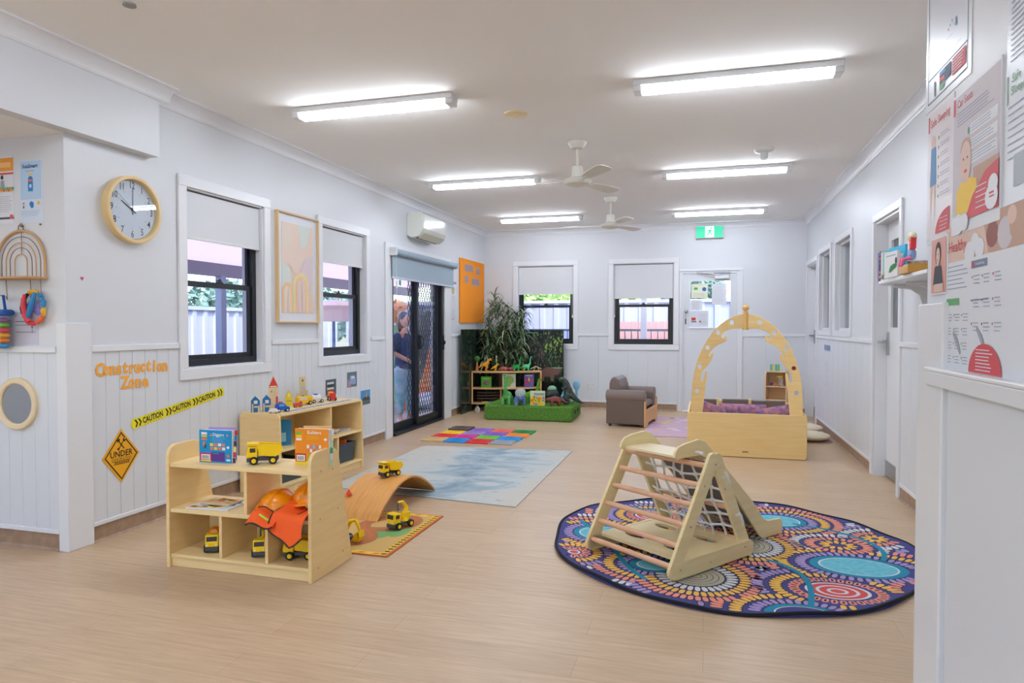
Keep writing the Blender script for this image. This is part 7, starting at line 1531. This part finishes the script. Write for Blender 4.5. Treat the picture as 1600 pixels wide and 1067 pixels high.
face_book(4.49, 4.70, 0.155, (222, 220, 218), 'white picture book with a green creature facing out on the wall shelf', lambda m, w, h: (m.lines(-w / 2 + 0.03, w / 2 - 0.02, h - 0.02, 1, 0.02, 0.008, 0.001, 3), m.spoly([(-0.03, 0.03), (0.0, 0.03), (0.09, 0.055), (0.10, 0.075), (0.05, 0.08), (0.0, 0.07), (-0.02, 0.05)], 0.0012, 1), m.sell(0.085, 0.095, 0.016, 0.02, 0.0014, 2)), [col(40, 120, 60), col(40, 44, 84), LINE], 1.085)
solo('panda_figure', 'tiny black and white panda figure at the front of the wall shelf', 'figurine', MB().ell((0, 0, 0.015), (0.015, 0.02, 0.015)).ell((0, -0.016, 0.033), 0.010), mat('panda_paint', (230, 230, 230), 0.5, noise=(60, (30, 30, 30))), (1.09, 4.80, SB), smooth=True)
e = thing('soft_toy', 'soft toy with pink legs and cream head on the wall shelf by the posters', 'soft toy', (1.10, 4.22, SB + 0.052), RW); e.scale = (0.72, 0.72, 0.72)
obj('body', MB().ell((0, 0, 0.07), (0.035, 0.03, 0.05)), col(150, 170, 220), e, smooth=True); obj('head', MB().ell((0.01, 0, 0.20), (0.04, 0.035, 0.04)), col(236, 226, 190), e, smooth=True)
obj('scarf', MB().prism([(0.01, 0.10), (0.045, 0.11), (0.05, 0.19), (0.035, 0.21), (0.0, 0.14)], 'xz', -0.02, 0.02), col(236, 60, 70), e, bev=0.006)
for s in (-1, 1): obj('leg', MB().tube([(s * 0.015, -0.01, 0.04), (s * 0.03 - 0.02, -0.06, 0.03), (s * 0.03 - 0.03, -0.07, -0.02)], [0.016, 0.014, 0.012], 10), col(240, 110, 160), e, smooth=True)
m = MB(); m.tube([(-0.09, -0.09, 0), (0.09, -0.09, 0)], 0.001, 4); m.box(-0.11, 0.11, -0.09, 0.09, 0, 0.024, mi=0)
solo('honey_box', 'flat amber wooden box on the wall shelf next to the near posters', 'box', MB().box(-0.11, 0.11, -0.09, 0.09, 0, 0.05), mat('amber_wood', (214, 160, 70), 0.4), (1.19, 4.30, SB), bev=0.005)
solo('craft_basket', 'small pale woven basket behind the toy on the wall shelf', 'basket', MB().tube([(0, 0, 0), (0, 0, 0.09)], [0.05, 0.065], 18), mat('pale_weave', (206, 186, 170), 0.7, noise=(40, (170, 140, 130))), (1.22, 4.56, SB))

# ================================================================== DINOSAUR CORNER
# folded forest backdrop screen
def forest_mat():
    m = bpy.data.materials.new('printed_forest'); m.use_nodes = True; nt = m.node_tree; b = nt.nodes['Principled BSDF']; b.inputs['Roughness'].default_value = 0.15
    tc = nt.nodes.new('ShaderNodeTexCoord'); L = nt.links.new
    mp = nt.nodes.new('ShaderNodeMapping'); mp.inputs['Scale'].default_value = (7, 7, 2.2); L(tc.outputs['Object'], mp.inputs[0])
    n = nt.nodes.new('ShaderNodeTexNoise'); n.inputs['Scale'].default_value = 1.6; n.inputs['Detail'].default_value = 9; n.inputs['Roughness'].default_value = 0.7; n.inputs['Distortion'].default_value = 1.0; L(mp.outputs[0], n.inputs[0])
    r = nt.nodes.new('ShaderNodeValToRGB'); c = r.color_ramp; c.elements[0].position = 0.42; c.elements[0].color = (*lin((14, 26, 26)), 1); c.elements[1].position = 0.72; c.elements[1].color = (*lin((110, 124, 100)), 1)
    k = c.elements.new(0.55); k.color = (*lin((44, 62, 50)), 1); k = c.elements.new(0.62); k.color = (*lin((70, 72, 60)), 1)
    L(n.outputs[0], r.inputs[0]); L(r.outputs[0], b.inputs['Base Color']); return m
FOR = forest_mat()
e = thing('backdrop_screen', 'glossy dark forest-print backdrop standing in the far left corner behind the toy shelf', 'backdrop', (-3.372, 9.12, 0))
obj('side_panel', MB().prism([(0, 0), (0.012, 0), (0.012, 1.092), (0, 1.092)], 'xy', 0.0, 1.225), FOR, e)
m = MB(); m.box(0.0125, 1.282, 1.08, 1.092, 0.0, 1.215, mi=0)
BX = 0.075
def bp(x0, x1, z0, z1, mi, l=1.0785):
    x0 += BX; x1 += BX; m.face([(x0, l, z0), (x1, l, z0), (x1, l, z1), (x0, l, z1)], mi)
rq = random.Random(12)
for k in range(150):
    x, z = rq.uniform(0.70, 1.26), rq.uniform(0.62, 1.15); w_, h_ = rq.uniform(0.006, 0.02), rq.uniform(0.02, 0.07)
    mi = 1 if z > 0.85 and x > 0.98 else (2 if x < 1.0 and z < 1.08 else 3)
    m.face([(x, 1.0788, z), (x + w_, 1.0788, z + h_ * 0.3), (x + w_ * 0.6, 1.0788, z + h_), (x - w_ * 0.4, 1.0788, z + h_ * 0.6)], mi)
bp(1.0, 1.19, 0.62, 0.635, 4); bp(0.58, 0.80, 1.165, 1.175, 4)
# brown horned animal of the print
pts = [(0.86, 0.40), (0.90, 0.40), (0.91, 0.47), (1.00, 0.47), (1.01, 0.40), (1.05, 0.40), (1.06, 0.50), (1.11, 0.50), (1.17, 0.56), (1.16, 0.61), (1.10, 0.59), (1.04, 0.61), (0.95, 0.62), (0.87, 0.58), (0.84, 0.50)]
m.face([(x + BX, 1.0782, z + 0.02) for x, z in pts], 5); bp(0.60, 1.19, 0.02, 0.40, 6, 1.0789)
obj('back_panel', m, [FOR, mat('print_bright_leaf', (150, 184, 90), 0.2), mat('print_mauve_branch', (110, 92, 96), 0.2), mat('print_leaf', (92, 128, 92), 0.2), mat('print_mint_line', (150, 200, 170), 0.2), mat('print_animal', (124, 92, 86), 0.2), mat('print_dark', (12, 28, 30), 0.15)], e)
# low cabinet: bowed front toy shelf on castors
e = thing('bowed_toy_shelf', 'low honey-wood toy shelf on castors with bowed front in the dinosaur corner', 'shelf', (-2.86, 9.72, 0), math.radians(22))
HW = mat('honey_birch', (226, 176, 116), 0.45); hw = 0.53
def bow(y0, x): return y0 - 0.10 * (1 - (x / hw) ** 2)
def bowed(z0, z1, d=0.20):
    n = 16; P = [(-hw + 2 * hw * i / n, bow(-0.0, -hw + 2 * hw * i / n)) for i in range(n + 1)]; Q = [(x, y + d) for x, y in reversed(P)]
    return MB().prism(P + Q, 'xy', z0, z1)
for z, nm in ((0.105, 'bottom_board'), (0.330, 'middle_board'), (0.575, 'top_board')): obj(nm, bowed(z, z + 0.022), HW, e, bev=0.003)
for s in (-1, 1):
    m = MB(); pts = [(-0.005, 0.105), (-0.005, 0.56), (0.03, 0.60), (0.18, 0.60), (0.205, 0.575), (0.205, 0.105)]; m.prism(pts, 'yz', s * hw - (0.022 if s > 0 else 0), s * hw + (0 if s > 0 else 0.022)); obj('end_panel', m, HW, e, bev=0.004)
for x in (-0.10, 0.22): obj('divider', MB().box(x, x + 0.016, -0.04, 0.14, 0.127, 0.33), HW, e)
for x, y in ((-0.44, 0.02), (0.44, 0.02), (-0.44, 0.16), (0.44, 0.16)):
    o = obj('castor', MB().cyl((x - 0.012, y, 0.038), (x + 0.012, y, 0.038), 0.038, seg=20).cyl((x - 0.014, y, 0.038), (x + 0.014, y, 0.038), 0.012), col(214, 208, 196), e, smooth=True)
    obj('castor_fork', MB().box(x - 0.018, x + 0.018, y - 0.012, y + 0.012, 0.07, 0.105), col(80, 80, 84), o)
def s3(x, y, z): a = math.radians(22); return (-2.86 + x * math.cos(a) - y * math.sin(a), 9.72 + x * math.sin(a) + y * math.cos(a), z)
def pb(x, y, z, w, h, c, label, paint, mats, rz=0.1):
    m = MB(); m.box(-w / 2, w / 2, 0, 0.012, 0, h, mi=0); paint(m, w, h); solo('picture_book', label, 'book', m, [col(*c)] + mats, s3(x, y, z), rz, 'dinosaur corner picture books')
pb(-0.31, -0.015, 0.353, 0.155, 0.165, (96, 176, 50), 'green book with a purple picture, left on the bowed shelf', lambda m, w, h: (m.sell(0, h * 0.4, 0.05, 0.032, 0.001, 1), m.sell(0.02, h * 0.4, 0.025, 0.015, 0.0014, 2), m.srect(-0.05, 0.05, h * 0.78, h * 0.84, 0.001, 3)), [col(110, 96, 110), col(200, 90, 130), col(180, 220, 130)])
pb(0.03, -0.035, 0.353, 0.20, 0.205, (226, 220, 204), 'cream book with a large green dinosaur, centre of the bowed shelf', lambda m, w, h: (m.spoly([(-0.07, 0.01), (0.02, 0.01), (0.03, 0.05), (0.08, 0.09), (0.07, 0.15), (0.03, 0.175), (-0.03, 0.17), (-0.055, 0.14), (-0.04, 0.11), (-0.06, 0.07)], 0.001, 1), m.sell(-0.03, 0.15, 0.006, 0.006, 0.0014, 2)), [col(150, 190, 100), col(60, 60, 50)])
pb(0.335, -0.01, 0.353, 0.145, 0.195, (130, 96, 176), 'purple book with colourful figures, right on the bowed shelf', lambda m, w, h: (m.srect(-0.05, 0.05, h * 0.86, h * 0.92, 0.001, 1), m.sell(-0.035, h * 0.4, 0.02, 0.04, 0.001, 2), m.sell(0.035, h * 0.42, 0.02, 0.038, 0.001, 2), m.sell(0.0, h * 0.6, 0.012, 0.03, 0.0012, 3), m.sell(0.04, h * 0.25, 0.015, 0.03, 0.0014, 4)), [col(226, 220, 232), col(220, 60, 90), col(230, 210, 60), col(60, 130, 190)])
for k in range(4):
    m = MB(); m.tube([(0.16 * math.cos(t), 0.05 * math.sin(t) - 0.02, 0.012) for t in [PI + PI * i / 12 for i in range(13)]], 0.012, 8); solo('curved_block', 'dark curved wooden block in the lower left of the bowed shelf, %s in its stack' % ('lowest', 'second', 'third', 'topmost')[k], 'toy block', m, mat('dark_walnut', (84, 58, 48), 0.5), s3(-0.28, 0.08, 0.128 + k * 0.045), 0.38, 'stacked dark curved blocks', smooth=True)
solo('blue_tray', 'small blue and yellow tray at the bottom left of the bowed shelf', 'tray', MB().box(-0.10, 0.0, -0.02, 0.02, 0, 0.016, mi=0).box(0.0, 0.09, -0.02, 0.02, 0, 0.014, mi=1), [col(200, 200, 60), col(60, 150, 220)], s3(-0.28, -0.055, 0.128), 0.38)
solo('black_basket', 'dark basket in the lower right of the bowed shelf', 'basket', MB().box(-0.09, 0.09, -0.05, 0.08, 0, 0.12), col(44, 50, 54), s3(0.38, 0.06, 0.128), 0.38, bev=0.01)
solo('white_ball', 'white toy wheel on the floor under the left of the bowed shelf', 'toy wheel', MB().cyl((-0.012, 0, 0.045), (0.012, 0, 0.045), 0.045, seg=24).cyl((-0.016, 0, 0.045), (0.016, 0, 0.045), 0.014), col(226, 220, 208), (-3.20, 9.35, 0), math.radians(60), smooth=True)

# toy dinosaur builder (+x is the head end)
def smoothed(name, parts, m_, parent, vox=0.008):
    m = MB()
    for q in parts:
        if q[0] == 'e': m.ell(q[1], q[2], seg=16)
        else: m.tube(q[1], q[2], 12)
    return obj(name, m, m_, parent, smooth=True, remesh=vox)
def sauropod(loc, rz, sc, c1, label, nk=1.0, group='toy dinosaurs'):
    e = thing('toy_sauropod', label, 'toy dinosaur', loc, rz, group); e.scale = (sc, sc, sc)
    P = [('e', (0, 0, 0.13), (0.11, 0.07, 0.07)), ('t', [(0.06, 0, 0.15), (0.115, 0, 0.22), (0.12, 0, 0.22 + 0.13 * nk), (0.135, 0, 0.24 + 0.17 * nk)], [0.045, 0.03, 0.02, 0.018]), ('e', (0.155, 0, 0.245 + 0.175 * nk), (0.034, 0.019, 0.018)), ('t', [(-0.08, 0, 0.13), (-0.17, 0.01, 0.09), (-0.26, 0.03, 0.04)], [0.045, 0.022, 0.006])]
    for sx in (-0.06, 0.06):
        for sy in (-0.045, 0.045): P.append(('t', [(sx, sy, 0.12), (sx + 0.006, sy * 1.1, 0.055), (sx + 0.004, sy * 1.1, 0.0)], [0.034, 0.024, 0.026]))
    smoothed('body', P, c1, e)
    for s in (-1, 1): obj('eye', MB().ell((0.168, s * 0.016, 0.252 + 0.175 * nk), 0.0045, seg=8), col(20, 20, 20), e)
    return e
def quad(name, loc, rz, sc, c1, label, extra=(), hd=(0.15, 0, 0.12), hr=(0.05, 0.04, 0.04), body=(0.12, 0.08, 0.08), group='toy dinosaurs', frill=None, spikes=None):
    e = thing(name, label, 'toy dinosaur', loc, rz, group); e.scale = (sc, sc, sc)
    P = [('e', (0, 0, 0.12), body), ('e', hd, hr), ('t', [(0.07, 0, 0.13), hd], [0.05, 0.035]), ('t', [(-0.09, 0, 0.12), (-0.19, 0, 0.08), (-0.27, 0, 0.05)], [0.045, 0.022, 0.006])]
    for sx in (-0.07, 0.065):
        for sy in (-0.055, 0.055): P.append(('t', [(sx, sy, 0.11), (sx + 0.008, sy * 1.15, 0.05), (sx + 0.006, sy * 1.15, 0.0)], [0.04, 0.026, 0.028]))
    P += list(extra); smoothed('body', P, c1, e)
    for s in (-1, 1): obj('eye', MB().ell((hd[0] + hr[0] * 0.55, s * hr[1] * 0.85, hd[2] + hr[2] * 0.35), 0.006, seg=8), col(20, 20, 20), e)
    if frill: obj('frill', MB().ell(frill[0], frill[1], seg=18), frill[2], e, smooth=True)
    if spikes:
        m = MB()
        for (p, q, r) in spikes[0]: m.tube([p, q], [r, 0.002], 8)
        obj('horns', m, spikes[1], e, smooth=True)
    return e
def trex(loc, rz, sc, c1, label, group='toy dinosaurs'):
    e = thing('toy_tyrannosaur', label, 'toy dinosaur', loc, rz, group); e.scale = (sc, sc, sc)
    P = [('e', (-0.01, 0, 0.17), (0.075, 0.05, 0.065)), ('t', [(0.02, 0, 0.19), (0.05, 0, 0.24), (0.07, 0, 0.285)], [0.055, 0.04, 0.032]), ('e', (0.10, 0, 0.30), (0.058, 0.033, 0.032)), ('e', (0.125, 0, 0.275), (0.04, 0.026, 0.012)), ('t', [(-0.05, 0, 0.165), (-0.14, 0, 0.12), (-0.22, 0, 0.07)], [0.052, 0.028, 0.007])]
    for s in (-1, 1): P += [('t', [(-0.015, s * 0.04, 0.16), (0.025, s * 0.055, 0.09), (-0.015, s * 0.055, 0.04), (0.01, s * 0.055, 0.008)], [0.048, 0.033, 0.018, 0.016]), ('e', (0.03, s * 0.055, 0.010), (0.035, 0.018, 0.011)), ('t', [(0.045, s * 0.035, 0.215), (0.07, s * 0.045, 0.185), (0.092, s * 0.045, 0.195)], [0.014, 0.010, 0.007])]
    smoothed('body', P, c1, e)
    for s in (-1, 1): obj('eye', MB().ell((0.105, s * 0.03, 0.315), 0.005, seg=8), col(230, 200, 60), e)
    return e
GT = 0.212
e = thing('grass_platform', 'low rectangular platform covered in bright green artificial grass', 'platform', (-2.30, 9.14, 0), math.radians(2))
GR = mat('artificial_grass', (104, 156, 60), 0.95, noise=(40, (72, 122, 40)), bump=(140, 0.9))
m = MB(); m.box(-0.605, 0.605, -0.40, 0.42, 0.004, 0.195); obj('platform_block', m, GR, e, bev=0.02, bseg=3)
m = MB(); rg = random.Random(9)
for k in range(26000):
    x, y = rg.uniform(-0.59, 0.59), rg.uniform(-0.388, 0.405); a = rg.uniform(0, 2 * PI); h = rg.uniform(0.006, 0.014)
    m.face([(x + 0.0022 * math.cos(a), y + 0.0022 * math.sin(a), 0.193), (x - 0.0022 * math.cos(a), y - 0.0022 * math.sin(a), 0.193), (x + rg.uniform(-0.006, 0.006), y + rg.uniform(-0.006, 0.006), 0.193 + h)])
o = obj('grass_blades', m, mat('grass_blade_green', (124, 176, 74), 0.9), e); o['kind'] = 'stuff'
obj('hand_hole', MB().prism([(-0.16, 0.09), (-0.09, 0.09), (-0.09, 0.13), (-0.16, 0.13)], 'yz', 0.603, 0.613), col(24, 30, 20), e); obj('hand_hole', MB().prism([(0.09, 0.09), (0.16, 0.09), (0.16, 0.13), (0.09, 0.13)], 'yz', 0.603, 0.613), col(24, 30, 20), e)
GT = 0.200
sauropod((-2.60, 8.86, GT), math.radians(-88), 0.92, mat('light_green_toy', (104, 190, 100), 0.5, noise=(20, (70, 150, 70))), 'tall light green long-necked toy dinosaur at the left of the grass platform', 1.15)
quad('toy_ceratopsian', (-2.42, 8.86, GT), math.radians(-70), 0.86, mat('blue_toy', (110, 150, 200), 0.5, noise=(14, (90, 116, 176))), 'blue frilled toy dinosaur with pale head, front of the grass platform', frill=((0.10, 0, 0.20), (0.03, 0.085, 0.075), mat('pale_grey_green', (176, 190, 180), 0.5)), spikes=([((0.17, 0.02, 0.16), (0.21, 0.025, 0.19), 0.008), ((0.17, -0.02, 0.16), (0.21, -0.025, 0.19), 0.008)], col(230, 226, 210)))
sauropod((-2.33, 9.12, GT), math.radians(8), 0.82, mat('leaf_green_toy', (110, 184, 40), 0.5, noise=(20, (70, 150, 30))), 'green long-necked toy dinosaur behind the upright picture book on the platform', 0.9)
m = MB(); m.box(-0.10, 0.10, 0, 0.014, 0, 0.20, mi=0); m.srect(-0.095, 0.095, 0.005, 0.12, 0.001, 1); m.srect(-0.05, 0.09, 0.14, 0.17, 0.001, 2)
for k in range(22): x, z = rg.uniform(-0.085, 0.085), rg.uniform(0.015, 0.12); m.sell(x, z, 0.014, 0.016, 0.0013 + 0.0001 * k, 3 + k % 4, 8)
solo('picture_book', 'pale green picture book with orange and yellow animals standing on the grass platform', 'book', m, [col(206, 222, 180), col(240, 196, 50), col(150, 160, 170), col(244, 120, 40), col(110, 180, 60), col(60, 150, 210), col(240, 200, 60)], (-2.165, 8.83, GT), 0.1)
quad('toy_ankylosaur', (-2.07, 9.30, GT), math.radians(-100), 0.92, mat('dark_olive_toy', (58, 66, 56), 0.6, noise=(24, (40, 44, 46))), 'dark green armoured toy dinosaur with pale green back behind the red one', body=(0.14, 0.10, 0.085), frill=((0.0, 0, 0.20), (0.07, 0.07, 0.055), mat('mint_toy', (140, 186, 150), 0.5)))
quad('toy_stegosaur', (-1.93, 8.88, GT), math.radians(200), 0.68, mat('maroon_toy', (140, 66, 58), 0.55, noise=(24, (100, 44, 40))), 'small maroon toy dinosaur at the front right of the grass platform', body=(0.13, 0.07, 0.07))
quad('toy_ceratopsian', (-1.88, 9.37, GT), math.radians(-80), 0.85, mat('sky_blue_toy', (90, 160, 210), 0.5, noise=(16, (150, 200, 190))), 'light blue toy dinosaur beside the dark standing one', extra=[('e', (0.05, 0, 0.20), (0.05, 0.05, 0.07))], hd=(0.10, 0, 0.27), hr=(0.05, 0.045, 0.04))
e = thing('toy_tyrannosaur', 'dark grey-green standing toy dinosaur at the right edge of the grass platform', 'toy dinosaur', (-1.80, 9.10, GT), math.radians(196), 'toy dinosaurs')
P = [('e', (0, 0, 0.17), (0.065, 0.055, 0.085)), ('t', [(0.01, 0, 0.22), (0.025, 0, 0.28), (0.045, 0, 0.33)], [0.055, 0.045, 0.036]), ('e', (0.08, 0, 0.345), (0.055, 0.034, 0.030)), ('e', (0.10, 0, 0.322), (0.036, 0.026, 0.012)), ('t', [(-0.03, 0, 0.14), (-0.10, 0, 0.075), (-0.17, 0, 0.03), (-0.22, 0.01, 0.016)], [0.055, 0.036, 0.02, 0.008])]
for s_ in (-1, 1): P += [('t', [(-0.0, s_ * 0.045, 0.14), (0.035, s_ * 0.06, 0.08), (0.0, s_ * 0.06, 0.04), (0.015, s_ * 0.06, 0.01)], [0.05, 0.036, 0.024, 0.02]), ('e', (0.035, s_ * 0.06, 0.011), (0.04, 0.022, 0.012)), ('t', [(0.04, s_ * 0.045, 0.24), (0.075, s_ * 0.055, 0.21), (0.095, s_ * 0.05, 0.225)], [0.018, 0.013, 0.008])]
smoothed('body', P, mat('dark_teal_toy', (50, 60, 60), 0.6, noise=(20, (74, 82, 74))), e)
for s_ in (-1, 1): obj('eye', MB().ell((0.09, s_ * 0.03, 0.36), 0.005, seg=8), col(230, 200, 60), e)
solo('blue_wing_toy', 'pale blue toy wing peeking behind the dark standing dinosaur', 'toy', MB().ell((0, 0, 0.24), (0.05, 0.02, 0.07)).tube([(0, 0, 0), (0, 0, 0.2)], [0.03, 0.015], 10), col(130, 190, 220), (-1.74, 9.40, GT), smooth=True)
# small toys along the top of the bowed shelf
TP = 0.598
def toppled(x, kind, c, label, sc, rz=0, y=0.04):
    l = s3(x, y, TP)
    if kind == 's': return sauropod(l, rz, sc, c, label, 1.0, 'small toys on the bowed shelf')
    if kind == 't': return trex(l, rz, sc, c, label, 'small toys on the bowed shelf')
    return quad('toy_stegosaur', l, rz, sc, c, label, group='small toys on the bowed shelf')
toppled(-0.31, 't', col(236, 160, 40), 'amber upright toy dinosaur on top of the bowed shelf at the left', 0.58, 0.4)
toppled(-0.17, 't', col(244, 190, 30), 'small yellow upright toy dinosaur on top of the bowed shelf', 0.34, 0.6)
toppled(-0.04, 'q', col(196, 110, 110), 'small red four-legged toy on top of the bowed shelf, left one', 0.34, 0.3)
toppled(0.08, 'q', col(180, 96, 110), 'small pinkish four-legged toy on top of the bowed shelf, right one', 0.32, 0.3)
toppled(0.15, 's', mat('bright_green_toy', (40, 190, 90), 0.5), 'bright green long-necked toy on top of the bowed shelf, left of two', 0.50, 0.2)
toppled(0.30, 's', mat('mint_green_toy', (96, 214, 150), 0.5), 'mint green long-necked toy on top of the bowed shelf, right of two', 0.50, 0.2)
solo('bone_toy', 'tan branching toy skeleton at the right end of the bowed shelf top', 'toy', MB().tube([(-0.08, 0, 0.02), (0, 0, 0.06), (0.09, 0, 0.02)], 0.008, 8).tube([(0, 0, 0.06), (-0.03, 0, 0.0)], 0.006, 8).tube([(0.03, 0, 0.05), (0.05, 0, 0.0)], 0.006, 8), col(206, 190, 160), s3(0.45, 0.08, TP + 0.004), 0.4, smooth=True)
for k, (x, lb) in enumerate(((-0.44, 'wooden toy tree with round green top at the left end of the bowed shelf'), (0.26, 'wooden toy tree with round green top behind the green toys on the bowed shelf'))):
    e = thing('toy_tree', lb, 'toy tree', s3(x, 0.12, TP), 0, 'toy trees on the bowed shelf')
    obj('trunk', MB().tube([(0, 0, 0), (0, 0, 0.05), (0, 0, 0.14)], [0.03, 0.02, 0.016], 12), col(190, 126, 80), e, smooth=True); obj('crown', MB().ell((0, 0, 0.18), (0.05, 0.05, 0.048)), mat('toy_tree_green', (66, 116, 50), 0.8, bump=(90, 0.8)), e, smooth=True)

# potted strap-leaf plant
e = thing('potted_plant', 'tall bushy artificial plant with narrow leaves behind the bowed toy shelf', 'plant', (-3.01, 10.05, 0))
obj('pot', MB().lathe([(0.085, 0), (0.105, 0.20), (0.112, 0.21), (0.10, 0.21), (0.09, 0.19)], seg=28), col(70, 60, 54), e, smooth=True)
tops = []
rl = random.Random(21); STEM = mat('plant_cane', (150, 116, 76), 0.7)
for k in range(7):
    a = k * 0.9; x, y = 0.05 * math.cos(a), 0.05 * math.sin(a); tx, ty, tz = (0.20 * math.cos(a * 1.7) + 0.02, 0.10 * math.sin(a * 1.7) - 0.04, 0.98 + 0.11 * (k % 6)); tops.append((tx, ty, tz))
    obj('stem', MB().tube([(x, y, 0.2), (x * 1.2, y * 1.2, 0.6), (tx, ty, tz)], [0.017, 0.014, 0.010], 8), STEM, e, smooth=True)
tops += [(-0.20, -0.20, 1.05), (0.32, -0.12, 1.25), (0.00, -0.18, 1.62), (-0.16, -0.15, 1.55), (0.24, -0.15, 1.45), (0.28, -0.2, 0.98), (-0.05, -0.22, 1.0), (0.12, -0.22, 0.85), (-0.18, -0.2, 1.30), (0.36, -0.1, 1.48), (-0.22, -0.22, 0.85), (0.08, -0.2, 1.25), (-0.1, -0.15, 1.70)]
LF = mat('plant_leaf', (104, 128, 92), 0.55, noise=(6, (66, 94, 66))); LF2 = mat('plant_leaf_light', (172, 182, 144), 0.55)
m = MB()
def blade(p, d, L, wd, droop, mi):
    d = d.normalized(); side = d.cross(Vector((0, 0, 1)));
    if side.length < 0.05: side = Vector((1, 0, 0))
    side.normalize(); prev = None; pos = p.copy(); dirv = d.copy(); n = 5
    for i in range(n + 1):
        w_ = wd * math.sin(PI * (0.12 + 0.88 * (i / n) ** 0.9)) if i < n else 0.0006
        a = m.bm.verts.new(pos - side * w_); b_ = m.bm.verts.new(pos + side * w_)
        if prev: f = m.bm.faces.new((prev[0], prev[1], b_, a)); f.material_index = mi
        prev = (a, b_); pos = pos + dirv * (L / n); dirv = (dirv + Vector((0, 0, -droop / n))).normalized()
lim_x0, lim_y1 = -0.40, 0.38
for (tx, ty, tz) in tops:
    for k in range(62):
        a = rl.uniform(0, 2 * PI); up = rl.uniform(-0.25, 1.1); d = Vector((math.cos(a), math.sin(a) * 0.75, up)); L = rl.uniform(0.16, 0.32)
        if ty + d.y * L > 0.10: d.y *= -0.5
        if tx + d.x * L < -0.33: d.x *= 0.25
        d.normalize()
        if tx + d.x * L < -0.31 or ty + d.y * L > 0.12: continue
        blade(Vector((tx, ty, tz + rl.uniform(-0.22, 0.04))), d, L, rl.uniform(0.007, 0.013), rl.uniform(1.0, 2.8), 1 if rl.random() < 0.22 else 0)
o = obj('foliage', m, [LF, LF2], e); o['kind'] = 'stuff'
